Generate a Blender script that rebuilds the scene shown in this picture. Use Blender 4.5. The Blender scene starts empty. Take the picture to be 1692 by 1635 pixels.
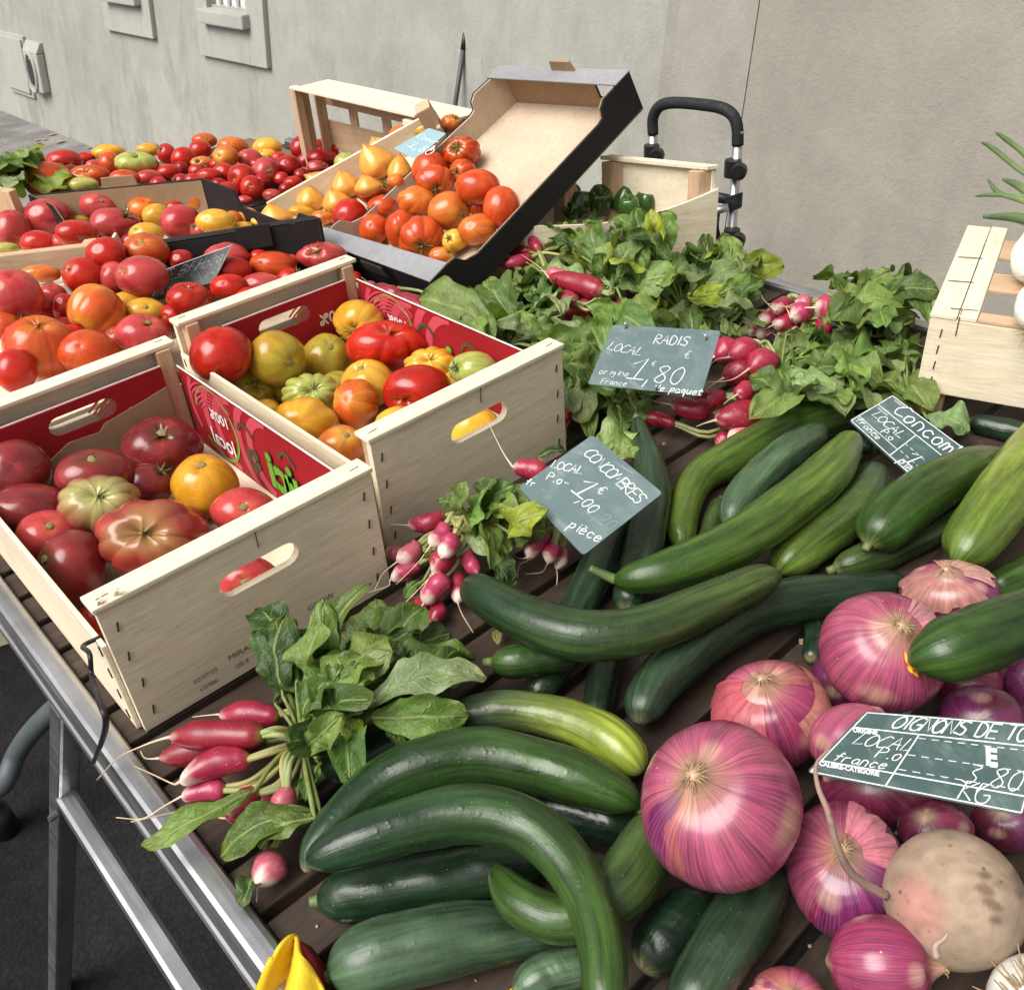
import bpy, bmesh, math, random
import numpy as np
from mathutils import Vector, Matrix
from math import pi, sin, cos, radians

# ------------------------------------------------------------------ camera, sky, sun
sc = bpy.context.scene
COL = sc.collection
CYAW, CPIT, CROLL = 0.6947, 0.6150, -0.0822
CPOS = np.array([-0.1238, -0.7389, 0.7062])
FPX, PW, PH = 1568.23, 1692.0, 1635.0
_fw = np.array([sin(CYAW)*cos(CPIT), cos(CYAW)*cos(CPIT), -sin(CPIT)])
_r0 = np.array([cos(CYAW), -sin(CYAW), 0.0]); _u0 = np.cross(_r0, _fw)
CR = cos(CROLL)*_r0 + sin(CROLL)*_u0
CU = -sin(CROLL)*_r0 + cos(CROLL)*_u0
CF = _fw
cam = bpy.data.cameras.new('camera'); camo = bpy.data.objects.new('camera', cam); COL.objects.link(camo)
cam.sensor_fit = 'HORIZONTAL'; cam.sensor_width = 36.0; cam.lens = 36.0*FPX/PW
cam.clip_start = 0.02; cam.clip_end = 300
camo.matrix_world = Matrix(((CR[0], CU[0], -CF[0], CPOS[0]), (CR[1], CU[1], -CF[1], CPOS[1]), (CR[2], CU[2], -CF[2], CPOS[2]), (0, 0, 0, 1)))
sc.camera = camo

SUN_AZ, SUN_EL = radians(276), radians(54)      # compass-like angle from +Y clockwise
w = bpy.data.worlds.new('World'); sc.world = w; w.use_nodes = True
wn = w.node_tree.nodes; wl = w.node_tree.links
bg = wn['Background']; sky = wn.new('ShaderNodeTexSky'); sky.sky_type = 'NISHITA'; sky.sun_disc = False
sky.sun_elevation = SUN_EL; sky.sun_rotation = SUN_AZ; sky.air_density = 1.0; sky.dust_density = 6.0; sky.ozone_density = 1.0
hs = wn.new('ShaderNodeHueSaturation'); hs.inputs['Saturation'].default_value = .3      # white overcast
wl.new(sky.outputs[0], hs.inputs['Color']); wl.new(hs.outputs[0], bg.inputs[0]); bg.inputs[1].default_value = 0.06
sl = bpy.data.lights.new('sun', 'SUN'); so = bpy.data.objects.new('sun', sl); COL.objects.link(so)
sl.energy = 1.5; sl.angle = radians(44); sl.color = (1.0, 0.97, 0.92)
sd = Vector((sin(SUN_AZ)*cos(SUN_EL), cos(SUN_AZ)*cos(SUN_EL), sin(SUN_EL)))
so.rotation_euler = sd.to_track_quat('Z', 'Y').to_euler()
sc.view_settings.view_transform = 'Standard'; sc.view_settings.look = 'None'
sc.view_settings.exposure = 1.22; sc.view_settings.gamma = 1.0
sc.render.engine = 'CYCLES'
sc.cycles.max_bounces = 6; sc.cycles.diffuse_bounces = 3; sc.cycles.glossy_bounces = 3; sc.cycles.transmission_bounces = 3
try: sc.cycles.use_denoising = True
except Exception: pass

# ------------------------------------------------------------------ helpers: rays from measured picture points to the place
UPV = np.array([0, 0, 1.])
def V3(p): return np.array(p, float)
def nrm(v): v = np.asarray(v, float); return v/(np.linalg.norm(v)+1e-12)
def ray(px, py): return CF + CR*(px-PW/2)/FPX - CU*(py-PH/2)/FPX
def Z(px, py, z): d = ray(px, py); return CPOS + d*(z-CPOS[2])/d[2]
def X(px, py, x): d = ray(px, py); return CPOS + d*(x-CPOS[0])/d[0]
def Y(px, py, y): d = ray(px, py); return CPOS + d*(y-CPOS[1])/d[1]
def PL(px, py, P, n): d = ray(px, py); return CPOS + d*np.dot(P-CPOS, n)/np.dot(d, n)
def dep(P): return float(np.dot(P-CPOS, CF))
def lframe(c):                          # right, up, forward as seen along the sight line to c
    f = nrm(V3(c)-CPOS); r = nrm(CR-f*(CR@f)); return r, np.cross(r, f), f
def pxm(P): return dep(P)/FPX          # metres per picture pixel at P

# ------------------------------------------------------------------ helpers: objects
def tag(o, label=None, cat=None, group=None, kind=None):
    if label: o['label'] = label
    if cat: o['category'] = cat
    if group: o['group'] = group
    if kind: o['kind'] = kind
    return o
def empty(name, loc, label=None, cat=None, group=None):
    o = bpy.data.objects.new(name, None); COL.objects.link(o); o.location = Vector(loc); o.empty_display_size = .05
    return tag(o, label, cat, group)
def wpos(o):
    p = Vector((0, 0, 0))
    while o is not None: p += o.location; o = o.parent
    return np.array(p)
def mesh_obj(name, verts, faces, mat, parent=None, col=None, tc=None, smooth=True, origin=None):
    """verts in world space; the object's origin goes to `origin` (default: lowest point of the middle)"""
    verts = np.asarray(verts, float)
    if origin is None:
        origin = (verts.min(0)+verts.max(0))/2; origin[2] = verts[:, 2].min()
    me = bpy.data.meshes.new(name)
    me.from_pydata((verts-origin).tolist(), [], faces)
    if smooth: me.polygons.foreach_set('use_smooth', [True]*len(me.polygons))
    if col is not None:
        a = me.color_attributes.new('Col', 'FLOAT_COLOR', 'POINT')
        c = np.ones((len(verts), 4)); c[:, :3] = col; a.data.foreach_set('color', c.ravel())
    if tc is not None:
        a = me.attributes.new('tc', 'FLOAT_VECTOR', 'POINT'); a.data.foreach_set('vector', np.asarray(tc, float).ravel())
    me.update()
    me.materials.append(mat)
    o = bpy.data.objects.new(name, me); COL.objects.link(o)
    if parent is not None:
        o.parent = parent; o.location = Vector(origin - wpos(parent))
    else: o.location = Vector(origin)
    return o
class MB:
    """collects boards, tubes and plates for one mesh"""
    def __init__(s): s.v = []; s.f = []; s.t = []; s.c = []; s.lf = []
    def add(s, v, f, t=None, c=(1, 1, 1)):
        k = sum(len(a) for a in s.v); v = np.asarray(v, float); s.v.append(v); s.f += [[i+k for i in q] for q in f]; s.lf.append([list(q) for q in f])
        s.t.append(np.zeros((len(v), 3)) if t is None else np.asarray(t, float))
        c = np.asarray(c, float); s.c.append(np.tile(c, (len(v), 1)) if c.ndim == 1 else c)
    def build(s, name, mat, parent=None, smooth=False, origin=None):
        return mesh_obj(name, np.vstack(s.v), s.f, mat, parent, np.vstack(s.c), np.vstack(s.t), smooth, origin)
    def build_each(s, name, mat, parent):
        for v, f, t, c in zip(s.v, s.lf, s.t, s.c): mesh_obj(name, v, f, mat, parent, c, t, False)
    def hexa(s, P, bev=0.0015, c=(1, 1, 1), grain=None):
        """eight corners: bottom ring 0-3, top ring 4-7; grain runs along the longest edge"""
        P = np.asarray(P, float)
        bm = bmesh.new(); vs = [bm.verts.new(p) for p in P]
        for q in ((0, 3, 2, 1), (4, 5, 6, 7), (0, 1, 5, 4), (1, 2, 6, 5), (2, 3, 7, 6), (3, 0, 4, 7)): bm.faces.new([vs[i] for i in q])
        if bev > 0: bmesh.ops.bevel(bm, geom=bm.edges[:], offset=bev, segments=2, profile=.6, affect='EDGES', clamp_overlap=True)
        bmesh.ops.recalc_face_normals(bm, faces=bm.faces[:])
        bm.verts.index_update()
        v = np.array([q.co[:] for q in bm.verts]); f = [[q.index for q in a.verts] for a in bm.faces]; bm.free()
        ax = [P[1]-P[0], P[3]-P[0], P[4]-P[0]]
        if grain is None: ax.sort(key=lambda a: -np.linalg.norm(a))
        else: ax = [ax[grain]]+[a for i, a in enumerate(ax) if i != grain]
        r = random.uniform(0, 9)
        t = np.stack([v@nrm(ax[0])+r, v@nrm(ax[1])+r*.7, v@nrm(ax[2])], 1)
        s.add(v, f, t, c)
    def box(s, o, a, b, h, bev=.0015, c=(1, 1, 1), grain=None):
        o, a, b, h = map(V3, (o, a, b, h))
        s.hexa([o, o+a, o+a+b, o+b, o+h, o+a+h, o+a+b+h, o+b+h], bev, c, grain)
    def quad(s, p0, p1, p2, p3, th, bev=.0012, c=(1, 1, 1), grain=None):
        """board with face p0..p3 and thickness th along the face normal"""
        p0, p1, p2, p3 = map(V3, (p0, p1, p2, p3)); n = nrm(np.cross(p1-p0, p3-p0))*th
        s.hexa([p0, p1, p2, p3, p0+n, p1+n, p2+n, p3+n], bev, c, grain)
    def tube(s, pts, rad, n=8, c=(1, 1, 1), cap=True, flat=1.0):
        pts = np.asarray(pts, float); m = len(pts); rad = np.broadcast_to(np.asarray(rad, float), (m,))
        v, t = sweep(pts, rad, n, flat)
        f = [[i*n+j, i*n+(j+1) % n, (i+1)*n+(j+1) % n, (i+1)*n+j] for i in range(m-1) for j in range(n)]
        if cap: f += [list(range(n))[::-1], [(m-1)*n+j for j in range(n)]]
        c = np.asarray(c, float)
        if c.ndim == 2: c = np.repeat(c, n, 0)
        s.add(v, f, t, c)
    def plate(s, loops, o, ex, ey, th, c=(1, 1, 1), gr=0):
        """flat plate with holes: loops in 2-D (first is the outline), laid on axes ex, ey at o, thickness along the normal"""
        o, ex, ey = map(V3, (o, ex, ey)); n = nrm(np.cross(ex, ey))
        bm = bmesh.new(); es = []
        for L in loops:
            vs = [bm.verts.new((x, y, 0)) for x, y in L]
            es += [bm.edges.new((vs[i], vs[(i+1) % len(vs)])) for i in range(len(vs))]
        bmesh.ops.triangle_fill(bm, use_beauty=True, use_dissolve=False, edges=es)
        r = bmesh.ops.extrude_face_region(bm, geom=bm.faces[:])
        for q in r['geom']:
            if isinstance(q, bmesh.types.BMVert): q.co.z += th
        bmesh.ops.recalc_face_normals(bm, faces=bm.faces[:]); bm.verts.index_update()
        q = np.array([a.co[:] for a in bm.verts]); f = [[a.index for a in b.verts] for b in bm.faces]; bm.free()
        v = o + q[:, :1]*ex + q[:, 1:2]*ey + q[:, 2:]*n
        k = random.uniform(0, 9)
        t = np.stack([q[:, gr]+k, q[:, 1-gr]+k, q[:, 2]], 1)
        s.add(v, f, t, c)
def sweep(pts, rad, n, flat=1.0, up=None):
    m = len(pts); T = np.gradient(pts, axis=0); T /= np.linalg.norm(T, axis=1)[:, None]+1e-12
    u = np.array([0, 0, 1.0]) if up is None else up
    if abs(T[0]@u) > .93: u = np.array([1.0, 0, 0])
    v = np.zeros((m*n, 3)); t = np.zeros((m*n, 3)); a = np.arange(n)*2*pi/n; L = 0
    for i in range(m):
        u = nrm(u-T[i]*(u@T[i])); b = np.cross(T[i], u)
        if i: L += np.linalg.norm(pts[i]-pts[i-1])
        ca, sa = np.cos(a)[:, None], np.sin(a)[:, None]
        rr = rad[i] if np.ndim(rad[i]) else rad[i]
        v[i*n:(i+1)*n] = pts[i] + (b*ca + u*sa*flat)*rr
        t[i*n:(i+1)*n] = np.hstack([ca, sa, np.full((n, 1), L)])
    return v, t
def spline(pts, k):
    """Catmull-Rom through pts, k samples per span (works on rows of any width)"""
    p = np.asarray(pts, float)
    if len(p) < 3: return np.array([p[0]+(p[-1]-p[0])*i/k for i in range(k+1)])
    q = np.vstack([2*p[0]-p[1], p, 2*p[-1]-p[-2]]); out = []
    for i in range(1, len(q)-2):
        for j in range(k):
            t = j/k; a, b, c, d = q[i-1:i+3]
            out.append(.5*(2*b+(c-a)*t+(2*a-5*b+4*c-d)*t*t+(3*b-a-3*c+d)*t**3))
    out.append(p[-1]); return np.array(out)

# ------------------------------------------------------------------ materials
def newmat(name):
    m = bpy.data.materials.new(name); m.use_nodes = True; t = m.node_tree
    return m, t, t.nodes, t.links, t.nodes['Principled BSDF']
def nd(N, kind, **kw):
    n = N.new('ShaderNode'+kind)
    for k, v in kw.items():
        if k.startswith('i_'): n.inputs[k[2:].replace('_', ' ')].default_value = v
        else: setattr(n, k, v)
    return n
def mixc(N, L, fac, a, b, mode='MIX'):
    n = N.new('ShaderNodeMix'); n.data_type = 'RGBA'; n.blend_type = mode
    for s, v in ((n.inputs[0], fac), (n.inputs[6], a), (n.inputs[7], b)):
        if hasattr(v, 'links'): L.new(v, s)
        else: s.default_value = v if not isinstance(v, tuple) or len(v) == 4 else (*v, 1)
    return n.outputs[2]
def math_(N, L, op, a, b=None, c=None):
    n = N.new('ShaderNodeMath'); n.operation = op
    for s, v in zip(n.inputs, (a, b, c)):
        if v is None: continue
        if hasattr(v, 'links'): L.new(v, s)
        else: s.default_value = v
    return n.outputs[0]
def ramp(N, L, fac, stops, interp='LINEAR'):
    n = N.new('ShaderNodeValToRGB'); n.color_ramp.interpolation = interp; e = n.color_ramp.elements
    while len(e) < len(stops): e.new(.5)
    for q, (p, c) in zip(e, stops): q.position = p; q.color = (*c, 1) if isinstance(c, tuple) else (c, c, c, 1)
    L.new(fac, n.inputs[0]); return n.outputs[0]
def attr(N, name): n = N.new('ShaderNodeAttribute'); n.attribute_name = name; return n
def noise(N, L, vec, scale, detail=4, rough=.55, dist=0.0):
    n = nd(N, 'TexNoise'); n.inputs['Scale'].default_value = scale; n.inputs['Detail'].default_value = detail
    n.inputs['Roughness'].default_value = rough; n.inputs['Distortion'].default_value = dist
    if vec is not None: L.new(vec, n.inputs['Vector'])
    return n.outputs[0]
def mapping(N, L, vec, scale, loc=(0, 0, 0)):
    n = nd(N, 'Mapping'); n.inputs['Scale'].default_value = scale; n.inputs['Location'].default_value = loc; L.new(vec, n.inputs['Vector']); return n.outputs[0]
def bump(N, L, B, h, strength, dist):
    n = nd(N, 'Bump'); n.inputs['Strength'].default_value = strength; n.inputs['Distance'].default_value = dist
    L.new(h, n.inputs['Height']); L.new(n.outputs[0], B.inputs['Normal']); return n
def setb(B, **k):
    for a, v in k.items(): B.inputs[a.replace('_', ' ')].default_value = v
def objvec(N): return nd(N, 'TexCoord').outputs['Object']
def per_object(N, L, amt):
    """offset vector that differs from object to object"""
    oi = nd(N, 'ObjectInfo'); return math_(N, L, 'MULTIPLY', oi.outputs['Random'], amt)
def shifted(N, L, vec, amt=37.0):
    n = nd(N, 'VectorMath', operation='ADD'); L.new(vec, n.inputs[0]); L.new(per_object(N, L, amt), n.inputs[1]); return n.outputs[0]

def m_skin(name, rough=.22, coat=.25, tcscale=(3, 3, 3), lo=.72, hi=1.18, bstr=.12, bdist=.002, speck=None, spec=.5, sss=0.0, fine=60, veins=0, warts=0):
    """fruit or vegetable skin: colour from the mesh, streaks along the fruit, specks, fine bump"""
    m, t, N, L, B = newmat(name)
    c = attr(N, 'Col').outputs['Color']; tc = shifted(N, L, attr(N, 'tc').outputs['Vector'])
    n1 = noise(N, L, mapping(N, L, tc, tcscale), 1.0, 5, .6, .3)
    f = ramp(N, L, n1, [(.28, lo), (.5, 1.0), (.74, hi)])
    c2 = mixc(N, L, 1.0, c, f, 'MULTIPLY')
    ov = shifted(N, L, objvec(N)); n2 = noise(N, L, ov, fine, 3, .6)
    c3 = mixc(N, L, .35, c2, mixc(N, L, 1.0, c2, ramp(N, L, n2, [(.35, .75), (.65, 1.25)]), 'MULTIPLY'))
    if speck:
        vo = nd(N, 'TexVoronoi'); vo.inputs['Scale'].default_value = speck[1]; L.new(ov, vo.inputs['Vector'])
        d = ramp(N, L, vo.outputs['Distance'], [(0, 1.0), (speck[2], 1.0), (speck[2]*1.6, 0.0)])
        gate = ramp(N, L, noise(N, L, ov, speck[1]*.35, 2), [(.5, 0.0), (.6, 1.0)])
        c3 = mixc(N, L, math_(N, L, 'MULTIPLY', d, gate), c3, speck[0])
    if veins:
        sx = nd(N, 'SeparateXYZ'); L.new(attr(N, 'tc').outputs['Vector'], sx.inputs[0])
        an = math_(N, L, 'ARCTAN2', sx.outputs[1], sx.outputs[0]); wb = math_(N, L, 'MULTIPLY', noise(N, L, mapping(N, L, tc, (2.5, 2.5, 2.2)), 1.0, 3), 5.0)
        l1 = math_(N, L, 'SINE', math_(N, L, 'MULTIPLY_ADD', an, float(veins), wb))
        l2 = math_(N, L, 'SINE', math_(N, L, 'MULTIPLY_ADD', an, float(veins*2+9), math_(N, L, 'MULTIPLY', wb, 1.7)))
        dk = ramp(N, L, l1, [(.74, 0.0), (.98, .24)]); li = ramp(N, L, l2, [(.74, 0.0), (.99, .20)])
        gt = ramp(N, L, noise(N, L, mapping(N, L, tc, (4, 4, 3)), 1.0, 3), [(.38, .15), (.6, 1.0)])
        c3 = mixc(N, L, math_(N, L, 'MULTIPLY', dk, gt), c3, mixc(N, L, 1.0, c3, (.5, .3, .42), 'MULTIPLY'))
        c3 = mixc(N, L, math_(N, L, 'MULTIPLY', li, gt), c3, (.62, .36, .34))
    L.new(c3, B.inputs['Base Color'])
    rr = ramp(N, L, noise(N, L, ov, fine*.4, 3), [(.3, rough*.8), (.7, min(1, rough*1.5))]); L.new(rr, B.inputs['Roughness'])
    setb(B, Coat_Weight=coat, Coat_Roughness=.12, Specular_IOR_Level=spec)
    if sss: setb(B, Subsurface_Weight=sss, Subsurface_Radius=(.02, .008, .004), Subsurface_Scale=.5)
    hgt = mixc(N, L, .5, n1, n2)
    if warts:
        vw = nd(N, 'TexVoronoi'); vw.inputs['Scale'].default_value = warts; L.new(ov, vw.inputs['Vector'])
        hgt = mixc(N, L, .22, hgt, ramp(N, L, vw.outputs['Distance'], [(.0, 1.0), (.28, .25), (.6, .2)]))
    bump(N, L, B, hgt, bstr, bdist)
    return m
def m_plain(name, col, rough=.5, metal=0.0, vary=.15, scale=30, bstr=.1, bdist=.001, spec=.5, stretch=(1, 1, 1)):
    m, t, N, L, B = newmat(name)
    ov = mapping(N, L, objvec(N), stretch); n = noise(N, L, ov, scale, 6, .65)
    f = ramp(N, L, n, [(.25, 1-vary), (.75, 1+vary)])
    L.new(mixc(N, L, 1.0, (*col, 1), f, 'MULTIPLY'), B.inputs['Base Color'])
    L.new(ramp(N, L, noise(N, L, ov, scale*.5, 4), [(.3, rough*.8), (.7, min(1, rough*1.25))]), B.inputs['Roughness'])
    setb(B, Metallic=metal, Specular_IOR_Level=spec); bump(N, L, B, n, bstr, bdist)
    return m
def m_wood(name, a, b, dark=.0, rough=.65, grain=1.0):
    m, t, N, L, B = newmat(name)
    tc = shifted(N, L, attr(N, 'tc').outputs['Vector'], 11.0)
    g = noise(N, L, mapping(N, L, tc, (6*grain, 70*grain, 70*grain)), 1.0, 6, .6, .8)
    g2 = noise(N, L, mapping(N, L, tc, (25, 500, 500)), 1.0, 3, .6)
    c = mixc(N, L, ramp(N, L, g, [(.3, 0.0), (.72, 1.0)]), a, b)
    bands = ramp(N, L, noise(N, L, mapping(N, L, tc, (3.0, 26, 26), (3, 1, 2)), 1.0, 2, .5, 1.5), [(.5, 0.0), (.56, .55), (.6, 0.0), (.66, .4), (.7, 0.0)])
    c = mixc(N, L, math_(N, L, 'MULTIPLY', bands, .35+dark), c, tuple(x*.55 for x in b))
    c = mixc(N, L, 1.0, c, ramp(N, L, g2, [(.3, .86), (.7, 1.1)]), 'MULTIPLY')
    ov = objvec(N); st = ramp(N, L, noise(N, L, ov, 9, 5, .7), [(.53, 0.0), (.80, .6)])
    c = mixc(N, L, st, c, mixc(N, L, .5, c, (.30, .22, .15)))
    L.new(mixc(N, L, 1.0, c, attr(N, 'Col').outputs['Color'], 'MULTIPLY'), B.inputs['Base Color'])
    setb(B, Roughness=rough, Specular_IOR_Level=.3); bump(N, L, B, mixc(N, L, .5, g, g2), .25, .0012)
    return m
def m_leaf():
    m, t, N, L, B = newmat('leaf_blade')
    c = attr(N, 'Col').outputs['Color']; tc = attr(N, 'tc').outputs['Vector']
    sx = nd(N, 'SeparateXYZ'); L.new(tc, sx.inputs[0]); u, v, s = sx.outputs
    av = math_(N, L, 'ABSOLUTE', v)
    wob = math_(N, L, 'MULTIPLY', noise(N, L, mapping(N, L, tc, (6, 6, 1)), 1.0, 2), .5)
    ph = math_(N, L, 'ADD', math_(N, L, 'SUBTRACT', math_(N, L, 'MULTIPLY', u, 6.5), math_(N, L, 'MULTIPLY', av, 1.7)), wob)
    fr = math_(N, L, 'FRACT', ph)
    sv = ramp(N, L, fr, [(.40, 0.0), (.5, 1.0), (.60, 0.0)])
    sv = math_(N, L, 'MULTIPLY', sv, ramp(N, L, av, [(.0, .9), (.95, .1)]))
    mid = ramp(N, L, av, [(.0, 1.0), (.05, .8), (.11, 0.0)])
    vein = math_(N, L, 'MAXIMUM', sv, mid)
    ov = objvec(N); n1 = noise(N, L, ov, 45, 4, .6); n2 = noise(N, L, ov, 260, 3, .6)
    c = mixc(N, L, 1.0, c, ramp(N, L, n1, [(.3, .72), (.7, 1.25)]), 'MULTIPLY')
    c = mixc(N, L, math_(N, L, 'MULTIPLY', vein, .5), c, (.36, .44, .16))
    hole = ramp(N, L, noise(N, L, ov, 60, 2), [(.69, 0.0), (.73, .7)])
    c = mixc(N, L, hole, c, (.10, .10, .03))
    L.new(c, B.inputs['Base Color']); setb(B, Roughness=.42, Specular_IOR_Level=.4)
    h = mixc(N, L, .5, mixc(N, L, .5, n1, n2), vein, 'SUBTRACT')
    b = bump(N, L, B, h, .8, .003)
    tr = nd(N, 'BsdfTranslucent'); L.new(mixc(N, L, 1.0, c, (1.3, 1.5, .5), 'MULTIPLY'), tr.inputs['Color'])
    mx = nd(N, 'MixShader'); mx.inputs[0].default_value = .22
    L.new(B.outputs[0], mx.inputs[1]); L.new(tr.outputs[0], mx.inputs[2])
    L.new(mx.outputs[0], N['Material Output'].inputs['Surface'])
    return m
def m_plaster(name, base, dirt=1.0):
    m, t, N, L, B = newmat(name)
    g = nd(N, 'NewGeometry').outputs['Position']
    big = noise(N, L, g, .9, 5, .6); med = noise(N, L, g, 7, 6, .65); fine = noise(N, L, g, 70, 5, .65)
    c = mixc(N, L, 1.0, base, ramp(N, L, big, [(.3, .86), (.7, 1.10)]), 'MULTIPLY')
    c = mixc(N, L, 1.0, c, ramp(N, L, med, [(.3, .9), (.7, 1.07)]), 'MULTIPLY'); c = mixc(N, L, 1.0, c, ramp(N, L, fine, [(.3, .96), (.7, 1.04)]), 'MULTIPLY')
    stv = mapping(N, L, g, (3.2, 3.2, 1.1)); streak = ramp(N, L, noise(N, L, stv, 1.7, 7, .72, .4), [(.50, 0.0), (.70, 1.0)])
    sz = nd(N, 'SeparateXYZ'); L.new(g, sz.inputs[0])
    low = ramp(N, L, math_(N, L, 'MULTIPLY_ADD', sz.outputs[2], .55, .47), [(.05, 1.0), (.75, .12)])
    c = mixc(N, L, math_(N, L, 'MULTIPLY', math_(N, L, 'MULTIPLY', streak, low), .62*dirt), c, tuple(x*.36 for x in base))
    spots = ramp(N, L, noise(N, L, mapping(N, L, g, (9, 9, 3)), 2.0, 4, .7), [(.66, 0.0), (.74, .55)])
    c = mixc(N, L, math_(N, L, 'MULTIPLY', spots, .6*dirt), c, tuple(x*.4 for x in base))
    L.new(c, B.inputs['Base Color']); setb(B, Roughness=.85, Specular_IOR_Level=.25)
    fine2 = noise(N, L, g, 150, 4, .7); bump(N, L, B, mixc(N, L, .35, mixc(N, L, .6, med, fine), fine2), .42, .011)
    return m
def m_ground(name, base, rough=.9, agg=180, bstr=.8, lo=.55, hi=1.5):
    m, t, N, L, B = newmat(name)
    g = nd(N, 'NewGeometry').outputs['Position']
    vo = nd(N, 'TexVoronoi'); vo.inputs['Scale'].default_value = agg; L.new(g, vo.inputs['Vector'])
    n1 = noise(N, L, g, 3, 6, .7); n2 = noise(N, L, g, 60, 4, .7)
    c = mixc(N, L, 1.0, base, ramp(N, L, n1, [(.3, lo), (.7, hi)]), 'MULTIPLY')
    c = mixc(N, L, ramp(N, L, n2, [(.62, 0.0), (.72, .5)]), c, tuple(x*2.6 for x in base))
    c = mixc(N, L, 1.0, c, ramp(N, L, vo.outputs['Distance'], [(.0, 1.2), (.6, .6)]), 'MULTIPLY')
    L.new(c, B.inputs['Base Color']); setb(B, Roughness=rough, Specular_IOR_Level=.3)
    bump(N, L, B, mixc(N, L, .72, vo.outputs['Distance'], noise(N, L, g, 110, 6, .75)), bstr, .008)
    return m
def m_metal():
    m, t, N, L, B = newmat('brushed_aluminium')
    ov = objvec(N); n = noise(N, L, mapping(N, L, ov, (60, 1.5, 60)), 3.0, 5, .6); n2 = noise(N, L, ov, 14, 5, .6)
    L.new(mixc(N, L, 1.0, (.55, .55, .56), ramp(N, L, n2, [(.3, .72), (.7, 1.12)]), 'MULTIPLY'), B.inputs['Base Color'])
    L.new(ramp(N, L, n, [(.3, .30), (.7, .46)]), B.inputs['Roughness']); setb(B, Metallic=1.0)
    bump(N, L, B, n, .12, .0006); return m
def m_card(name, col):
    m, t, N, L, B = newmat(name)
    ov = objvec(N); n = noise(N, L, ov, 22, 5, .65, .6); n2 = noise(N, L, ov, 150, 4, .6)
    c = mixc(N, L, ramp(N, L, n, [(.46, 0.0), (.75, .30)]), col, (.34, .40, .39))
    c = mixc(N, L, ramp(N, L, noise(N, L, mapping(N, L, ov, (40, 9, 30)), 3, 4), [(.6, 0.0), (.72, .25)]), c, (.4, .45, .44))
    L.new(c, B.inputs['Base Color']); L.new(ramp(N, L, n2, [(.3, .42), (.7, .6)]), B.inputs['Roughness']); return m
def m_cardboard(name, col, ribbed=True):
    m, t, N, L, B = newmat(name)
    tc = attr(N, 'tc').outputs['Vector']; wv = nd(N, 'TexWave'); wv.inputs['Scale'].default_value = 55; wv.inputs['Distortion'].default_value = .3
    L.new(tc, wv.inputs['Vector']); ov = objvec(N); n = noise(N, L, ov, 90, 4, .7); n2 = noise(N, L, ov, 6, 4)
    c = mixc(N, L, 1.0, col, ramp(N, L, n2, [(.3, .85), (.7, 1.12)]), 'MULTIPLY')
    c = mixc(N, L, 1.0, c, ramp(N, L, n, [(.3, .9), (.7, 1.08)]), 'MULTIPLY')
    if ribbed: c = mixc(N, L, .12, c, mixc(N, L, 1.0, c, wv.outputs['Color'], 'MULTIPLY'))
    L.new(mixc(N, L, 1.0, c, attr(N, 'Col').outputs['Color'], 'MULTIPLY'), B.inputs['Base Color']); setb(B, Roughness=.7, Specular_IOR_Level=.3)
    bump(N, L, B, wv.outputs['Fac'] if ribbed else n, .25, .001); return m
M = {}
M['tomato'] = m_skin('tomato_skin', .17, .12, (2.2, 2.2, 1.2), .8, 1.2, .06, .003, ((.60, .40, .18, 1), 330, .05), spec=.38)
M['cuke'] = m_skin('cucumber_skin', .27, .06, (3.4, 3.4, 11), .42, 1.75, .45, .003, ((.30, .35, .18, 1), 230, .06), fine=75, spec=.42, warts=120)
M['onion'] = m_skin('onion_skin', .24, .15, (9, 9, .9), .55, 1.4, .3, .002, ((.50, .32, .24, 1), 70, .04), fine=50, veins=41)
M['radish'] = m_skin('radish_skin', .36, .2, (2.5, 2.5, 22), .78, 1.18, .25, .0015, ((.8, .5, .5, 1), 300, .10), sss=.03)
M['root'] = m_skin('root_skin', .75, 0, (3, 3, 5), .75, 1.2, .4, .002, ((.16, .10, .06, 1), 120, .14))
M['white'] = m_skin('white_onion_skin', .3, .2, (8, 8, 1), .9, 1.06, .12, .001)
M['pepper'] = m_skin('pepper_skin', .16, .4, (2, 2, 2), .8, 1.2, .05, .002)
M['stem'] = m_skin('green_stem', .5, 0, (4, 4, 30), .75, 1.25, .4, .001)
M['leaf'] = m_leaf()
M['ply'] = m_wood('poplar_plywood', (.80, .71, .55), (.74, .62, .43))
M['pine'] = m_wood('rough_pine', (.60, .42, .27), (.50, .32, .19), .15)
M['slat'] = m_wood('stained_slat', (.066, .045, .033), (.030, .020, .015), .1, .6)
M['alu'] = m_metal()
M['black'] = m_plain('black_plastic', (.012, .012, .013), .45)
M['foam'] = m_plain('black_foam', (.010, .010, .012), .75, 0, .2, 200, .3)
M['steel'] = m_plain('grey_painted_steel', (.10, .12, .125), .42, .3)
M['wire'] = m_plain('staple_wire', (.06, .05, .045), .5, .6)
M['ink'] = m_plain('stamp_ink', (.16, .11, .08), .9, 0, .5, 500)
M['kraft'] = m_cardboard('kraft_cardboard', (.58, .45, .325))
M['kraftdark'] = m_cardboard('plain_kraft', (.33, .22, .13), False)
M['blackboard'] = m_cardboard('black_printed_cardboard', (.014, .012, .013), False)
M['greyfold'] = m_cardboard('worn_black_fold', (.25, .25, .26), False)
M['linered'] = m_cardboard('red_printed_cardboard', (.30, .007, .013), False)
M['linepink'] = m_plain('pink_print', (.52, .06, .09), .6)
M['linegreen'] = m_plain('green_print', (.14, .36, .03), .6)
M['linedark'] = m_plain('dark_green_print', (.07, .06, .02), .6)
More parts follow.
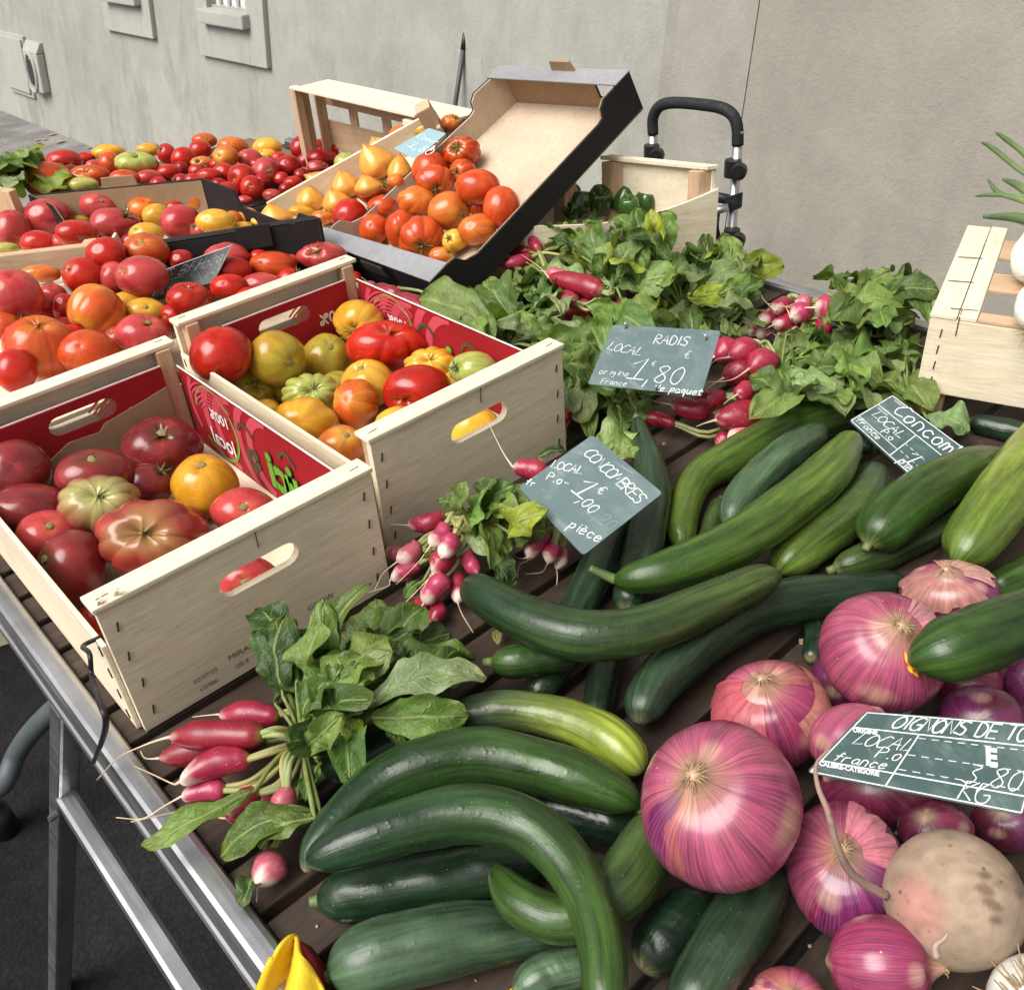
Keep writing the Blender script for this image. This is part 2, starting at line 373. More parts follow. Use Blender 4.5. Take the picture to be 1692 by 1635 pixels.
M['linewhite'] = m_plain('white_print', (.75, .72, .68), .6)
M['slate'] = m_card('slate_card', (.10, .15, .152)); M['slate2'] = m_card('dark_slate_card', (.045, .085, .08)); M['slate3'] = m_card('black_slate_card', (.012, .013, .014))
M['teal'] = m_card('pale_teal_card', (.22, .36, .40))
M['chalk'] = m_plain('white_chalk_pen', (.70, .73, .73), .7, 0, .25, 260)
M['chalkdim'] = m_plain('rubbed_chalk', (.26, .32, .32), .8, 0, .3, 300)
M['yellow'] = m_plain('yellow_cloth', (.72, .47, .012), .7, 0, .12, 400, .3)
M['redcloth'] = m_plain('red_cloth_lining', (.30, .012, .02), .7)
M['cable'] = m_plain('black_cable', (.012, .012, .012), .5)
M['wall'] = m_plaster('wall_plaster', (.345, .342, .300)); M['strip'] = m_plaster('strip_wall_plaster', (.315, .305, .262), .6); M['wall2'] = m_plaster('smoother_wall_plaster', (.305, .284, .240), .45)
M['trim'] = m_plaster('window_trim_plaster', (.38, .377, .338), .3)
M['dark'] = m_plain('dark_opening', (.03, .035, .04), .4); M['glass'] = m_plain('window_glass', (.06, .075, .085), .08)
M['whitepaint'] = m_plain('white_painted_metal', (.62, .63, .62), .45)
M['asphalt'] = m_ground('asphalt', (.0125, .0125, .0125), .95, 110, 1.0, .25, 2.4); M['pave'] = m_ground('pavement_slabs', (.25, .235, .225), .85, 120, .35)
M['twine'] = m_plain('green_twine', (.03, .16, .13), .7)
M['dry'] = m_plain('dried_fibres', (.31, .21, .11), .9, 0, .35, 150)
M['scar'] = m_plain('stem_scar', (.24, .19, .07), .8, 0, .3, 200)
M['petal'] = m_plain('orange_petal', (.85, .38, .02), .6)

def lin(r, g, b):
    f = lambda x: (x/255/12.92 if x/255 < .04045 else ((x/255+.055)/1.055)**2.4)
    return (f(r), f(g), f(b))
# ------------------------------------------------------------------ the setting
GZ = -0.80; WX = 2.03
def sheet(name, x0, x1, y0, y1, z, mat, kind='structure'):
    o = mesh_obj(name, [(x0, y0, z), (x1, y0, z), (x1, y1, z), (x0, y1, z)], [[0, 1, 2, 3]], mat, smooth=False, origin=np.array([x0, y0, z]))
    return tag(o, kind=kind)
sheet('ground', -60, 60, -60, 60, GZ-.03, M['asphalt'])
b = MB()                                               # pavement slabs along the foot of the wall
yy = -3.0
while yy < 22:
    for xx, ww in ((1.02, .5), (1.525, .5)):
        b.box((xx, yy, GZ-.12), (ww, 0, 0), (0, .895, 0), (0, 0, .12), .006)
    yy += .9
tag(b.build('pavement', M['pave'], origin=np.array([1.02, 0, GZ])), kind='structure')

wall = empty('building_wall', (WX, 2, GZ), 'grey plastered building wall with window surrounds behind the stall', 'wall')
BAT = .15                                             # the old wall leans back a little
WP, WN = np.array([WX, 0, GZ]), np.array([1, 0, -BAT])
y1 = PL(1098, 60, WP, WN)[1]; y2 = PL(1226, 150, WP, WN)[1]
# plaster sheet of the left part, with gentle waviness and real window openings
wins = []
def wq(px, py): return PL(px, py, WP, WN)
def lean(o):
    if o.type == 'MESH':
        oz = wpos(o)[2]
        for v in o.data.vertices: v.co.x += BAT*(v.co.z+oz-GZ)
    for k in o.children: lean(k)
# window openings in wall coordinates (y range, z range)
wA = (wq(440, 40)[1], wq(345, 18)[1]); zA = wq(345, 15)[2]
wB = (wq(252, 20)[1], wq(185, 5)[1]); zB = wq(225, -12)[2]
bw = MB()
TH = .3
def wallbox(ya, yb, za, zb, x=WX, m=bw): m.box((x, ya, za), (TH, 0, 0), (0, yb-ya, 0), (0, 0, zb-za), 0)
oA = (wA[0]+.13, wA[1]-.03, zA+.02, zA+1.2); oB = (wB[0]+.10, wB[1]-.03, zB+.04, zB+1.2)
ys = [y1, oA[0], oA[1], oB[0], oB[1], 24.0]; top = 6.0
wallbox(ys[0], ys[1], GZ-.1, top); wallbox(ys[2], ys[3], GZ-.1, top); wallbox(ys[4], ys[5], GZ-.1, top)
for o in (oA, oB): wallbox(o[0], o[1], GZ-.1, o[2]); wallbox(o[0], o[1], o[3], top)
bw.build('plaster_face', M['wall'], wall)
bp = MB()                                              # the wall eases back twice towards the right
bp.hexa([(WX+.010, y1-.03, GZ-.1), (WX+.3, y1-.03, GZ-.1), (WX+.3, y1, GZ-.1), (WX, y1, GZ-.1), (WX+.010, y1-.03, top), (WX+.3, y1-.03, top), (WX+.3, y1, top), (WX, y1, top)], 0)
bp.hexa([(WX+.016, y2, GZ-.1), (WX+.3, y2, GZ-.1), (WX+.3, y1-.03, GZ-.1), (WX+.0105, y1-.03, GZ-.1), (WX+.016, y2, top), (WX+.3, y2, top), (WX+.3, y1-.03, top), (WX+.0105, y1-.03, top)], 0)
bp.build('recessed_strip', M['strip'], wall)
br = MB(); br.box((WX+.0175, -8, GZ-.1), (.3, 0, 0), (0, y2-.001+8, 0), (0, 0, top-GZ), .004)
br.build('smooth_plaster', M['wall2'], wall)
for (o, wy, zz) in ((oA, wA, zA), (oB, wB, zB)):
    # raised plaster surround: two jambs and an apron under the sill
    t = MB(); e = .025
    t.box((WX-e, wy[0]-.02, zz-.20), (e-.001, 0, 0), (0, o[0]-wy[0]+.02, 0), (0, 0, 1.6), .004)
    t.box((WX-e, o[1], zz-.20), (e-.001, 0, 0), (0, .12, 0), (0, 0, 1.6), .004)
    t.box((WX-e, o[0], zz-.20), (e-.001, 0, 0), (0, o[1]-o[0], 0), (0, 0, .145), .004)
    fr = t.build('window_surround', M['trim'], wall)
    s = MB(); s.box((WX-.065, o[0]-.03, zz-.05), (.11, 0, 0), (0, o[1]-o[0]+.06, 0), (0, 0, .06), .008); s.build('sill', M['trim'], fr)
    g = MB(); g.box((WX+.05, o[0], zz), (.02, 0, 0), (0, o[1]-o[0], 0), (0, 0, 1.2), 0)
    wn_ = g.build('window', M['glass'], wall)
    k = MB()
    for q in np.linspace(o[0]+.06, o[1]-.06, 4): k.tube([(WX+.012, q, zz+.011), (WX+.012, q, zz+1.2)], .011, 8)
    k.box((WX+.025, o[0], zz+.012), (.02, 0, 0), (0, o[1]-o[0], 0), (0, 0, .05), .003)
    k.build('window_bars', M['whitepaint'], wn_)

lean(wall)
# meter cover and vent box on the wall
a0 = np.array([0, wq(12, 100)[1], wq(10, 52)[2]]); a1 = np.array([0, wq(51, 110)[1], wq(54, 160)[2]])
mc = MB(); mc.box((WX-.02, a1[1], a1[2]), (.0195, 0, 0), (0, a0[1]-a1[1], 0), (0, 0, a0[2]-a1[2]), .004)
mc.box((WX-.035, a1[1]+.02, a1[2]+.03), (.016, 0, 0), (0, a0[1]-a1[1]-.04, 0), (0, 0, a0[2]-a1[2]-.05), .004)
o = mc.build('meter_cover', M['trim']); lean(o); tag(o, 'flat painted utility cover on the wall left of the vent box', 'utility cover')
a0 = np.array([0, wq(55, 110)[1], wq(58, 84)[2]]); a1 = np.array([0, wq(78, 115)[1], wq(70, 148)[2]])
vb = MB(); yc = (a0[1]+a1[1])/2; hw_ = (a0[1]-a1[1])/2
vb.box((WX-.055, a1[1], a1[2]), (.0545, 0, 0), (0, 2*hw_, 0), (0, 0, a0[2]-a1[2]), .012)
vb.hexa([(WX-.055, a1[1], a0[2]+.001), (WX-.001, a1[1], a0[2]+.001), (WX-.001, a0[1], a0[2]+.001), (WX-.055, a0[1], a0[2]+.001),
         (WX-.02, a1[1], a0[2]+.06), (WX-.001, a1[1], a0[2]+.06), (WX-.001, a0[1], a0[2]+.06), (WX-.02, a0[1], a0[2]+.06)], .004)
o = vb.build('vent_box', M['trim']); tag(o, 'small protruding painted box with a round dark hole on the wall', 'vent box')
h = MB(); zc = (a0[2]+a1[2])/2
rg = [(WX-.058, yc+hw_*.6*cos(t), zc+hw_*.9*sin(t)) for t in np.linspace(0, 2*pi, 25)]
h.tube(rg, .014, 8); h.build('hole_rim', M['trim'], o)
h = MB(); h.tube([(WX-.059, yc, zc), (WX-.0555, yc, zc)], hw_*.62, 20); hh = h.build('hole', M['dark'], o); lean(o)

# litter of dry leaves on the pavement
random.seed(4)
for i, (px, py) in enumerate(((63, 233), (120, 225), (147, 246), (100, 236), (86, 224), (28, 262), (75, 232))):
    P = Z(px, py, GZ); v = []; r = .012+.01*random.random(); k = random.random()*6
    for q in range(9): v.append((P[0]+1.6*r*cos(q*.7+k)*(1+.3*sin(3*q)), P[1]+r*sin(q*.7+k), P[2]+.002+.010*abs(sin(q*2.1+k))))
    v.append((P[0], P[1], P[2]+.012))
    o = mesh_obj('dead_leaf', v, [[q, (q+1) % 9, 9] for q in range(9)], M['dry'], col=(.4, .25, .15)); tag(o, 'tiny dry leaf lying on the pavement by the wall', 'dead leaf', 'dry leaves on the pavement')

# ------------------------------------------------------------------ market table
table = empty('market_table', (.6, .5, GZ), 'long aluminium market table with dark slatted wooden top carrying the produce', 'table')
b = MB(); y = -1.25
random.seed(2)
while y < 1.76:
    sh = random.uniform(.75, 1.3)
    b.box((-.019, y, -.022), (1.272, 0, 0), (0, .052, 0), (0, 0, .0215), .003, (sh, sh, sh)); y += .0625
b.build('slatted_top', M['slat'], table)
def rim(x0, sgn, name):
    prof = [(0, -.075), (0, -.042), (-.0012, -.041), (0, -.040), (0, -.034), (-.0012, -.033), (0, -.032), (0, -.026), (-.0012, -.025), (0, -.024), (.001, .006), (.004, .0115), (.008, .013), (.020, .013), (.0245, .0115), (.027, .006), (.027, -.075)]
    v = []; n = len(prof)
    for yv in (-1.27, 1.80): v += [(x0+sgn*p, yv, q) for p, q in prof]
    f = [[i, (i+1) % n, n+(i+1) % n, n+i] for i in range(n)] + [list(range(n))[::-1], list(range(n, 2*n))]
    if sgn < 0: f = [q[::-1] for q in f]
    return mesh_obj(name, v, f, M['alu'], table, smooth=False)
rim(-.0475, 1, 'rim'); rim(1.281, -1, 'rim')
def pyof(P): q = P-CPOS; return PH/2-FPX*(q@CU)/(q@CF)
LT, LB = np.array([-.034, .19, -.0775]), Z(98, 1640, GZ-.03)
sl_ = LB-LT
def leg(top, d, sx):
    e = nrm(np.cross(d, UPV)); ex = np.array([.028*sx, 0, 0]); ey = np.array([0, .034, 0])
    m = MB(); m.hexa([top+d-ex/2-ey/2, top+d+ex/2-ey/2, top+d+ex/2+ey/2, top+d-ex/2+ey/2, top-ex/2-ey/2, top+ex/2-ey/2, top+ex/2+ey/2, top-ex/2+ey/2], .004); return m.build('leg', M['alu'], table)
for sx, x in ((1, -.034), (-1, 1.268)):
    for yv, sy in ((.19, 1), (-1.0, -1), (1.6, 1)): leg(np.array([x, yv, -.0775]), sl_*[sx, sy, 1], sx)
ts = np.linspace(0, 1, 400); ti = min(ts, key=lambda t: abs(pyof(LT+sl_*t)-1312)); SP = LT+sl_*ti
for x in (SP[0]-.013, 1.234-SP[0]-.013):
    m = MB(); m.box((x, -.98, SP[2]-.022), (.026, 0, 0), (0, SP[1]+.98-.018, 0), (0, 0, .044), .006); m.build('stretcher', M['alu'], table)
    m = MB(); m.tube([(x+.013, SP[1]-.02, SP[2]+.002), (x-.012, SP[1]+.006, SP[2]-.03)], .005, 8); m.build('bolt', M['alu'], table)
m = MB(); m.box((-.019, .19, -.115), (1.268, 0, 0), (0, .026, 0), (0, 0, .038), .003); m.build('cross_rail', M['alu'], table)

# grey tubular leg of a neighbouring folding table
g0 = Z(12, 1372, GZ-.03)
tp = [g0+(0, 0, .0), g0+(0, 0, .10)]
for px, py, dz in ((8, 1292, .17), (30, 1240, .22), (70, 1190, .30), (150, 1120, .42)):
    d = ray(px, py); t = (g0[2]+dz-CPOS[2])/d[2]; tp.append(CPOS+d*t)
tp.append(tp[-1]+(tp[-1]-tp[-2])*1.6)
fl = empty('folding_leg', g0, 'bent grey tubular table leg with black foot standing on the dark asphalt', 'table leg')
m = MB(); m.tube(spline(tp, 8), .0185, 14); m.build('tube', M['steel'], fl, True)
m = MB(); m.tube([g0+(0, 0, .0), g0+(0, 0, .07), g0+(0, 0, .0705)], [.026, .024, .02], 14); m.build('foot', M['black'], fl, True)

# wooden crate standing on the asphalt under the table edge
c0 = Z(57, 1050, GZ-.03); c1 = Z(-60, 1092, GZ-.03); u = nrm(c1-c0); vv = np.array([-u[1], u[0], 0]); vv = vv if vv@CF > 0 else -vv
gc = empty('wooden_crate', c0, 'low wooden crate standing on the asphalt under the table edge', 'crate')
m = MB()
for z in (0, .105): m.box(c0+np.array([0, 0, z+.003]), u*.5, vv*.012, (0, 0, .085), .002)
m.build('front_slat', M['ply'], gc)
m = MB()
for z in (0, .105): m.box(c0+vv*.013+np.array([0, 0, z+.003]), vv*.35, u*.012, (0, 0, .085), .002)
m.build('side_slat', M['ply'], gc)
m = MB(); m.box(c0+u*.013+vv*.013, u*.025, vv*.025, (0, 0, .2), .002); m.build('corner_post', M['pine'], gc)
m = MB(); m.box(c0+u*.04+vv*.04+np.array([0, 0, .01]), u*.45, vv*.3, (0, 0, .008), .001); m.build('base_board', M['ply'], gc)

# loose black cable hanging off the front crate over the rim
cb = [Z(166, 1052, .112), Z(158, 1056, .118)+(-.012, 0, 0)]
for px, py, x in ((148, 1080, -.026), (152, 1120, -.034), (165, 1160, -.052), (175, 1192, -.056), (168, 1225, -.058), (155, 1258, -.056)): cb.append(X(px, py, x))
m = MB(); m.tube(spline(cb, 8), .0022, 8); o = m.build('cable', M['cable'], None, True); tag(o, 'thin black cable hooked on the front crate corner and hanging over the metal rim', 'cable')

# yellow cloth over the near table corner
ny = 22; pts = []; 
cor = [(448, 1585, .05), (480, 1542, .055), (505, 1575, .05), (535, 1640, .04)]
top_ = spline([Z(*q) for q in cor], 7); bot = spline([Z(442, 1700, -.06)+(-.02, 0, 0), Z(450, 1720, -.03), Z(500, 1760, .0), Z(560, 1790, .01)], 7)
vv_ = []; nt = len(top_)
for k in range(12):
    t = k/11
    for i in range(nt):
        p = top_[i]*(1-t)+bot[i]*t; p = p+np.array([-.3, -.2, .5])*.018*sin(i*.55+t*2)*sin(pi*min(1, t+.15)); vv_.append(p)
F_ = [[k*nt+i, k*nt+i+1, (k+1)*nt+i+1, (k+1)*nt+i] for k in range(11) for i in range(nt-1)]
cl = mesh_obj('yellow_cloth', vv_, F_, M['yellow'], None); tag(cl, 'yellow cloth with a red lining draped over the near table rim', 'cloth')
md = cl.modifiers.new('thick', 'SOLIDIFY'); md.thickness = .003
rl = spline([Z(482, 1545, .051), Z(508, 1580, .046), Z(530, 1620, .03)], 6); rl2 = [p+np.array([.012, .004, -.035]) for p in rl]
n = len(rl); o = mesh_obj('lining', list(rl)+rl2, [[i, i+1, n+i+1, n+i] for i in range(n-1)], M['redcloth'], cl)
md = o.modifiers.new('thick', 'SOLIDIFY'); md.thickness = .002
m = MB(); m.quad(Z(835, 1640, .002), Z(905, 1580, .002), Z(918, 1583, .002), Z(862, 1642, .002), .002, .0003); o = m.build('yellow_strap', M['yellow']); tag(o, 'flat yellow strap lying on the slats between pale cucumbers', 'strap')

# soil crumbs on the slats
rn = random.Random(21); v = []; f = []
for i in range(260):
    x, yq = rn.uniform(.0, 1.2), rn.uniform(-.85, .35); r = rn.uniform(.0006, .0022) if rn.random() < .9 else .004; k = len(v)
    for d in ((1, 0, 0), (0, 1, 0), (-1, 0, 0), (0, -1, 0), (.2, .1, .8)): v.append((x+d[0]*r*rn.uniform(.6, 1.6), yq+d[1]*r*rn.uniform(.6, 1.6), d[2]*r+.0006))
    f += [[k, k+1, k+4], [k+1, k+2, k+4], [k+2, k+3, k+4], [k+3, k, k+4]]
o = mesh_obj('crumbs', v, f, M['dry'], smooth=False); tag(o, 'dry soil and leaf crumbs scattered on the slatted table top', 'crumbs', kind='stuff')

# broom handle leaning on the wall, hand trolley
pp = X(770, 52, 2.18); pq = X(754, 160, 2.10); pe = pq+(pq-pp)*((pq[2]-GZ)/(pp[2]-pq[2]))
bh = empty('broom_handle', pe, 'dark thin broom handle with black tip leaning against the pale wall', 'broom handle')
m = MB(); m.tube([pe, pq, pp], .0085, 10); m.build('shaft', m_plain('dark_grey_shaft', (.05, .055, .06), .4), bh, True)
m = MB(); m.tube([pp+(pq-pp)*.28, pp+(pq-pp)*.14, pp], [.0105, .0105, .0105], 10); m.build('tip', M['black'], bh, True)

TX = 1.62
tr = empty('hand_trolley', (TX, X(1215, 430, TX)[1], GZ), 'folding hand trolley with black foam handle standing between table and wall', 'trolley')
hp = [X(px, py, TX) for px, py in ((1079, 222), (1079, 195), (1090, 176), (1112, 170), (1150, 172), (1190, 178), (1210, 190), (1218, 210), (1219, 240))]
m = MB(); m.tube(spline(hp, 6), .0128, 14); m.build('handle_grip', M['foam'], tr, True)
pl, prr = hp[0], hp[-1]
for q in (pl, prr):
    m = MB(); m.tube([q+(0, 0, .03), (q[0], q[1], GZ+.05)], .0105, 12); m.build('upright', M['alu'], tr, True)
def clampz(px, py):
    c = X(px, py, TX); m = MB(); m.tube([c+(-.016, 0, -.018), c+(-.016, 0, .018)], .018, 10); 
    c2 = c+(-.02, -.02, 0); m.tube([c2, c2+(-.018, -.012, 0)], [.018, .016], 14); m.tube([c2+(-.018, -.012, 0), c2+(-.022, -.014, 0)], .007, 8); m.build('clamp_knob', M['black'], tr, False)
for px, py in ((1218, 275), (1216, 388), (1084, 250)): clampz(px, py)
a = X(1222, 333, TX-.02); a2 = X(1178, 345, TX-.03)
m = MB(); m.box(X(1222, 345, TX-.02), X(1196, 352, TX-.02)-X(1222, 345, TX-.02), (.01, 0, 0), (0, 0, .035), .003); m.build('bracket', M['black'], tr)
m = MB(); m.tube([X(1204, 342, TX-.03), X(1160, 356, TX-.06)], .009, 8); m.build('fold_arm', M['alu'], tr, True)
m = MB(); m.tube([X(1150, 318, TX), X(1205, 330, TX)], .012, 8); m.build('crossbar', M['black'], tr, True)
m = MB(); m.tube(spline([X(1184, 352, TX-.04), X(1182, 375, TX-.05), X(1186, 400, TX-.04), X(1182, 440, TX-.05)], 6), .008, 8, flat=.3); m.build('strap', M['black'], tr, True)
m = MB(); m.box((TX-.02, prr[1]-.03, GZ+.02), (.25, 0, 0), (0, pl[1]-prr[1]+.06, 0), (0, 0, .015), .004); m.build('toe_plate', M['alu'], tr)
for q in (pl, prr):
    m = MB(); m.tube([(q[0]-.04, q[1]-.02, GZ+.06), (q[0]-.04, q[1]+.02, GZ+.06)], .06, 20); m.build('wheel', M['black'], tr, False)
# ------------------------------------------------------------------ writing
G = {  # single-stroke hand lettering on a 0-10 grid: strokes split by |
'A': '0,0 4,10 7,0|1,4 7,4', 'B': '1,0 1,10|1,10 6,9 6,6 1,5 7,4 7,1 1,0', 'C': '7,9 4,10 1,7 0,4 2,0 7,1', 'D': '1,0 1,10 6,8 7,4 5,0 1,0', 'E': '7,10 1,10 1,0 7,0|1,5 6,5',
'G': '7,9 4,10 1,7 0,4 2,0 6,0 7,4 4,4', 'I': '2,0 2,10', 'K': '1,0 1,10|7,10 1,5 7,0', 'L': '2,10 1,0 7,1', 'M': '0,0 2,10 4,3 7,10 8,0', 'N': '0,0 1,10 6,0 7,10', 'O': '4,10 1,8 0,4 2,0 6,1 7,6 4,10', 'P': '1,0 1,10 6,9 6,6 1,5',
'R': '1,0 1,10 6,9 5,6 1,5 7,0', 'S': '7,9 3,10 1,7 6,4 5,0 0,1', 'T': '0,10 8,10|4,10 3,0', 'U': '0,10 1,1 4,0 6,2 7,10', 'H': '0,0 1,10|7,10 6,0|0,5 7,5', 'V': '0,10 3,0 7,10', 'Z': '0,10 7,10 0,0 7,0', 'F': '1,0 1,10 7,10|1,5 5,5', 'Y': '0,10 3,5 7,10|3,5 3,0', 'J':'2,10 6,10 5,2 3,0 1,2',
'a': '6,5 3,6 1,3 3,0 6,2 6,5 7,0', 'b': '1,10 1,0 5,0 6,3 1,4', 'c': '6,5 3,6 1,3 3,0 6,1', 'e': '1,3 6,4 4,6 1,4 2,0 6,1', 'f': '6,9 4,10 3,0|1,6 6,6', 'g': '6,5 3,6 1,4 4,2 6,5 5,-3 2,-3', 'i': '3,6 3,0|3,8 3.3,8.4', 'l': '3,10 2,2 4,0', 'm': '0,0 1,6 3,5 3,0 4,5 6,5 7,0', 'n': '1,0 1,6 4,6 6,4 6,0',
'o': '4,6 1,4 2,0 5,0 6,4 4,6', 'p': '2,6 1,-4|2,5 6,6 6,2 2,1', 'q': '6,5 3,6 1,3 4,1 6,5 6,-4', 'r': '1,0 1,6 2,5 5,6', 's': '6,6 2,5 5,2 1,0', 't': '3,9 2,1 5,0|0,6 6,6', 'u': '1,6 1,1 4,0 6,6 6,0', 'z': '1,6 6,6 1,0 6,0', 'h': '1,10 1,0 2,5 5,5 6,0', 'x': '1,6 6,0|6,6 1,0', 'd': '6,10 6,0 2,0 1,4 6,5',
'k': '1,10 1,0|5,6 1,3 6,0', '0': '4,10 1,7 1,2 4,0 6,3 6,8 4,10', '1': '0,7 5,10 3,0|0,0 7,0', '3': '1,10 6,9 3,6 6,3 4,0 0,1', '8': '4,10 1,8 6,3 4,0 1,2 6,8 4,10', ',': '2,1 1,-3', '.': '2,0 2.6,.4', '€': '7,9 4,10 2,6 3,0 7,1|0,6 5,6|0,4 5,4', '-': '1,4 6,4', '`': '2,9 4,8', '2': '1,8 4,10 6,7 0,0 7,0', '5': '6,10 1,10 1,6 5,6 5,1 0,0', '6': '6,10 1,5 2,0 6,1 5,5 1,4', '9': '6,6 2,7 3,10 6,9 5,0', '/': '0,0 7,10', ' ': ''}
def strokes(text, h, slant=.12, sp=.85, jit=.03, seed=0):
    """hand-written line: list of poly-lines in metres, baseline at 0"""
    rn = random.Random(seed); out = []; x = 0
    for ch in text:
        if ch == '`':
            pts = [(2.0, 8.8), (4.2, 7.6)]; out.append([((x-h*.72)+(a*.1+b*.1*slant)*h, b*.1*h) for a, b in pts]); continue
        g = G.get(ch, '')
        dy = rn.uniform(-jit, jit)*h
        for s in g.split('|'):
            if not s: continue
            p = np.array([[float(k) for k in q.split(',')] for q in s.split()])
            if len(p) > 2 and ch not in 'EKNMAITLF1HVZk/z': p = spline(p, 5)
            p = p*.1; out.append([(x+(a*.92+b*slant)*h, b*h+dy) for a, b in p])
        x += h*(sp*.88 if ch != ' ' else .5) * (.55 if ch in 'il,.I' else 1)
    return out, x
class Card:
    """flat card: corners TL, TR, BR, BL in the place; text is written in card metres from the top-left"""
    def __init__(s, name, px, P, n, mat, th=.0022, label=None, round_=.004, bend=0.0, group=None):
        n = nrm(n); s.n = n if n@CF < 0 else -n
        tl, tr_, br, bl = [PL(*q, P, s.n) for q in px]; s.q = (tl, tr_, br, bl); s.bend = bend
        s.w = np.linalg.norm(tr_-tl); s.h = np.linalg.norm(bl-tl)
        N = 24; loop = []
        r = round_/s.w; r2 = round_/s.h
        for cx, cy, a0 in ((r, r2, pi), (1-r, r2, 1.5*pi), (1-r, 1-r2, 0), (r, 1-r2, .5*pi)):
            for k in range(5): a = a0+k*pi/8; loop.append((cx+r*cos(a), cy+r2*sin(a)))
        # densify for bending
        L2 = []
        for i in range(len(loop)):
            a, b2 = loop[i], loop[(i+1) % len(loop)]; L2.append(a)
            d = math.hypot(a[0]-b2[0], a[1]-b2[1])
            if bend and d > .2: L2 += [(a[0]+(b2[0]-a[0])*j/10, a[1]+(b2[1]-a[1])*j/10) for j in range(1, 10)]
        top = [s.at(u, v, .5*th) for u, v in L2]; bot = [s.at(u, v, -.5*th) for u, v in L2]; k = len(top)
        if bend:
            us = sorted(set(round(u, 4) for u, v in L2))
        f = [list(range(k)), list(range(k, 2*k))[::-1]] + [[k+i, k+(i+1) % k, (i+1) % k, i] for i in range(k)]
        if bend:
            nu = 14; v = []; 
            for t in (.5*th, -.5*th): v += [s.at(i/nu, j/4, t) for j in range(5) for i in range(nu+1)]
            K = 5*(nu+1); f = []
            for j in range(4):
                for i in range(nu): a = j*(nu+1)+i; f += [[a+nu+1, a+nu+2, a+1, a], [K+a, K+a+1, K+a+nu+2, K+a+nu+1]]
            bd = [i for i in range(nu+1)]+[j*(nu+1)+nu for j in range(1, 5)]+[4*(nu+1)+i for i in range(nu-1, -1, -1)]+[j*(nu+1) for j in range(3, 0, -1)]
            f += [[bd[i], bd[(i+1) % len(bd)], K+bd[(i+1) % len(bd)], K+bd[i]] for i in range(len(bd))]
            top, bot = v, []
        s.th = th
        s.o = mesh_obj(name, top+bot, f, mat, None, smooth=False); tag(s.o, label, 'price sign', group)
        s.ink = {}
    def at(s, u, v, off=0):
        tl, tr_, br, bl = s.q
        p = (tl*(1-u)+tr_*u)*(1-v)+(bl*(1-u)+br*u)*v
        return p+s.n*(off+s.bend*s.w*((2*u-1)**2))
    def line(s, pts, wd, mat='chalk', var=.25, seed=0):
        """ribbon along card-space points (metres from the top-left, y down)"""
        rn = random.Random(seed+int(abs(pts[0][0])*9e4)); m = s.ink.setdefault(mat, MB())
        p = np.array(pts, float); 
        if len(p) < 2: return
        t = np.gradient(p, axis=0); t /= np.linalg.norm(t, axis=1)[:, None]+1e-9; nn = np.stack([-t[:, 1], t[:, 0]], 1)
        v = []; k = len(p)
        for i in range(k):
            ww = wd*.5*(1+var*rn.uniform(-1, 1))
            for sg in (-1, 1):
                q = p[i]+nn[i]*ww*sg + (t[i]*wd*.4*(-1 if i == 0 else 1) if i in (0, k-1) else 0)
                v.append(s.at(q[0]/s.w, q[1]/s.h, s.th*.5+.0004))
        m.add(v, [[2*i, 2*i+1, 2*i+3, 2*i+2] for i in range(k-1)])
    def write(s, text, x, y, h, wd, mat='chalk', rot=0.0, **k):
        """x, y as card fractions of the text's lower left"""
        st, ln = strokes(text, h, seed=len(text), **k); c, sn = cos(rot), sin(rot)
        for q in st: s.line([(x*s.w+a*c+b*sn, y*s.h-(b*c-a*sn)) for a, b in q], wd, mat)
    def rule(s, x0, y0, x1, y1, wd, mat='chalk', dash=0):
        a = np.array([x0*s.w, y0*s.h]); b = np.array([x1*s.w, y1*s.h]); L = np.linalg.norm(b-a)
        if not dash: s.line([a, b], wd, mat, 0)
        else:
            k = int(L/dash)
            for i in range(0, k, 2): s.line([a+(b-a)*i/k, a+(b-a)*(i+1)/k], wd, mat, 0)
    def done(s):
        for k, m in s.ink.items():
            m.build('handwriting' if 'chalk' in k else 'print', M[k], s.o)
def flat_text(name, text, size, o, ex, ey, mat, parent, off=.0006, mirror=False, align='LEFT', bold=0.0):
    """block lettering as a thin mesh on the plane o, ex, ey"""
    cu = bpy.data.curves.new(name, 'FONT'); cu.body = text; cu.size = size; cu.align_x = align; cu.offset = bold; cu.resolution_u = 3
    ob = bpy.data.objects.new('tmp', cu); COL.objects.link(ob); dg = bpy.context.evaluated_depsgraph_get()
    me = bpy.data.meshes.new_from_object(ob.evaluated_get(dg)); bpy.data.objects.remove(ob); bpy.data.curves.remove(cu)
    v = np.array([q.co[:] for q in me.vertices]); f = [list(q.vertices) for q in me.polygons]; bpy.data.meshes.remove(me)
    if not len(v): return None
    ex, ey = nrm(ex), nrm(ey); n = nrm(np.cross(ex, ey)); n = n if n@(CPOS-V3(o)) > 0 else -n
    if mirror: v[:, 0] *= -1
    return mesh_obj(name, V3(o)+v[:, :1]*ex+v[:, 1:2]*ey+n*off, f, M[mat], parent, smooth=False)

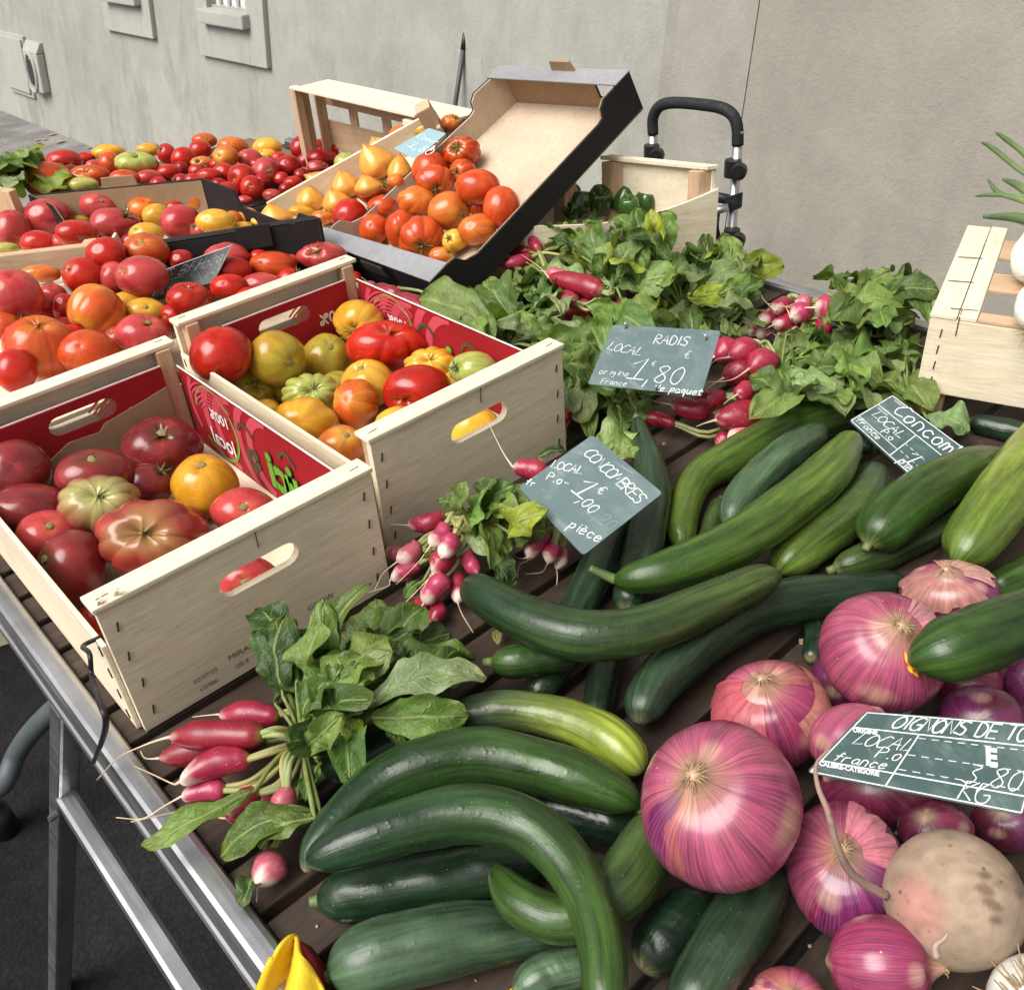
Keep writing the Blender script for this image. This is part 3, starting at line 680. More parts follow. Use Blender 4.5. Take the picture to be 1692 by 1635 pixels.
# ------------------------------------------------------------------ front wooden crates with handle slots
def slot(cx, cy, w_, h_, k=7):
    r = h_/2; out = []
    for i in range(k+1): a = -pi/2+pi*i/k; out.append((cx+w_/2-r+r*cos(a), cy+r*sin(a)))
    for i in range(k+1): a = pi/2+pi*i/k; out.append((cx-w_/2+r+r*cos(a), cy+r*sin(a)))
    return out
def arc_strip(m, o, ex, ey, c, r0, r1, a0, a1, n=24, lim=None):
    v = []
    for i in range(n+1):
        a = a0+(a1-a0)*i/n
        for r in (r0, r1):
            x, y = c[0]+r*cos(a), c[1]+r*sin(a)
            if lim: x = min(max(x, lim[0]), lim[1]); y = min(max(y, lim[2]), lim[3])
            v.append(o+ex*x+ey*y)
    m.add(v, [[2*i, 2*i+1, 2*i+3, 2*i+2] for i in range(n)])
def liner_art(parent, o, ex, ey, W, H, back):
    """printed motifs on a red liner panel seen in mirror writing; o lower-left"""
    n = nrm(np.cross(ex, ey)); n = n if n@(CPOS-o) > 0 else -n; o = o+n*.0005
    lim = (.002, W-.002, .002, H-.004); lg = .80
    p, g, d = MB(), MB(), MB()
    if not back:
        for cx in (W*.45, W*.66):
            for r in (.42, .66): arc_strip(p, o, ex, ey, (cx, H*.5), H*r, H*(r+.13), -1.3, 1.5, 20, lim)
    arc_strip(p, o, ex, ey, (W*lg, H*.60), H*.52, H*.60, -.6, .7, 12, lim)
    arc_strip(g, o+n*.0004, ex, ey, (W*lg, H*.50), H*.43, H*.47, .2, 5.6, 36, lim)
    s = MB()
    for j in range(6): arc_strip(s, o+n*.0008, ex, ey, (W*lg, H*.30), H*(.42+.052*j), H*(.445+.052*j), .75, 2.3, 14, lim)
    for k, cx in enumerate((W*.36, W*.60) if not back else (W*.08, W*.14)):
        arc_strip(d, o+n*.0008, ex, ey, (cx, H*.62), H*.13, H*.18, .2, 2.9, 12, lim)
        for j in range(5): a = 1.25*j+k; arc_strip(d, o+n*.0009, ex, ey, (cx+H*.10*cos(a)-H*.05, H*.36+H*.10*sin(a)), 0.0002, H*(.06+.02*(j % 2)), 0, 2*pi, 9, lim)
    p.build('printed_rings', M['linepink'], parent); g.build('printed_arc', M['linegreen'], parent); d.build('printed_leaves', M['linedark'], parent); s.build('printed_stripes', M['linepink'], parent)
    x0 = W*lg+(H*.36 if back else -H*.34)
    flat_text('print', 'local', H*.30, o+n*.0014+ex*x0+ey*(H*.20), ex, ey, 'linewhite', parent, 0, back, bold=.0006)
    flat_text('print', '100%', H*.20, o+n*.0014+ex*x0+ey*(H*.56), ex, ey, 'linewhite', parent, 0, back, bold=.0005)
    return n
def front_crate(name, ox, oy, W, L, H, SH, label, lined, handle_y=.115):
    r = empty(name, (ox, oy, 0), label, 'crate', 'wooden tomato crates with handle slots'); o = np.array([ox, oy, .001])
    E = np.array
    def endboard(y, tag_):
        m = MB(); t = .009
        m.plate([[(0, 0), (W, 0), (W, H-.006), (0, H-.006)], slot(W*.5+.006, H*.69, W*.30, .027)], o+E([0, y, 0]) if y == 0 else o+E([0, y-t, 0]), (1, 0, 0), (0, 0, 1), -t, gr=0)
        eb = m.build('end_board', M['ply'], r)
        m = MB(); yy = y if y == 0 else y-.026
        m.box(o+E([-.003, yy-(.002 if y == 0 else 0), H-.0058]), (W+.006, 0, 0), (0, .028, 0), (0, 0, .006), .0015); cp = m.build('cap_rail', M['ply'], r)
        for x in (0.0065, W-.0265):
            m = MB(); y0 = y+t+.0005 if y == 0 else y-t-.0205
            m.box(o+E([x, y0, .004]), (.020, 0, 0), (0, .020, 0), (0, 0, H-.0105), .002, grain=2); m.build('corner_post', M['pine'], r)
        s = MB(); ys_ = y-.0006 if y == 0 else y+.0006
        for x in (.013, W-.014):
            for z in np.linspace(.022, H-.03, 4):
                q = o+E([x+random.uniform(-.002, .002), ys_, z]); s.tube([q+E([-.0008, 0, -.005]), q+E([.0012, 0, .005])], .0009, 5)
        q = o+E([W*.535, ys_, H-.024]); s.tube([q, q+E([0, -.002, .02]), q+E([0, .014, .0212])], .0006, 5)
        for x in (.012, W-.012): q = o+E([x, y+(.010 if y == 0 else -.010), H+.0004]); s.tube([q+E([-.006, 0, 0]), q+E([.006, .001, 0])], .0006, 4)
        q = o+E([W*.5, ys_, .006]); s.tube([q, q+E([0, -.001, .012])], .0008, 5)
        s.build_each('staple', M['wire'], r)
        return eb
    fb = endboard(0, 'front'); bb = endboard(L, 'back')
    for x in (-.0052, W+.0002):
        m = MB(); m.box(o+E([x, .0095, .0]), (.005, 0, 0), (0, L-.019, 0), (0, 0, SH), .0012); m.build('side_board', M['ply'], r)
        s = MB(); xs = x-.0005 if x < 0 else x+.0055
        for y in (.02, L-.02):
            for z in np.linspace(.015, SH-.012, 4): q = o+E([xs, y, z]); s.tube([q+E([0, -.001, -.0055]), q+E([0, .001, .0055])], .0009, 5)
        s.build_each('staple', M['wire'], r)
    m = MB(); m.box(o+E([.0, .0105, .004]), (W, 0, 0), (0, L-.021, 0), (0, 0, .005), .001); m.build('base_board', M['ply'], r)
    # cardboard liner
    t = .003; zt = .0095
    for wall_, col_, hh in lined:
        m = MB()
        if wall_ == 'back': a, ex, Wd = o+E([.028, L-.0325, zt]), E([1., 0, 0]), W-.056
        if wall_ == 'right': a, ex, Wd = o+E([W-.0045, .031, zt]), E([0, 1., 0]), L-.062
        loops = [[(0, 0), (Wd, 0), (Wd, hh), (0, hh)]]
        if wall_ == 'back' and col_ == 'linered': loops.append(slot(Wd*.5+.006, H*.69-zt, W*.30, .026))
        m.plate(loops, a, ex, (0, 0, 1), t*.6 if wall_ == 'right' else t*.6)
        lp = m.build('liner', M[col_], r)
        if col_ == 'linered':
            liner_art(lp, a, ex if wall_ == 'back' else ex, E([0, 0, 1.]), Wd, hh, wall_ == 'back')
            e = MB(); e.box(a+E([0, 0, hh+.0002]), ex*Wd, E([0, .002, 0]) if wall_ == 'back' else E([-.002, 0, 0]), (0, 0, .0012), 0); e.build('liner_edge', M['linewhite'], lp)
            if wall_ == 'right':
                n = E([-1., 0, 0]); yv = E([0, 1., 0]); zv = E([0, 0, 1.])
                for f0, txt in ((.335, 'ici'), (.08, 'mon')):
                    q = a+n*.0022+yv*(Wd*f0)+zv*(hh*.22)
                    flat_text('print', txt, hh*.62, q, yv, zv, 'linedark', lp, .0002, False, bold=.0042); flat_text('print', txt, hh*.62, q, yv, zv, 'linegreen', lp, .0008, False, bold=.0026)
    return r, fb, o
CW, CL, CH, CS = .30, .4871, .1623, .112
ra, fa, oa = front_crate('tomato_crate', 0, 0, CW, CL, CH, CS, 'wooden crate nearest the table rim holding dark burgundy tomatoes', (('back', 'linered', .128), ('right', 'linered', .120)))
rb, fb_, ob_ = front_crate('tomato_crate', .3345, .0482, CW, CL, CH, CS, 'wooden crate of yellow and red ribbed tomatoes beside the radish greens', (('back', 'linered', .128), ('right', 'linered', .122)))
# torn brown flap inside the front crate's back liner
m = MB(); a = np.array([0.028, CL-.0345, .0095])
m.plate([[(0.06, 0), (.243, 0), (.243, .10), (.20, .092), (.15, .084), (.14, .075), (.10, .078), (.06, .06)]], a, (1, 0, 0), (0, 0, 1), .0014); m.build('torn_liner', M['kraftdark'], ra)
# stamped print on the front board
ex_, ez_ = np.array([1., 0, 0]), np.array([0, 0, 1.]); q0 = np.array([0, -.0002, 0])
def stamp(txt, px, py, size, par, dy=0.0):
    P = Y(px, py, oa[1]-.0002); flat_text('stamped_print', txt, size, P, ex_, ez_, 'ink', par, .0004)
stamp('02/07/25', 321, 1130, .0075, fa); stamp('LI5986', 331, 1142, .0072, fa); stamp('MIRAN', 378, 1092, .0105, fa); stamp('DE 8', 390, 1104, .0075, fa); stamp('GROW', 509, 1010, .0105, fa)
# splinters on the top corner
for (r_, P) in ((ra, np.array([.004, .002, CH+.001])), (rb, np.array([.02, .004, CH+.001]))):
    m = MB()
    for i in range(5):
        d = np.array([random.uniform(.2, 1), random.uniform(-.7, .4), random.uniform(.1, .7)])*.014; m.tube([P, P+d*.6+(0, 0, .002), P+d], [.0012, .0008, .0002], 4)
    m.build('splinter', M['ply'], r_)

# ------------------------------------------------------------------ crates and cardboard trays behind
def tray4(name, tl4, hgt, nvec, mats, label, cat, th=.005, group=None, dips={}):
    """cardboard tray from its four top corners (front-left, front-right, back-right, back-left) in the place"""
    P = [V3(p) for p in tl4]; n = nrm(nvec); r = empty(name, P[0]-n*hgt, label, cat, group); c = sum(P)/4
    inn = [p+nrm(c-p)*th*1.5 for p in P]; lo = [p-n*hgt for p in P]; loi = [p-n*hgt for p in inn]
    for i in range(4):
        j = (i+1) % 4; nm = ('front_wall', 'side_wall', 'back_wall', 'side_wall')[i]
        if i in dips:      # side wall cut lower between its corners
            a_, b_ = lo[i], lo[j]; e = nrm(b_-a_); Lw = np.linalg.norm(b_-a_); hh = hgt; hb = hgt+(P[j]-P[i])@n-(lo[j]-lo[i])@n; dp = dips[i]; s0, s1 = (.30, .16) if i == 1 else (.10, .62)
            up_ = [(0, 0), (Lw, 0), (Lw, hh), (Lw*(1-s0), hh), (Lw*(1-s0)-.02, hh-dp), (Lw*s1+.02, hh-dp), (Lw*s1, hh)] + ([(0, hh)] if i == 1 else [])
            if i == 3: up_ = [(0, 0), (Lw, 0), (Lw, hh-dp), (Lw*.35, hh-dp), (Lw*.22, hh), (0, hh)]
            d_ = nrm(c-(P[i]+P[j])/2); s_ = 1 if np.cross(e, n)@d_ > 0 else -1
            m = MB(); m.plate([up_], a_, e, n, .005*s_); wl_ = m.build(nm, M[mats[0]], r)
            m = MB(); m.plate([up_], a_+d_*.0055, e, n, .0006*s_); m.build('lining', M[mats[1]], wl_); continue
        m = MB(); m.hexa([lo[i], lo[j], loi[j], loi[i], P[i], P[j], inn[j], inn[i]], .001); wl_ = m.build(nm, M[mats[0]], r)
        m = MB(); k = .0012; d = nrm(c-(P[i]+P[j])/2)
        m.quad(loi[i]+d*k, loi[j]+d*k, inn[j]+d*k-n*.002, inn[i]+d*k-n*.002, .001 if False else -.001, 0); m.build('lining', M[mats[1]], wl_)
    m = MB(); m.hexa([p+n*.001 for p in loi]+[p+n*.004 for p in loi], 0); m.build('base', M[mats[2]], r)
    return r, P, inn, loi, n
random.seed(11)
# wooden crate with a rail, left of the black tray
R1, R0 = Z(152, 405, .16), Z(-75, 432, .16); u = nrm(R0-R1); bk = np.array([u[1], -u[0], 0]); bk = bk if bk@CF > 0 else -bk
rc = empty('tomato_crate', R1*[1, 1, 0], 'wooden crate with an open slot under its top rail, left of the black tray', 'crate')
m = MB(); m.box(R1-UPV*.04, u*.4, bk*.018, UPV*.04, .002); m.build('top_rail', M['pine'], rc)
m = MB(); m.box(R1*[1, 1, 0]+UPV*.002, u*.4, bk*.008, UPV*.095, .002); m.build('front_board', M['ply'], rc)
for k in (.0, .37):
    m = MB(); m.box(R1*[1, 1, 0]+UPV*.002+bk*.0185+u*k, u*.022, bk*.022, UPV*.157, .002, grain=2); m.build('corner_post', M['pine'], rc)
m = MB(); m.box(R1*[1, 1, 0]+UPV*.002+bk*.041, u*.006, bk*.30, UPV*.12, .001); m.build('side_board', M['ply'], rc)
m = MB(); m.box(R1*[1, 1, 0]+UPV*.085+bk*.02+u*.008, u*.39, bk*.32, UPV*.006, .001); m.build('base_board', M['ply'], rc)
# end of one more crate at the left picture edge
m = MB(); P = Z(27, 312, .19); Q = Z(-40, 303, .19)
e = empty('crate_end', P*[1, 1, 0], 'plain wooden crate end in front of the green lettuce', 'crate')
m.quad(P*[1, 1, 0]+UPV*.002, P, Q, Q*[1, 1, 0]+UPV*.002, .018, .002); m.build('end_board', M['pine'], e)

# black cardboard trays
T1 = [Z(235, 410, .135), Z(531, 364, .16), Z(334, 294, .165), Z(46, 322, .165)]
t1n = nrm(np.cross(T1[1]-T1[0], T1[3]-T1[0]))
t1, P1, in1, lo1, n1 = tray4('cardboard_tray', T1, .13, UPV, ('blackboard', 'kraftdark', 'kraft'), 'black cardboard tray of pink and yellow tomatoes with a notched front edge', 'cardboard tray', dips={1: .030, 3: .055})
m = MB(); m.hexa([p*[1, 1, 0]+UPV*.086 for p in lo1]+[p*[1, 1, 0]+UPV*.091 for p in lo1], 0); m.build('raised_base', M['kraft'], t1)
a, b_ = P1[0], P1[1]; d = nrm(b_-a); nn = nrm(np.cross(d, UPV)); inw = nrm(sum(P1)/4-(a+b_)/2)
m = MB(); m.quad(a+UPV*.0015, b_+UPV*.0015, b_+inw*.022+UPV*.0015, a+inw*.022+UPV*.0015, .002, 0); m.build('folded_edge', M['blackboard'], t1)
q = X(398, 392, 0) ; f_ = .52
c = a+(b_-a)*f_; m = MB(); m.quad(c-inw*.0045-UPV*.03, c+d*.062-inw*.0045-UPV*.03, c+d*.062-inw*.0045+UPV*.012, c-inw*.0045+UPV*.012, .004, .002); m.build('tab', M['blackboard'], t1)
a2, b2 = P1[3], P1[2]; c = a2+(b2-a2)*.42; d2 = nrm(b2-a2); m = MB(); m.quad(c-UPV*.01, c+d2*.075-UPV*.01, c+d2*.07+UPV*.02, c+d2*.005+UPV*.02, .004, .002); m.build('tab', M['kraftdark'], t1)

# low black tray behind the second crate
Dc = [np.array([.318, .56, .07]), np.array([.715, .548, .07]), np.array([.715, .70, .07]), np.array([.40, .875, .07])]
td, PD, inD, loD, nD = tray4('cardboard_tray', Dc, .068, UPV, ('blackboard', 'kraftdark', 'kraft'), 'low black tray of red tomatoes with a black price sign', 'cardboard tray')
cc = empty('tomato_crate', (.02, .5, 0), 'open crate of large pink and orange tomatoes behind the front crate', 'crate')
m = MB(); m.box((-.012, .505, .002), (.006, 0, 0), (0, .47, 0), UPV*.09, .001); m.box((.306, .505, .002), (.006, 0, 0), (0, .40, 0), UPV*.075, .001); m.build('side_board', M['ply'], cc)
m = MB(); m.box((-.005, .505, .007), (.31, 0, 0), (0, .45, .108), UPV*.006, .001); m.build('base_board', M['ply'], cc)
m = MB(); m.box((.325, .562, .02), (.385, 0, 0), (0, .14, .034), UPV*.004, .0005); m.build('sloped_base', M['kraft'], td)
m = MB(); m.box((-.005, .496, .002), (.31, 0, 0), (0, .008, 0), UPV*.10, .001); m.build('end_board', M['ply'], cc)

# big black box propped up at a slant
K = [Z(520, 396, .10), Z(712, 466, .112), Z(1040, 119, .335), Z(826, 111, .325)]
kn = nrm(np.cross(K[1]-K[0], K[3]-K[0])); KD = .078
kb = empty('tilted_box', K[0]-kn*KD, 'large black cardboard box propped at a slant with its brown inside half empty', 'cardboard box')
def KP(u_, v_, h=0.0): return (K[0]*(1-u_)+K[1]*u_)*(1-v_)+(K[3]*(1-u_)+K[2]*u_)*v_+kn*h
m = MB(); m.hexa([KP(.0, 0, -KD), KP(1, 0, -KD), KP(1, 1, -KD), KP(0, 1, -KD), KP(0, 0, -KD+.004), KP(1, 0, -KD+.004), KP(1, 1, -KD+.004), KP(0, 1, -KD+.004)], .0005, grain=0); m.build('base', M['kraft'], kb)
def kplate(loop, o, ex, ey, th, outer, inner, name):
    m = MB(); m.plate(loop, o, ex, ey, th); w_ = m.build(name, M[outer], kb)
    n = nrm(np.cross(ex, ey)); c_ = KP(.5, .5, -KD/2); s = 1 if n@(c_-o) > 0 else -1
    m = MB(); m.plate(loop, o+n*((th+.0004) if s*th > 0 else -.0004*np.sign(th)), ex, ey, .0028*np.sign(s)); m.build('lining', M[inner], w_)
Wd = np.linalg.norm(K[1]-K[0]); Wb = np.linalg.norm(K[2]-K[3])
for (A, B_, sgn) in ((KP(1, 0, -KD), KP(1, 1, -KD), 1), (KP(0, 0, -KD), KP(0, 1, -KD), -1)):
    L_ = np.linalg.norm(B_-A); ex = nrm(B_-A); ey = kn
    lp = [(0, 0), (L_, 0), (L_, KD-.001), (L_-.075, KD-.001), (L_-.088, KD-.010), (L_-.092, KD-.026), (L_-.105, KD-.030), (.10, KD-.030), (.075, KD-.022), (.06, KD-.003), (.05, KD-.001), (0, KD-.001)]
    kplate([lp], A, ex, ey, .0045*(-sgn if np.cross(ex, ey)@(K[1]-K[0]) > 0 else sgn), 'blackboard', 'kraftdark' if sgn > 0 else 'kraft', 'side_wall')
for (A, B_, hole) in ((KP(0, 0, -KD), KP(1, 0, -KD), 0), (KP(0, 1, -KD), KP(1, 1, -KD), 1)):
    L_ = np.linalg.norm(B_-A); ex = nrm(B_-A); loops = [[(.005, 0), (L_-.005, 0), (L_-.005, KD-.001), (.005, KD-.001)]]
    if hole: loops.append([(L_*.72, KD*.30), (L_*.90, KD*.30), (L_*.89, KD*.62), (L_*.86, KD*.72), (L_*.72, KD*.68)])
    s = 1 if np.cross(ex, kn)@(KP(.5, .5)-A) > 0 else -1
    kplate(loops, A, ex, kn, .004*s, 'blackboard', 'kraftdark', 'end_wall')
m = MB(); m.quad(KP(-.005, -.003), KP(1.0, -.003), KP(1.0, .080), KP(.0, .062), .003, .0006); m.build('folded_flap', M['greyfold'], kb)
m = MB(); m.quad(KP(-.0, .93), KP(1.0, .925), KP(1.0, 1.004), KP(-.0, 1.004), .003, .0006); m.build('folded_flap', M['greyfold'], kb)
m = MB(); a = KP(.44, .995); m.quad(a, KP(.62, .995), KP(.60, .995)+kn*.022, KP(.45, .995)+kn*.022, .005, .001); m.build('tab', M['kraftdark'], kb)
m = MB(); a = KP(.50, -.012); m.quad(KP(.46, -.014, -.018), KP(.66, -.014, -.018), KP(.65, -.014, .004), KP(.47, -.014, .004), .004, .001); m.build('tab', M['blackboard'], kb)
# crate that props the slanted box up
B0 = KP(.5, .75, -KD); yv = .10
pr_ = empty('prop_crate', (B0[0], B0[1], 0), 'upturned wooden crate propping up the slanted black box', 'crate')
m = MB()
for z0, z1 in ((.003, .07), (.085, .15)): m.box((B0[0]-.02, B0[1]-yv, z0), (.012, 0, 0), (0, 2*yv, 0), UPV*(z1-z0), .002)
m.build('front_slat', M['pine'], pr_)
m = MB()
for yq in (-yv, yv-.02): m.box((B0[0]-.008+.001, B0[1]+yq, .003), (.02, 0, 0), (0, .02, 0), UPV*.155, .002)
m.build('corner_post', M['pine'], pr_)

# slanted wooden crate of pointed tomatoes
OA, OB = PL(440, 334, K[0], kn), PL(718, 180, K[0], kn); od = nrm(OB-OA); ow = nrm(np.cross(od, kn)); OH = .06
oc_ = empty('slanted_crate', OA-kn*OH, 'slanted wooden crate of pointed yellow tomatoes left of the black box', 'crate')
m = MB(); m.quad(OA-kn*OH, OB-kn*OH, OB, OA, .006, .001); m.build('side_board', M['ply'], oc_)
iw = ow if ow@(K[0]-OA) > 0 else -ow
def kside(P): t = ((P-K[0])@od)/((K[3]-K[0])@od); return K[0]+(K[3]-K[0])*t-iw*.007
OAr, OBr = kside(OA), kside(OB)
m = MB(); m.hexa([OA-kn*OH, OB-kn*OH, OBr-kn*OH, OAr-kn*OH]+[p-kn*(OH-.004) for p in (OA, OB, OBr, OAr)], .0005); m.build('base_board', M['ply'], oc_)
m = MB(); m.quad(OB-kn*OH+iw*.007, OBr-kn*OH, OBr-kn*.01, OB+iw*.007-kn*.01, .008, .001); m.build('end_board', M['pine'], oc_)
m = MB(); m.box(OB-kn*OH-od*.03+iw*.008, od*.03, iw*.035, kn*(OH+.03), .002, grain=2); m.build('corner_post', M['pine'], oc_)
m = MB(); m.quad(OA-kn*OH+iw*.007, OAr-kn*OH, OAr-kn*.015, OA-kn*.015+iw*.007, .007, .001); m.build('front_board', M['ply'], oc_)

# crate standing on its side at the back, open towards us
xf, xb = 1.10, 1.19; L = X(478, 148, xf); zt = L[2]; Rr = X(672, 168, xf); yl, yr = L[1], Rr[1]
sc_ = empty('upright_crate', (xf, yr, .0), 'pale wooden crate stood on its side at the back with gaps between its boards', 'crate')
zb = .012; hh = zt-zb
m = MB(); m.box((xf, yl-.022, zb), (.022, 0, 0), (0, .022, 0), UPV*hh, .002, grain=2); m.build('corner_post', M['pine'], sc_)
m = MB(); m.box((xf, yr-.03, zb), (.022, 0, 0), (0, .055, 0), UPV*(hh-.008), .002, grain=2); m.build('corner_post', M['ply'], sc_)
m = MB()
for x0, x1 in ((xf+.024, xf+.046), (xf+.062, xb)): m.box((x0, yl-.008, zb), (x1-x0, 0, 0), (0, .007, 0), UPV*(hh-.002), .001, grain=2)
m.build('end_slat', M['pine'], sc_)
m = MB()
m.box((xb, yr-.12, zt-.052), (.008, 0, 0), (0, yl-yr+.12, 0), UPV*.05, .001); m.box((xb, yr-.12, zt-.20), (.008, 0, 0), (0, yl-yr+.12, 0), UPV*.11, .001)
m.box((xb, yr-.12, zb), (.008, 0, 0), (0, yl-yr+.12, 0), UPV*(max(.02, hh-.215)), .001); m.build('back_slat', M['pine'], sc_)
m = MB()
for yq in (yl-.12, (yl+yr)/2-.02): m.box((xb+.009, yq, zb), (.007, 0, 0), (0, .03, 0), UPV*(hh-.004), .001, grain=2)
m.build('batten', M['pine'], sc_)
m = MB(); m.box((xf+.02, yr-.12, zt+.0005), (xb-xf-.01, 0, 0), (0, yl-yr+.10, 0), UPV*.006, .001); m.box((xf, yr-.02, zt+.0005), (.0195, 0, 0), (0, yl-yr+.02, 0), UPV*.006, .001); m.build('top_board', M['ply'], sc_)

# crate of green peppers at the far rim
pz = .025; pA = Z(1181, 425, pz); pu = nrm(Z(918, 468, pz)-pA); PB = pA+pu*.36; pv = nrm(np.array([pu[1], -pu[0], 0])); pv = pv if pv@CF > 0 else -pv
pc = empty('pepper_crate', pA, 'light wooden crate of green peppers by the far table rim', 'crate')
def ztop(px, py, P):      # height on the vertical line through P seen at py
    lo, hi = P[2], P[2]+.4
    for _ in range(40):
        mdl = (lo+hi)/2; q = np.array([P[0], P[1], mdl])-CPOS; yy = PH/2-FPX*(q@CU)/(q@CF)
        if yy > py: lo = mdl
        else: hi = mdl
    return lo
zR, zL = ztop(0, 312, pA), ztop(0, 374, PB); zP = ztop(0, 268, pA)
m = MB(); n = 12; prof = []
for i in range(n+1): t = i/n; prof.append((.36*t, zR-pz+(zL-zR)*t-.028*sin(pi*t)*(1-.3*t)))
m.plate([[(0, 0), (.36, 0)]+prof[::-1]], pA, pu, UPV, -.005 if np.cross(pu, UPV)@pv < 0 else .005); m.build('front_board', M['ply'], pc)
zE = zP; pf = Z(1012, 251, zE)-np.array([pA[0], pA[1], zE]); PV_ = min(.36, float(np.linalg.norm(pf[:2]))-.01); pv = nrm(pf*[1, 1, 0])
m = MB(); m.box(pA+pv*.006, pv*PV_, pu*.007, UPV*(zE-pz-.012), .001, grain=0); m.box(pA+UPV*(zE-pz-.0115)+pv*.002, pv*(PV_+.01), pu*.022, UPV*.007, .001); m.build('end_board', M['ply'], pc)
for k in (.008, PV_-.02):
    m = MB(); m.box(pA+pv*k+pu*.0075, pu*.022, pv*.022, UPV*(zE-pz-.013), .002, grain=2); m.build('corner_post', M['pine'], pc)
m = MB(); m.box(pA+pv*(PV_-.004)+pu*.01, pu*.36, pv*.005, UPV*(zR-pz-.03), .001); m.build('back_board', M['ply'], pc)
m = MB(); m.box(pA+pv*.008+pu*.01+UPV*.002, pu*.35, pv*(PV_-.014), UPV*.005, .001); m.build('base_board', M['ply'], pc)
m = MB(); m.box(PB+pv*.006, pv*.02, -pu*.02, UPV*(zL-pz), .001, grain=2); m.build('corner_post', M['pine'], pc)

# crate of white onions at the right
oz = .042; A_ = Z(1513, 644, oz); B_ = Z(1745, 684, oz); ou = nrm(B_-A_); ov_ = np.array([-ou[1], ou[0], 0]); ov_ = ov_ if ov_@CF > 0 else -ov_
OHt = ztop(0, 524, A_)-oz; OLn, OWn = .30, .34
wc = empty('white_onion_crate', A_*[1, 1, 0], 'upturned pale wooden crate with slatted top carrying white onions', 'crate')
m = MB(); m.box(A_, ou*OLn, ov_*.007, UPV*OHt, .0012); m.build('front_board', M['ply'], wc)
m = MB(); m.box(A_+ov_*.0075, ov_*OWn, ou*.007, UPV*(OHt-.001), .0012); m.build('side_board', M['ply'], wc)
tz = UPV*(OHt+.0005)
m = MB(); m.box(A_+tz-ou*.001-ov_*.001, ov_*OWn, ou*.032, UPV*.005, .001); m.box(A_+tz+ou*.0325, ov_*OWn, ou*.022, UPV*.006, .001); m.build('top_slat', M['ply'], wc)
m = MB(); m.box(A_+tz+ou*.056+ov_*.0, ou*.25, ov_*.024, UPV*.005, .001); m.box(A_+tz+ou*.056+ov_*.10, ou*.25, ov_*.06, UPV*.005, .001); m.box(A_+tz+ou*.056+ov_*.22, ou*.25, ov_*.07, UPV*.005, .001); m.build('cross_slat', M['pine'], wc)
for k, kk in ((.001, .009), (.20, .009), (.001, .28)):
    m = MB(); m.box(A_*[1, 1, 0]+UPV*.001+ou*k+ov_*kk, ou*.035, ov_*.03, UPV*(oz+OHt-.003), .002, grain=2); m.build('corner_post', M['pine'], wc)
s = MB()
for z in np.linspace(.018, OHt-.02, 4): q = A_+ou*.016-ov_*.0006+UPV*z; s.tube([q-UPV*.006, q+UPV*.006+ou*.0008], .0009, 5)
for (a, b2) in ((.036, .0), (.02, .09), (.02, .18)): q = A_+tz+UPV*.0066+ou*a+ov_*(b2+.02); s.tube([q-ou*.016, q+ou*.016+ov_*.004], .0007, 4)
q = A_+ou*.034-ov_*.0008+UPV*(OHt-.02); s.tube([q, q+UPV*.026, q+UPV*.027+ov_*.02], .0007, 4)
s.build_each('staple', M['wire'], wc)
# ------------------------------------------------------------------ tomatoes
TY = {  # name, base, second tone, shoulder, groove
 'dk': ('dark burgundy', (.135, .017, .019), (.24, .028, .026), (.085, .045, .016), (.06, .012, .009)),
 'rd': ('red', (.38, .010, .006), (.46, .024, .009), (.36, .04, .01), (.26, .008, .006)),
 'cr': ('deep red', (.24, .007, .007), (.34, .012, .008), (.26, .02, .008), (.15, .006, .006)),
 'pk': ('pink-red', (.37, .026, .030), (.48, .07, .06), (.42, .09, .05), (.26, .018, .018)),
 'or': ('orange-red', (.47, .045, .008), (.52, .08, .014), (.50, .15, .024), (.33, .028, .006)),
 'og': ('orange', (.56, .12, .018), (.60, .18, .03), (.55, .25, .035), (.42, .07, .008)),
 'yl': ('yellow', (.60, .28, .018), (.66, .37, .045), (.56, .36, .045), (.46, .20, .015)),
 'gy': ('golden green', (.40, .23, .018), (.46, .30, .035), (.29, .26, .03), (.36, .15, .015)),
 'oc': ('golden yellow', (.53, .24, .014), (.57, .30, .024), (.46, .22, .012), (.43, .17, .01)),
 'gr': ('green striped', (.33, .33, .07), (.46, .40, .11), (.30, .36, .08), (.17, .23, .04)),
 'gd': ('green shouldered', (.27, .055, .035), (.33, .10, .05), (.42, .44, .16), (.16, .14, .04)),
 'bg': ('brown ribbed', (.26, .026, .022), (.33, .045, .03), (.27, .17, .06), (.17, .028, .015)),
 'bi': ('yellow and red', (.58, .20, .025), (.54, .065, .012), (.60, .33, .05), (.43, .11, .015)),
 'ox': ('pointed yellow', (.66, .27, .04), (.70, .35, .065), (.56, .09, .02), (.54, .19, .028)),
}
def camrot(v3, c):     # sight-line aligned (right, up, towards viewer) to the place
    r, u, f = lframe(c); return v3[0]*r+v3[1]*u-v3[2]*f
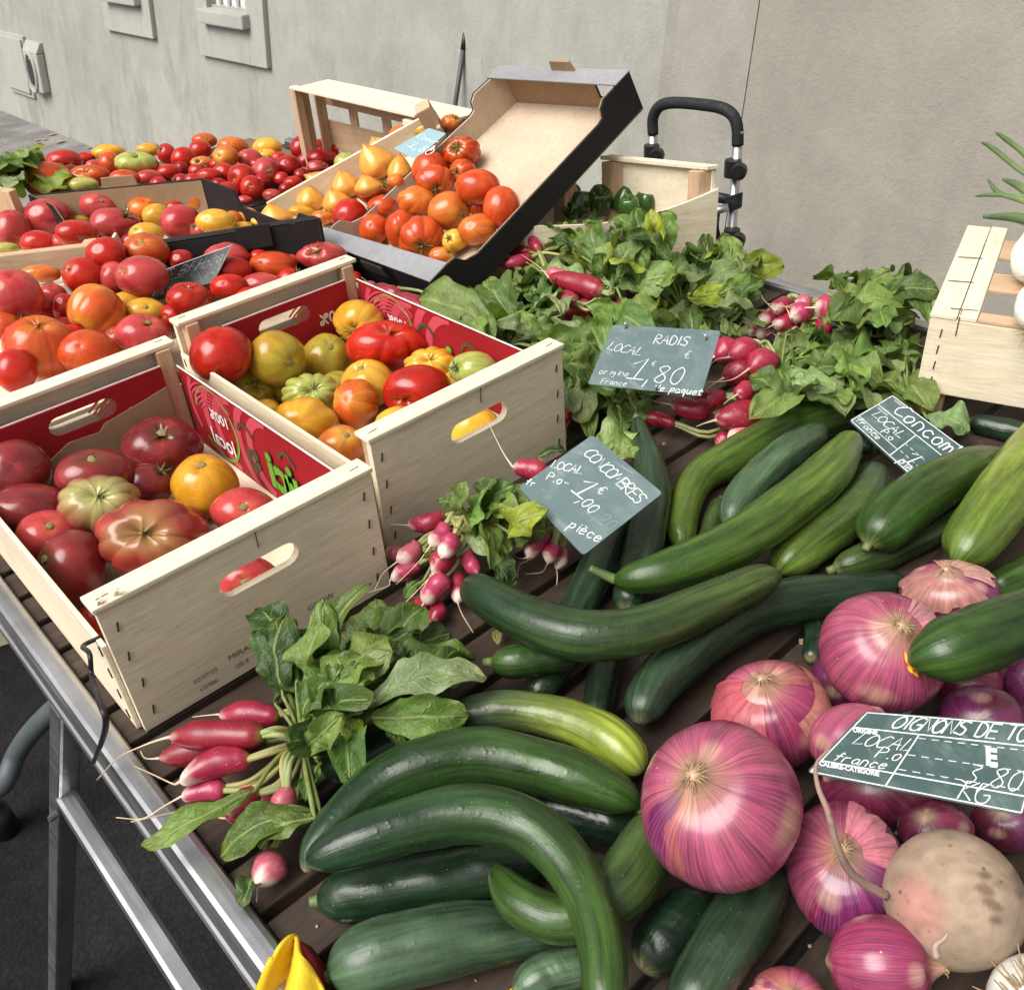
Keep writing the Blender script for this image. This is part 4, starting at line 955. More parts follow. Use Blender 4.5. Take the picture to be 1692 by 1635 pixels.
def tomato(name, c, rx, ry, rd, ty, ribs, depth, axis, seed, near=True, stemlook='scar', parent=None):
    """c centre, rx/ry/rd half sizes across, up and along the line of sight (metres), axis = stem direction in the place"""
    LR, LU, LF = lframe(c); kc = (LF@CF)**.3; rx, ry, rd = rx*kc, ry*kc, rd*kc
    rn = np.random.RandomState(seed); nt, nph = (64, 40) if near else (40, 26)
    th = np.arange(nt)*2*pi/nt; ph = np.linspace(0, pi, nph); TH_, PHI = np.meshgrid(th, ph)
    ox = ty == 'ox'
    wob = sum(rn.uniform(-.8, .8)*np.sin(k*TH_+rn.uniform(0, 6)) for k in (1, 2, 3))
    gv = np.ones_like(TH_)
    if ribs:
        gv = np.abs(np.sin(ribs*TH_/2+wob))**.55
    taper = np.sin(PHI)**.6*(1-.45*(PHI/pi))
    r = 1-depth*(1-gv)*taper
    r = r+.03*np.sin(2*TH_+rn.uniform(0, 6))*np.sin(PHI)+.025*np.sin(3*TH_+rn.uniform(0, 6))*np.sin(PHI)*np.cos(PHI)+.03*np.sin(2*PHI+rn.uniform(0, 6))*np.sin(PHI)+.022*np.sin(4*TH_+3*PHI+rn.uniform(0, 6))*np.sin(PHI)**2
    x, y, z = r*np.sin(PHI)*np.cos(TH_), r*np.sin(PHI)*np.sin(TH_), np.cos(PHI)*1.0
    if ox:
        k = np.clip(np.cos(PHI), 0, 1); s = 1-.42*k**1.1; x, y = x*s, y*s; z = np.where(z > 0, z*1.12+.16*np.exp(-(PHI/.22)**2), z*.85)
    else:
        dim = (.20+.45*depth) if ribs else .09; z = z*.94-dim*(1+.35*np.sin(2*TH_+rn.uniform(0, 6)))*np.exp(-(PHI/(.36 if ribs else .24))**2)*(1-.3*(1-gv)); 
        z = np.where(PHI > 2.8, z+.05*(PHI-2.8)/.34, z)
    # scale so the outline fills the measured half sizes
    P = np.stack([x, y, z], -1).reshape(-1, 3)
    ax = nrm(axis); e1 = nrm(np.cross(ax, [.31, .2, .93] if abs(ax[2]) < .9 else [1., 0, 0])); e2 = np.cross(ax, e1)
    Wd_ = P[:, :1]*e1+P[:, 1:2]*e2+P[:, 2:]*ax
    vx, vy, vz = Wd_@LR, Wd_@LU, -(Wd_@LF)
    def fit(a, h): mid = (a.max()+a.min())/2; return (a-mid)*(2*h/(a.max()-a.min())), mid, 2*h/(a.max()-a.min())
    vx, mx, kx = fit(vx, rx); vy, my, ky = fit(vy, ry); vz, mz, kz = fit(vz, rd)
    Wv = c+vx[:, None]*LR+vy[:, None]*LU-vz[:, None]*LF
    # colour
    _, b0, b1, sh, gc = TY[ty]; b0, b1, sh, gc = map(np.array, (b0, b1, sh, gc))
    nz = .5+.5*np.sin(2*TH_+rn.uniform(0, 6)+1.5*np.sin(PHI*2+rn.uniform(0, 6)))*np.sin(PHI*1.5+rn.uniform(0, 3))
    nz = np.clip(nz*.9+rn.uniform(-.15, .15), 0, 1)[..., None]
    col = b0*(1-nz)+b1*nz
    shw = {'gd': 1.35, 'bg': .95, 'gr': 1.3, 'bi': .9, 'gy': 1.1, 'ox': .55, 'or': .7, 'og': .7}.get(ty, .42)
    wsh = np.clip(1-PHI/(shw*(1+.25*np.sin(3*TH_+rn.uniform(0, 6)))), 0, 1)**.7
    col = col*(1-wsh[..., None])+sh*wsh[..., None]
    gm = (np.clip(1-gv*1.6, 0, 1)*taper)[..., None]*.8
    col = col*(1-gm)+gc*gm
    col *= 1+rn.uniform(-.10, .10)
    fcs = [[i*nt+j, (i+1)*nt+j, (i+1)*nt+(j+1) % nt, i*nt+(j+1) % nt] for i in range(nph-1) for j in range(nt)]
    tc = np.stack([np.cos(TH_), np.sin(TH_), np.cos(PHI)*.6], -1).reshape(-1, 3)
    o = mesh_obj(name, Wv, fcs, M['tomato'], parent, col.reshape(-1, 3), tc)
    sp = Wv[0]; R = (rx+ry)/2
    vis = ax@LF < .25
    if vis and not ox:
        m = MB(); up_ = ax; a1, a2_ = e1, e2
        if stemlook == 'scar':
            k = 14; rr = R*.075; v = [sp+up_*.0012]; 
            for j in range(k): a = j*2*pi/k; q = rr*rn.uniform(.6, 1.3); v.append(sp+(a1*cos(a)+a2_*sin(a))*q+up_*(.0015+R*.02))
            for j in range(k): a = j*2*pi/k; q = rr*rn.uniform(1.3, 2.1); v.append(sp+(a1*cos(a)+a2_*sin(a))*q-up_*.0005+up_*R*.03)
            f = [[0, 1+j, 1+(j+1) % k] for j in range(k)]+[[1+j, 1+k+j, 1+k+(j+1) % k, 1+(j+1) % k] for j in range(k)]
            m.add(v, f, None, (.25, .2, .08)); m.build('stem_scar', M['scar'], o, True)
        else:
            ns = rn.randint(5, 8)
            for j in range(ns):
                a = j*2*pi/ns+rn.uniform(-.3, .3); d = a1*cos(a)+a2_*sin(a); ln = R*rn.uniform(.35, .6)
                m.tube(spline([sp+up_*R*.06, sp+d*ln*.5+up_*R*.16, sp+d*ln+up_*R*rn.uniform(.15, .45)], 3), np.array([.07, .06, .055, .05, .04, .02, .005])*R, 5, (.09, .13, .03), flat=.4)
            m.tube([sp, sp+up_*R*.22+a1*R*.08], R*.06, 6, (.12, .15, .04)); m.build('calyx', M['stem'], o, True)
    return o, c, (rx+ry+rd)/3

ORD = ['first', 'second', 'third', 'fourth', 'fifth', 'sixth', 'seventh', 'eighth', 'ninth', 'tenth', 'eleventh', 'twelfth', 'thirteenth', 'fourteenth', 'fifteenth', 'sixteenth', 'seventeenth', 'eighteenth', 'nineteenth', 'twentieth']
PLACED = []; AUTO = []
def settle(px, py, rp, P0, n, others, walls=(), slack=.80, rmin=.9):
    """farthest point on the sight line where a ball of picture radius rp clears floor and neighbours"""
    d = ray(px, py); t = np.dot(P0-CPOS, n)/np.dot(d, n)
    for _ in range(260):
        c = CPOS+d*t; R = rp*t/FPX          # d has unit depth
        if (c-P0)@n >= R*rmin and all(np.linalg.norm(c-q) >= slack*(R+s) for q, s in others) and all((c-Pw)@nw >= R*.85 for Pw, nw in walls): return c, R
        t -= .004
    return c, R
def tomatoes(rows, P0, n, place, group, near=True, extra=(), name='tomato', walls=()):
    others = list(extra); made = []
    for i, rw in enumerate(rows):
        px, py, rx, ry, ty = rw[:5]; o = dict(rw[5]) if len(rw) > 5 else {}
        c, R = settle(px, py, (rx+ry)/2*o.get('k', .96), P0, n, others, walls if not o.get('free') else ())
        if o.get('lift'): c = c - nrm(c-CPOS)*o['lift']
        others.append((c, R)); made.append((rw, o, c))
    for k, (rw, o, c) in enumerate(made):
        px, py, rx, ry, ty = rw[:5]; s = pxm(c); rn = random.Random(int(px*7+py))
        ribs = o.get('ribs', 0); dpt = o.get('d', .13 if ribs else .0)
        if 'st' in o:      # stem seen at this picture point
            dx, dy = (o['st'][0]-px)/rx*.9, -(o['st'][1]-py)/ry*.9; q = min(.999, dx*dx+dy*dy); ax = camrot((dx, dy, math.sqrt(1-q)), c)
        elif 'ax' in o: ax = camrot(o['ax'], c)
        elif rn.random() < .3: a1_ = rn.uniform(0, 6.28); ax = camrot((.75*cos(a1_), .55*sin(a1_)+.25, .55), c); o.setdefault('stem', rn.choice(('calyx', 'scar')))
        else: ax = np.array([rn.uniform(-.5, .5)+.45, rn.uniform(-.5, .5)+.45, rn.uniform(-1, -.3)])
        R = (rx+ry)/2; rd = R*o.get('rd', .95)
        oo, _, _ = tomato(name, c, rx*s, ry*s, rd*s, ty, ribs, dpt, ax, int(px*13+py*7) % 100000, near, o.get('stem', 'scar'))
        tag(oo, o.get('label'), 'tomato', group)
        if 'label' not in o: AUTO.append((oo, place, TY[ty][0], o.get('sh') or ('ribbed' if ribs else 'smooth'), px)); PLACED.append((c, R*s))
    return others
FL = lambda z: (np.array([0, 0, z]), UPV)
# crate nearest the rim
A_rows = [
 (300, 868, 44, 34, 'dk', dict(label='dark tomato low between the golden and the biggest ribbed one')), (205, 800, 44, 36, 'dk', dict(label='dark tomato almost hidden behind the cream shouldered one')),
 (160, 785, 66, 46, 'dk', dict(st=(150, 750), label='dark burgundy tomato half hidden behind the green-shouldered one in the front crate')),
 (269, 740, 66, 53, 'dk', dict(st=(268, 707), ribs=7, d=.05, label='large brown-purple tomato against the back corner of the front crate')),
 (26, 778, 58, 55, 'dk', dict(label='smooth dark red tomato at the far left of the front crate')),
 (243, 800, 42, 36, 'dk', dict(label='small burgundy tomato tucked between the golden and green-shouldered ones')),
 (50, 842, 66, 46, 'dk', dict(label='dark tomato under the smooth red one at the left crate wall')),
 (339, 802, 56, 54, 'oc', dict(st=(331, 762), label='round golden yellow tomato alone among dark ones in the front crate')),
 (82, 886, 54, 46, 'pk', dict(st=(82, 863), label='pink-red tomato with a small navel scar by the left crate wall')),
 (166, 834, 68, 52, 'gd', dict(st=(160, 812), ribs=10, d=.13, label='ribbed tomato with pale green shoulders in the front crate')),
 (405, 846, 57, 42, 'pk', dict(st=(402, 834), label='pinkish tomato with a holed stem end behind the front board')),
 (253, 888, 92, 66, 'bg', dict(st=(228, 876), ribs=8, d=.15, label='biggest ribbed brown-red tomato in the front crate, green in its folds')),
 (118, 940, 57, 68, 'dk', dict(label='tall smooth brownish red tomato near the left front corner of the crate')),
 (413, 958, 56, 40, 'pk', dict(st=(403, 962), label='pink tomato glimpsed through the handle slot of the front crate')),
 (158, 1026, 30, 30, 'rd', dict(label='red tomato barely showing in the left front corner gap')),
]
CWL = lambda x, y: [(np.array([0, y+CL-.035, 0]), np.array([0, -1., 0])), (np.array([x+CW-.006, 0, 0]), np.array([-1., 0, 0]))]
tomatoes(A_rows, *FL(.012), 'in the front crate', 'tomatoes in the front crate', walls=CWL(0, 0))
B_rows = [
 (480, 636, 36, 30, 'gy', dict(label='golden tomato low between the greenish and cream ribbed ones')), (660, 700, 40, 30, 'yl', dict(label='yellow tomato low behind the large red front one')), (560, 640, 34, 28, 'gy', dict(label='golden tomato low in the middle of the second crate')), (750, 640, 34, 28, 'yl', dict(label='yellow tomato low behind the green-yellow lobed one')),
 (593, 533, 43, 38, 'yl', dict(st=(578, 551), ribs=7, d=.08, label='yellow tomato at the back right of the second crate')),
 (457, 592, 49, 47, 'gy', dict(st=(484, 600), label='golden tomato with orange star at its tip, back row of second crate')),
 (540, 594, 42, 44, 'gy', dict(st=(548, 566), label='golden tomato with a small navel, middle of the back row')),
 (366, 586, 52, 48, 'rd', dict(ribs=5, d=.05, label='big red tomato in the back left corner of the second crate')),
 (640, 572, 68, 43, 'rd', dict(st=(650, 538), ribs=6, d=.16, label='wide red tomato split by a scarred furrow in the second crate')),
 (411, 642, 43, 37, 'gy', dict(st=(425, 632), ribs=5, d=.14, label='greenish tomato with a dark cleft by the left wall')),
 (713, 603, 46, 31, 'yl', dict(st=(708, 589), ribs=10, d=.18, label='pale yellow ribbed tomato near the right red wall')),
 (782, 610, 41, 30, 'gr', dict(ribs=6, d=.08, label='green-yellow lobed tomato in the right front corner of second crate')),
 (608, 634, 44, 41, 'yl', dict(st=(590, 600), ribs=5, d=.05, label='amber tomato with a green fleck behind the orange ribbed one')),
 (440, 678, 24, 20, 'yl', dict(label='small yellow tomato peeking out below the greenish cleft one')),
 (514, 650, 49, 34, 'gr', dict(st=(518, 641), ribs=12, d=.2, label='cream and green ribbed tomato with its dry stem facing up')),
 (691, 648, 59, 46, 'rd', dict(st=(658, 668), ribs=4, d=.05, label='large red tomato with a stem scar at lower left, front of crate')),
 (588, 668, 38, 43, 'bi', dict(ribs=8, d=.16, label='orange ribbed tomato in the centre of the second crate')),
 (504, 697, 56, 43, 'yl', dict(ribs=7, d=.12, label='lumpy bright yellow tomato at the front of the second crate')),
 (565, 735, 42, 34, 'bi', dict(st=(575, 714), label='peach coloured tomato against the front board of the second crate')),
 (785, 708, 44, 36, 'yl', dict(label='yellow tomato seen through the handle slot of second crate')),
]
tomatoes(B_rows, *FL(.012), 'in the second crate', 'tomatoes in the second crate', walls=CWL(.3345, .0482))
D_rows = [
 (120, 560, 30, 25, 'rd', {}), (200, 560, 28, 23, 'pk', {}), (290, 522, 26, 22, 'rd', {}), (332, 456, 26, 22, 'cr', {}), (410, 495, 25, 21, 'rd', {}), (272, 470, 22, 18, 'cr', {}), (40, 538, 28, 23, 'rd', {}), (480, 462, 24, 20, 'rd', {}), (108, 542, 24, 20, 'cr', {}), (200, 430, 22, 18, 'rd', {}), (300, 430, 22, 18, 'cr', {}),
 (680, 479, 25, 15, 'or', dict(label='orange-red tomato lying among radishes under the slanted box')),
 (585, 462, 14, 14, 'rd', {}), (482, 430, 13, 10, 'pk', {}), (428, 425, 17, 13, 'rd', {}),
 (532, 423, 43, 23, 'pk', dict(st=(515, 416), ribs=6, d=.06, stem='calyx', label='big pale pink tomato with curling calyx behind the second crate')),
 (451, 438, 39, 23, 'or', dict(ribs=5, d=.06)), (375, 424, 38, 24, 'pk', dict(ribs=3, d=.2, label='pink tomato with an open dark cleft behind the black sign')),
 (242, 415, 39, 31, 'or', dict(st=(234, 396))), (175, 419, 33, 28, 'rd', {}),
 (380, 447, 37, 25, 'rd', {}), (434, 470, 36, 20, 'pk', {}),
 (138, 456, 34, 32, 'rd', {}), (186, 458, 24, 27, 'pk', {}), (68, 452, 32, 15, 'og', dict(free=1, label='orange tomato seen through the slot under the wooden rail')),
 (236, 458, 44, 36, 'pk', dict(label='large smooth rosy tomato left of the black sign')), (88, 489, 23, 21, 'pk', {}), (210, 497, 24, 16, 'yl', dict(label='small yellow tomato just under the large rosy one')),
 (378, 474, 31, 22, 'rd', {}), (312, 494, 37, 28, 'rd', dict(ribs=4, d=.08)), (241, 513, 36, 22, 'yl', dict(st=(243, 505), label='flat yellow tomato with a tan blossom scar')),
 (72, 506, 26, 25, 'rd', {}), (107, 508, 21, 24, 'rd', {}), (25, 487, 45, 44, 'pk', dict(ribs=4, d=.08, label='large pink tomato cut by the left picture edge, mid height')),
 (12, 540, 30, 26, 'or', {}),
 (160, 516, 47, 48, 'bi', dict(st=(128, 556), ribs=6, d=.14, label='ribbed ochre and orange tomato standing on edge behind the front crate')),
 (67, 573, 60, 54, 'or', dict(st=(66, 524), ribs=13, d=.04, label='big pleated orange-red tomato with folds converging at its top')),
 (237, 554, 46, 37, 'pk', dict(st=(250, 524), ribs=7, d=.04, label='pale pink tomato behind the torn corner of the front crate')),
 (145, 583, 50, 40, 'or', dict(label='smooth orange-red tomato above the front crate back rail')), (25, 613, 35, 39, 'rd', dict(label='shiny red tomato low at the left picture edge')),
]
DW = [(T1[0], -nrm(np.cross(UPV, T1[1]-T1[0]))*(1 if -nrm(np.cross(UPV, T1[1]-T1[0]))[1] < 0 else -1)), (np.array([0, .515, 0]), np.array([0, 1., 0]))]
tomatoes(D_rows, np.array([.2, .52, .02]), nrm(np.array([0, -.24, 1.])), 'behind the two front crates', 'tomatoes behind the two front crates', walls=DW)
T_rows = [
 (110, 402, 25, 21, 'pk', {}), (160, 404, 24, 20, 'rd', {}), (222, 402, 22, 18, 'cr', {}), (335, 382, 22, 18, 'pk', {}), (290, 346, 18, 15, 'rd', {}), (410, 358, 18, 15, 'og', {}), (200, 346, 18, 15, 'rd', {}), (120, 345, 20, 17, 'pk', {}), (385, 340, 16, 13, 'rd', {}), (430, 368, 16, 13, 'yl', {}),
 (165, 341, 32, 25, 'pk', dict(st=(170, 330), label='pink tomato with a deep dimple on top in the black tray')), (208, 332, 24, 18, 'pk', {}), (284, 326, 25, 17, 'pk', {}), (31, 350, 15, 11, 'og', {}),
 (359, 335, 12, 17, 'pk', dict(ribs=3)), (325, 330, 25, 23, 'bi', dict(ribs=9, d=.12, st=(346, 340), label='orange ribbed tomato on edge at the right of the black tray')), (239, 345, 27, 20, 'bi', {}),
 (134, 364, 16, 9, 'yl', {}), (385, 364, 17, 16, 'og', {}), (259, 357, 24, 21, 'yl', {}), (79, 358, 39, 30, 'pk', dict(label='large smooth pink tomato, back left of the black tray')),
 (191, 370, 42, 27, 'pk', dict(ribs=9, d=.07, label='broad pink tomato with shallow ribs in the middle of the tray')), (455, 356, 29, 22, 'ox', dict(sh='x', ax=(-.2, .97, .1), label='yellow blunt tomato perched on the right end of the black tray')),
 (356, 366, 33, 21, 'yl', dict(ribs=4, d=.05)), (242, 386, 29, 19, 'yl', {}), (299, 368, 35, 30, 'pk', dict(ribs=3, d=.06, label='tall rosy tomato resting against the tray front edge')),
 (20, 379, 31, 33, 'pk', dict(label='pink tomato at the left picture edge behind the wooden rail')), (127, 387, 35, 24, 'rd', dict(st=(135, 396))), (68, 402, 34, 22, 'rd', {}), (10, 411, 22, 11, 'gr', dict(sh='x')),
 (405, 376, 22, 10, 'yl', dict(ribs=3)),
]
P0 = T1[0]*[1, 1, 0]+UPV*.092
tomatoes(T_rows, P0, UPV, 'in the black tray', 'tomatoes in the black tray', False)
K_rows = [
 (763, 251, 33, 25, 'or', dict(st=(752, 242), ribs=11, d=.16, stem='calyx', label='ribbed orange tomato topmost in the slanted black box')), (765, 284, 23, 21, 'or', dict(st=(748, 286), ribs=8, d=.12, stem='calyx')),
 (670, 311, 14, 13, 'yl', dict(st=(668, 306), ribs=6, stem='calyx')), (712, 280, 33, 30, 'or', dict(ribs=5, d=.05)), (790, 343, 15, 15, 'or', {}),
 (790, 309, 38, 29, 'or', dict(ribs=5, d=.05, label='broad orange tomato at the right of the slanted box')), (719, 299, 33, 27, 'or', dict(st=(722, 316), ribs=7, d=.13, stem='calyx', label='orange tomato with yellow shoulders, stem end facing us')),
 (620, 318, 32, 21, 'or', dict(ribs=6, d=.05, st=(640, 302), stem='calyx')), (632, 342, 26, 20, 'or', dict(ribs=5, d=.05)), (689, 333, 33, 26, 'og', dict(ribs=6, d=.1)),
 (829, 343, 32, 35, 'or', dict(ribs=5, d=.05, label='tall orange tomato against the right wall of slanted box')), (742, 348, 36, 32, 'og', dict(label='paler orange smooth tomato in the middle of the slanted box')),
 (579, 359, 31, 31, 'rd', dict(label='dark red tomato at the left front of the slanted box')), (788, 379, 33, 26, 'og', dict(ribs=7, d=.09)), (618, 379, 26, 26, 'or', {}),
 (751, 397, 21, 19, 'yl', dict(st=(738, 392), ribs=6, d=.1, stem='calyx')), (662, 379, 26, 32, 'or', dict(ribs=4, d=.08)), (730, 424, 22, 16, 'bi', dict(st=(745, 414), ribs=7, d=.1, stem='calyx')),
 (696, 392, 38, 35, 'or', dict(st=(700, 412), ribs=8, d=.12, stem='calyx', label='biggest orange tomato at the front of the slanted box, stem down')),
]
kot = tomatoes(K_rows, K[0]-kn*(KD-.004), kn, 'in the slanted black box', 'tomatoes in the slanted black box', True)
O_rows = [
 (712, 196, 22, 15, 'ox', dict(sh='x', ax=(-.2, .95, .2))), (746, 204, 19, 15, 'og', dict(ribs=6)), (705, 214, 27, 16, 'yl', {}), (662, 226, 20, 19, 'og', dict(ribs=4, d=.05)),
 (633, 246, 26, 20, 'ox', dict(sh='x', ax=(-.5, .85, .1))), (575, 272, 24, 20, 'gr', dict(st=(586, 274), ribs=9, d=.15, label='green striped tomato beside the pointed yellow ones')),
 (623, 267, 30, 29, 'ox', dict(sh='x', ax=(-.5, .85, .15))), (661, 280, 22, 27, 'ox', dict(sh='x', ax=(0, .98, .1))), (654, 299, 15, 12, 'og', {}),
 (529, 299, 27, 16, 'ox', dict(sh='x', ax=(-.85, .45, .1))), (572, 304, 25, 24, 'ox', dict(sh='x', ax=(-.3, .93, .1))), (608, 306, 24, 19, 'ox', dict(sh='x', ax=(-.2, .95, .1))),
 (513, 327, 24, 22, 'ox', dict(sh='x', ax=(0, .97, .15))), (556, 331, 24, 22, 'ox', dict(sh='x', ax=(-.3, .93, .1))), (459, 341, 21, 11, 'og', dict(ribs=4)), (498, 349, 23, 10, 'yl', {}), (534, 359, 19, 12, 'og', dict(ribs=4)),
]
tomatoes(O_rows, OA-kn*(OH-.004), kn, 'in the slanted wooden crate', 'tomatoes in the slanted wooden crate', False, kot)
F_rows = [
 (300, 300, 16, 13, 'cr', {}), (262, 304, 15, 12, 'rd', {}), (362, 306, 15, 12, 'cr', {}), (200, 302, 14, 11, 'cr', {}), (118, 286, 17, 14, 'rd', {}), (230, 286, 14, 11, 'cr', {}), (320, 298, 15, 12, 'rd', {}), (472, 312, 12, 10, 'cr', {}), (425, 272, 13, 11, 'cr', {}), (358, 272, 13, 11, 'rd', {}), (250, 272, 13, 11, 'cr', {}), (390, 270, 13, 11, 'rd', {}), (460, 262, 13, 11, 'rd', {}), (300, 278, 13, 11, 'cr', {}), (505, 265, 14, 11, 'cr', {}), (545, 262, 14, 11, 'cr', {}),
 (548, 223, 17, 16, 'cr', {}), (499, 244, 20, 19, 'cr', {}), (528, 246, 19, 16, 'cr', {}), (565, 246, 19, 15, 'cr', dict(st=(570, 252), ribs=5)), (528, 262, 22, 17, 'cr', {}), (525, 277, 19, 12, 'pk', dict(ribs=5)),
 (477, 275, 22, 19, 'cr', {}), (485, 303, 17, 12, 'rd', dict(st=(476, 306))), (465, 296, 14, 12, 'rd', {}),
 (338, 232, 21, 12, 'or', dict(st=(341, 229))), (247, 247, 22, 11, 'yl', {}), (180, 252, 28, 14, 'yl', {}), (442, 244, 25, 17, 'yl', {}), (440, 256, 18, 10, 'yl', {}), (385, 241, 26, 15, 'bi', dict(ribs=4, d=.06)),
 (331, 247, 19, 15, 'rd', {}), (275, 254, 16, 17, 'rd', dict(st=(264, 244), stem='calyx')), (106, 266, 31, 19, 'rd', dict(ribs=7, d=.08)), (141, 262, 17, 11, 'rd', {}), (373, 259, 22, 18, 'bi', dict(st=(358, 257))), (412, 261, 21, 15, 'pk', {}),
 (303, 262, 21, 19, 'rd', {}), (334, 269, 20, 11, 'og', dict(st=(324, 264), ribs=5, stem='calyx')), (181, 270, 19, 19, 'or', dict(ribs=3)), (155, 274, 14, 10, 'pk', {}), (225, 269, 35, 19, 'gr', dict(st=(226, 253), ribs=11, d=.12, label='squat green and orange ribbed tomato on the far pile')),
 (279, 285, 21, 14, 'rd', {}), (329, 283, 18, 12, 'rd', {}), (370, 287, 20, 18, 'rd', {}), (400, 295, 24, 24, 'rd', dict(ribs=4, d=.05)), (439, 285, 24, 25, 'pk', dict(st=(446, 282))), (148, 291, 35, 19, 'or', dict(st=(136, 281), ribs=5, d=.06)),
 (247, 293, 24, 13, 'pk', {}), (207, 294, 26, 14, 'or', {}), (346, 291, 22, 13, 'rd', {}), (76, 297, 38, 30, 'or', dict(label='largest red-orange tomato perched on the black tray back corner')), (136, 305, 27, 13, 'gr', dict(ribs=9, d=.12)),
 (377, 317, 20, 17, 'rd', {}), (417, 311, 21, 21, 'rd', dict(st=(414, 309))), (450, 323, 16, 11, 'pk', dict(st=(442, 326))), (404, 331, 14, 8, 'pk', {}), (432, 300, 16, 12, 'cr', {}), (498, 290, 14, 12, 'cr', {}),
]
tomatoes(F_rows, *FL(.03), 'on the far pile', 'tomatoes heaped on the far pile', False)
fb2 = empty('tomato_tray', (.85, 1.75, 0), 'shallow wooden tray under the far pile of tomatoes', 'tray')
m = MB(); m.box((.62, 1.42, .004), (.56, 0, 0), (0, .44, 0), UPV*.02, .002, (.35, .3, .27)); m.build('base_board', M['pine'], fb2)
# ------------------------------------------------------------------ cucumbers and onions
CK = {'dg': (.012, .032, .013), 'dk': (.007, .019, .009), 'mg': (.030, .068, .011), 'lg': (.085, .135, .020), 'pg': (.055, .098, .050), 'yg': (.20, .25, .03), 'ol': (.036, .060, .014), 'gg': (.026, .048, .025)}
HEAP = []       # balls (centre, radius) already lying on the slats
def clear(ch, slack): return all(np.linalg.norm(c-q) >= slack*(r+s) for c, r in ch for q, s in HEAP)
def cucumber(label, pts, c0, c1, slack=.82, z0=None, stem=None, flower=False, slope=(0, 0), seed=0):
    """pts: (px, py, half width in picture points); lies as low as its neighbours allow; slope lifts its ends"""
    sp_ = spline(pts, 7); n = len(sp_); k = np.linspace(0, 1, n); lift = slope[0]*(1-k)+slope[1]*k
    z = .0 if z0 is None else z0
    for it in range(120):
        ch = []
        for i in range(n):
            c = Z(sp_[i, 0], sp_[i, 1], max(.002, z+lift[i])+.012); r = sp_[i, 2]*pxm(c)
            c = Z(sp_[i, 0], sp_[i, 1], z+lift[i]+r); r = sp_[i, 2]*pxm(c); ch.append((c, r))
        if z0 is not None or clear(ch[1:-1:2], slack): break
        z += .004
    C_ = np.array([c for c, r in ch]); R_ = np.array([r for c, r in ch])
    HEAP.extend(ch[::2])
    # refine and round the ends
    CC = spline(np.hstack([C_, R_[:, None]]), 2); P, R = CC[:, :3], CC[:, 3]
    s = np.concatenate([[0], np.cumsum(np.linalg.norm(np.diff(P, axis=0), axis=1))]); Lg = s[-1]
    ss = np.concatenate([[0, .0012, .003, .006, .010, .015], np.linspace(.021, Lg-.021, 54), [Lg-.015, Lg-.010, Lg-.006, Lg-.003, Lg-.0012, Lg]])
    P = np.stack([np.interp(ss, s, P[:, i]) for i in range(3)], 1); R = np.interp(ss, s, R)
    for a in (ss, Lg-ss):
        e = np.minimum(R.max()*1.0, .034); R = R*np.where(a < e, np.sqrt(np.clip(1-(1-a/e)**2.2, 0, 1)), 1)
    R = np.maximum(R, .0006)
    nth = 36; rn = np.random.RandomState(seed or int(pts[0][0]*3+pts[0][1])); v, tc = sweep(P, R, nth)
    th = np.tile(np.arange(nth)*2*pi/nth, len(P)); u_ = np.repeat(ss/Lg, nth); cc = np.repeat(P, nth, 0)
    ph_ = rn.uniform(0, 6, 6)
    m_ = 1+.010*np.cos(6*th+1.5*np.sin(5*u_+ph_[0]))+.018*np.sin(9*u_*3+th+ph_[1])*np.sin(th+ph_[2])+.02*np.sin(7*u_+ph_[3])+.012*np.sin(23*u_+2*th+ph_[4])+.010*np.sin(41*u_+5*th+ph_[2])*np.sin(17*u_+ph_[0])
    v = cc+(v-cc)*m_[:, None]
    a, b = np.array(CK[c0]), np.array(CK[c1]); t = np.clip(u_*1.25-.12+.12*np.sin(4*th+ph_[5])*np.sin(6*u_), 0, 1)[:, None]
    col = a*(1-t)+b*t
    stp = np.clip(np.sin(5*th+ph_[0]+.8*np.sin(9*u_))-.55, 0, 1)[:, None]*np.clip(u_-.2, 0, 1)[:, None]
    col = col*(1-stp)+(col*1.5+np.array([.02, .02, .004]))*stp
    col = col*(1+.12*np.sin(11*u_+3*th+ph_[1]))[:, None]
    ed = np.clip(1-np.minimum(u_*Lg, (1-u_)*Lg)/.0045, 0, 1)[:, None]*.8; col = col*(1-ed)+np.array((.24, .22, .11))*ed
    m = len(P); f = [[i*nth+(j+1) % nth, i*nth+j, (i+1)*nth+j, (i+1)*nth+(j+1) % nth] for i in range(m-1) for j in range(nth)]
    f += [list(range(nth)), [(m-1)*nth+j for j in range(nth)][::-1]]
    f = [q[::-1] for q in f]
    o = mesh_obj('cucumber', v, f, M['cuke'], None, col, tc*np.array([1, 1, 1]))
    tag(o, label, 'cucumber', 'cucumbers heaped on the slats')
    if stem:       # list of picture points beyond the first end
        zc = P[0][2]; q = [P[2]]+[PL(px, py, P[0], CF*-1) for px, py in stem]; mb = MB()
        mb.tube(spline(q, 5), np.linspace(max(.006, R[8]*.28), .004, len(spline(q, 5))), 8, (.10, .15, .04)); mb.build('stem', M['stem'], o, True)
    elif stem is None:
        d = nrm(P[0]-P[6]); mb = MB(); mb.tube([P[1], P[0]+d*.003, P[0]+d*.008], [.0055, .0048, .0042], 7, (.13, .17, .06)); mb.build('stem', M['stem'], o, True)
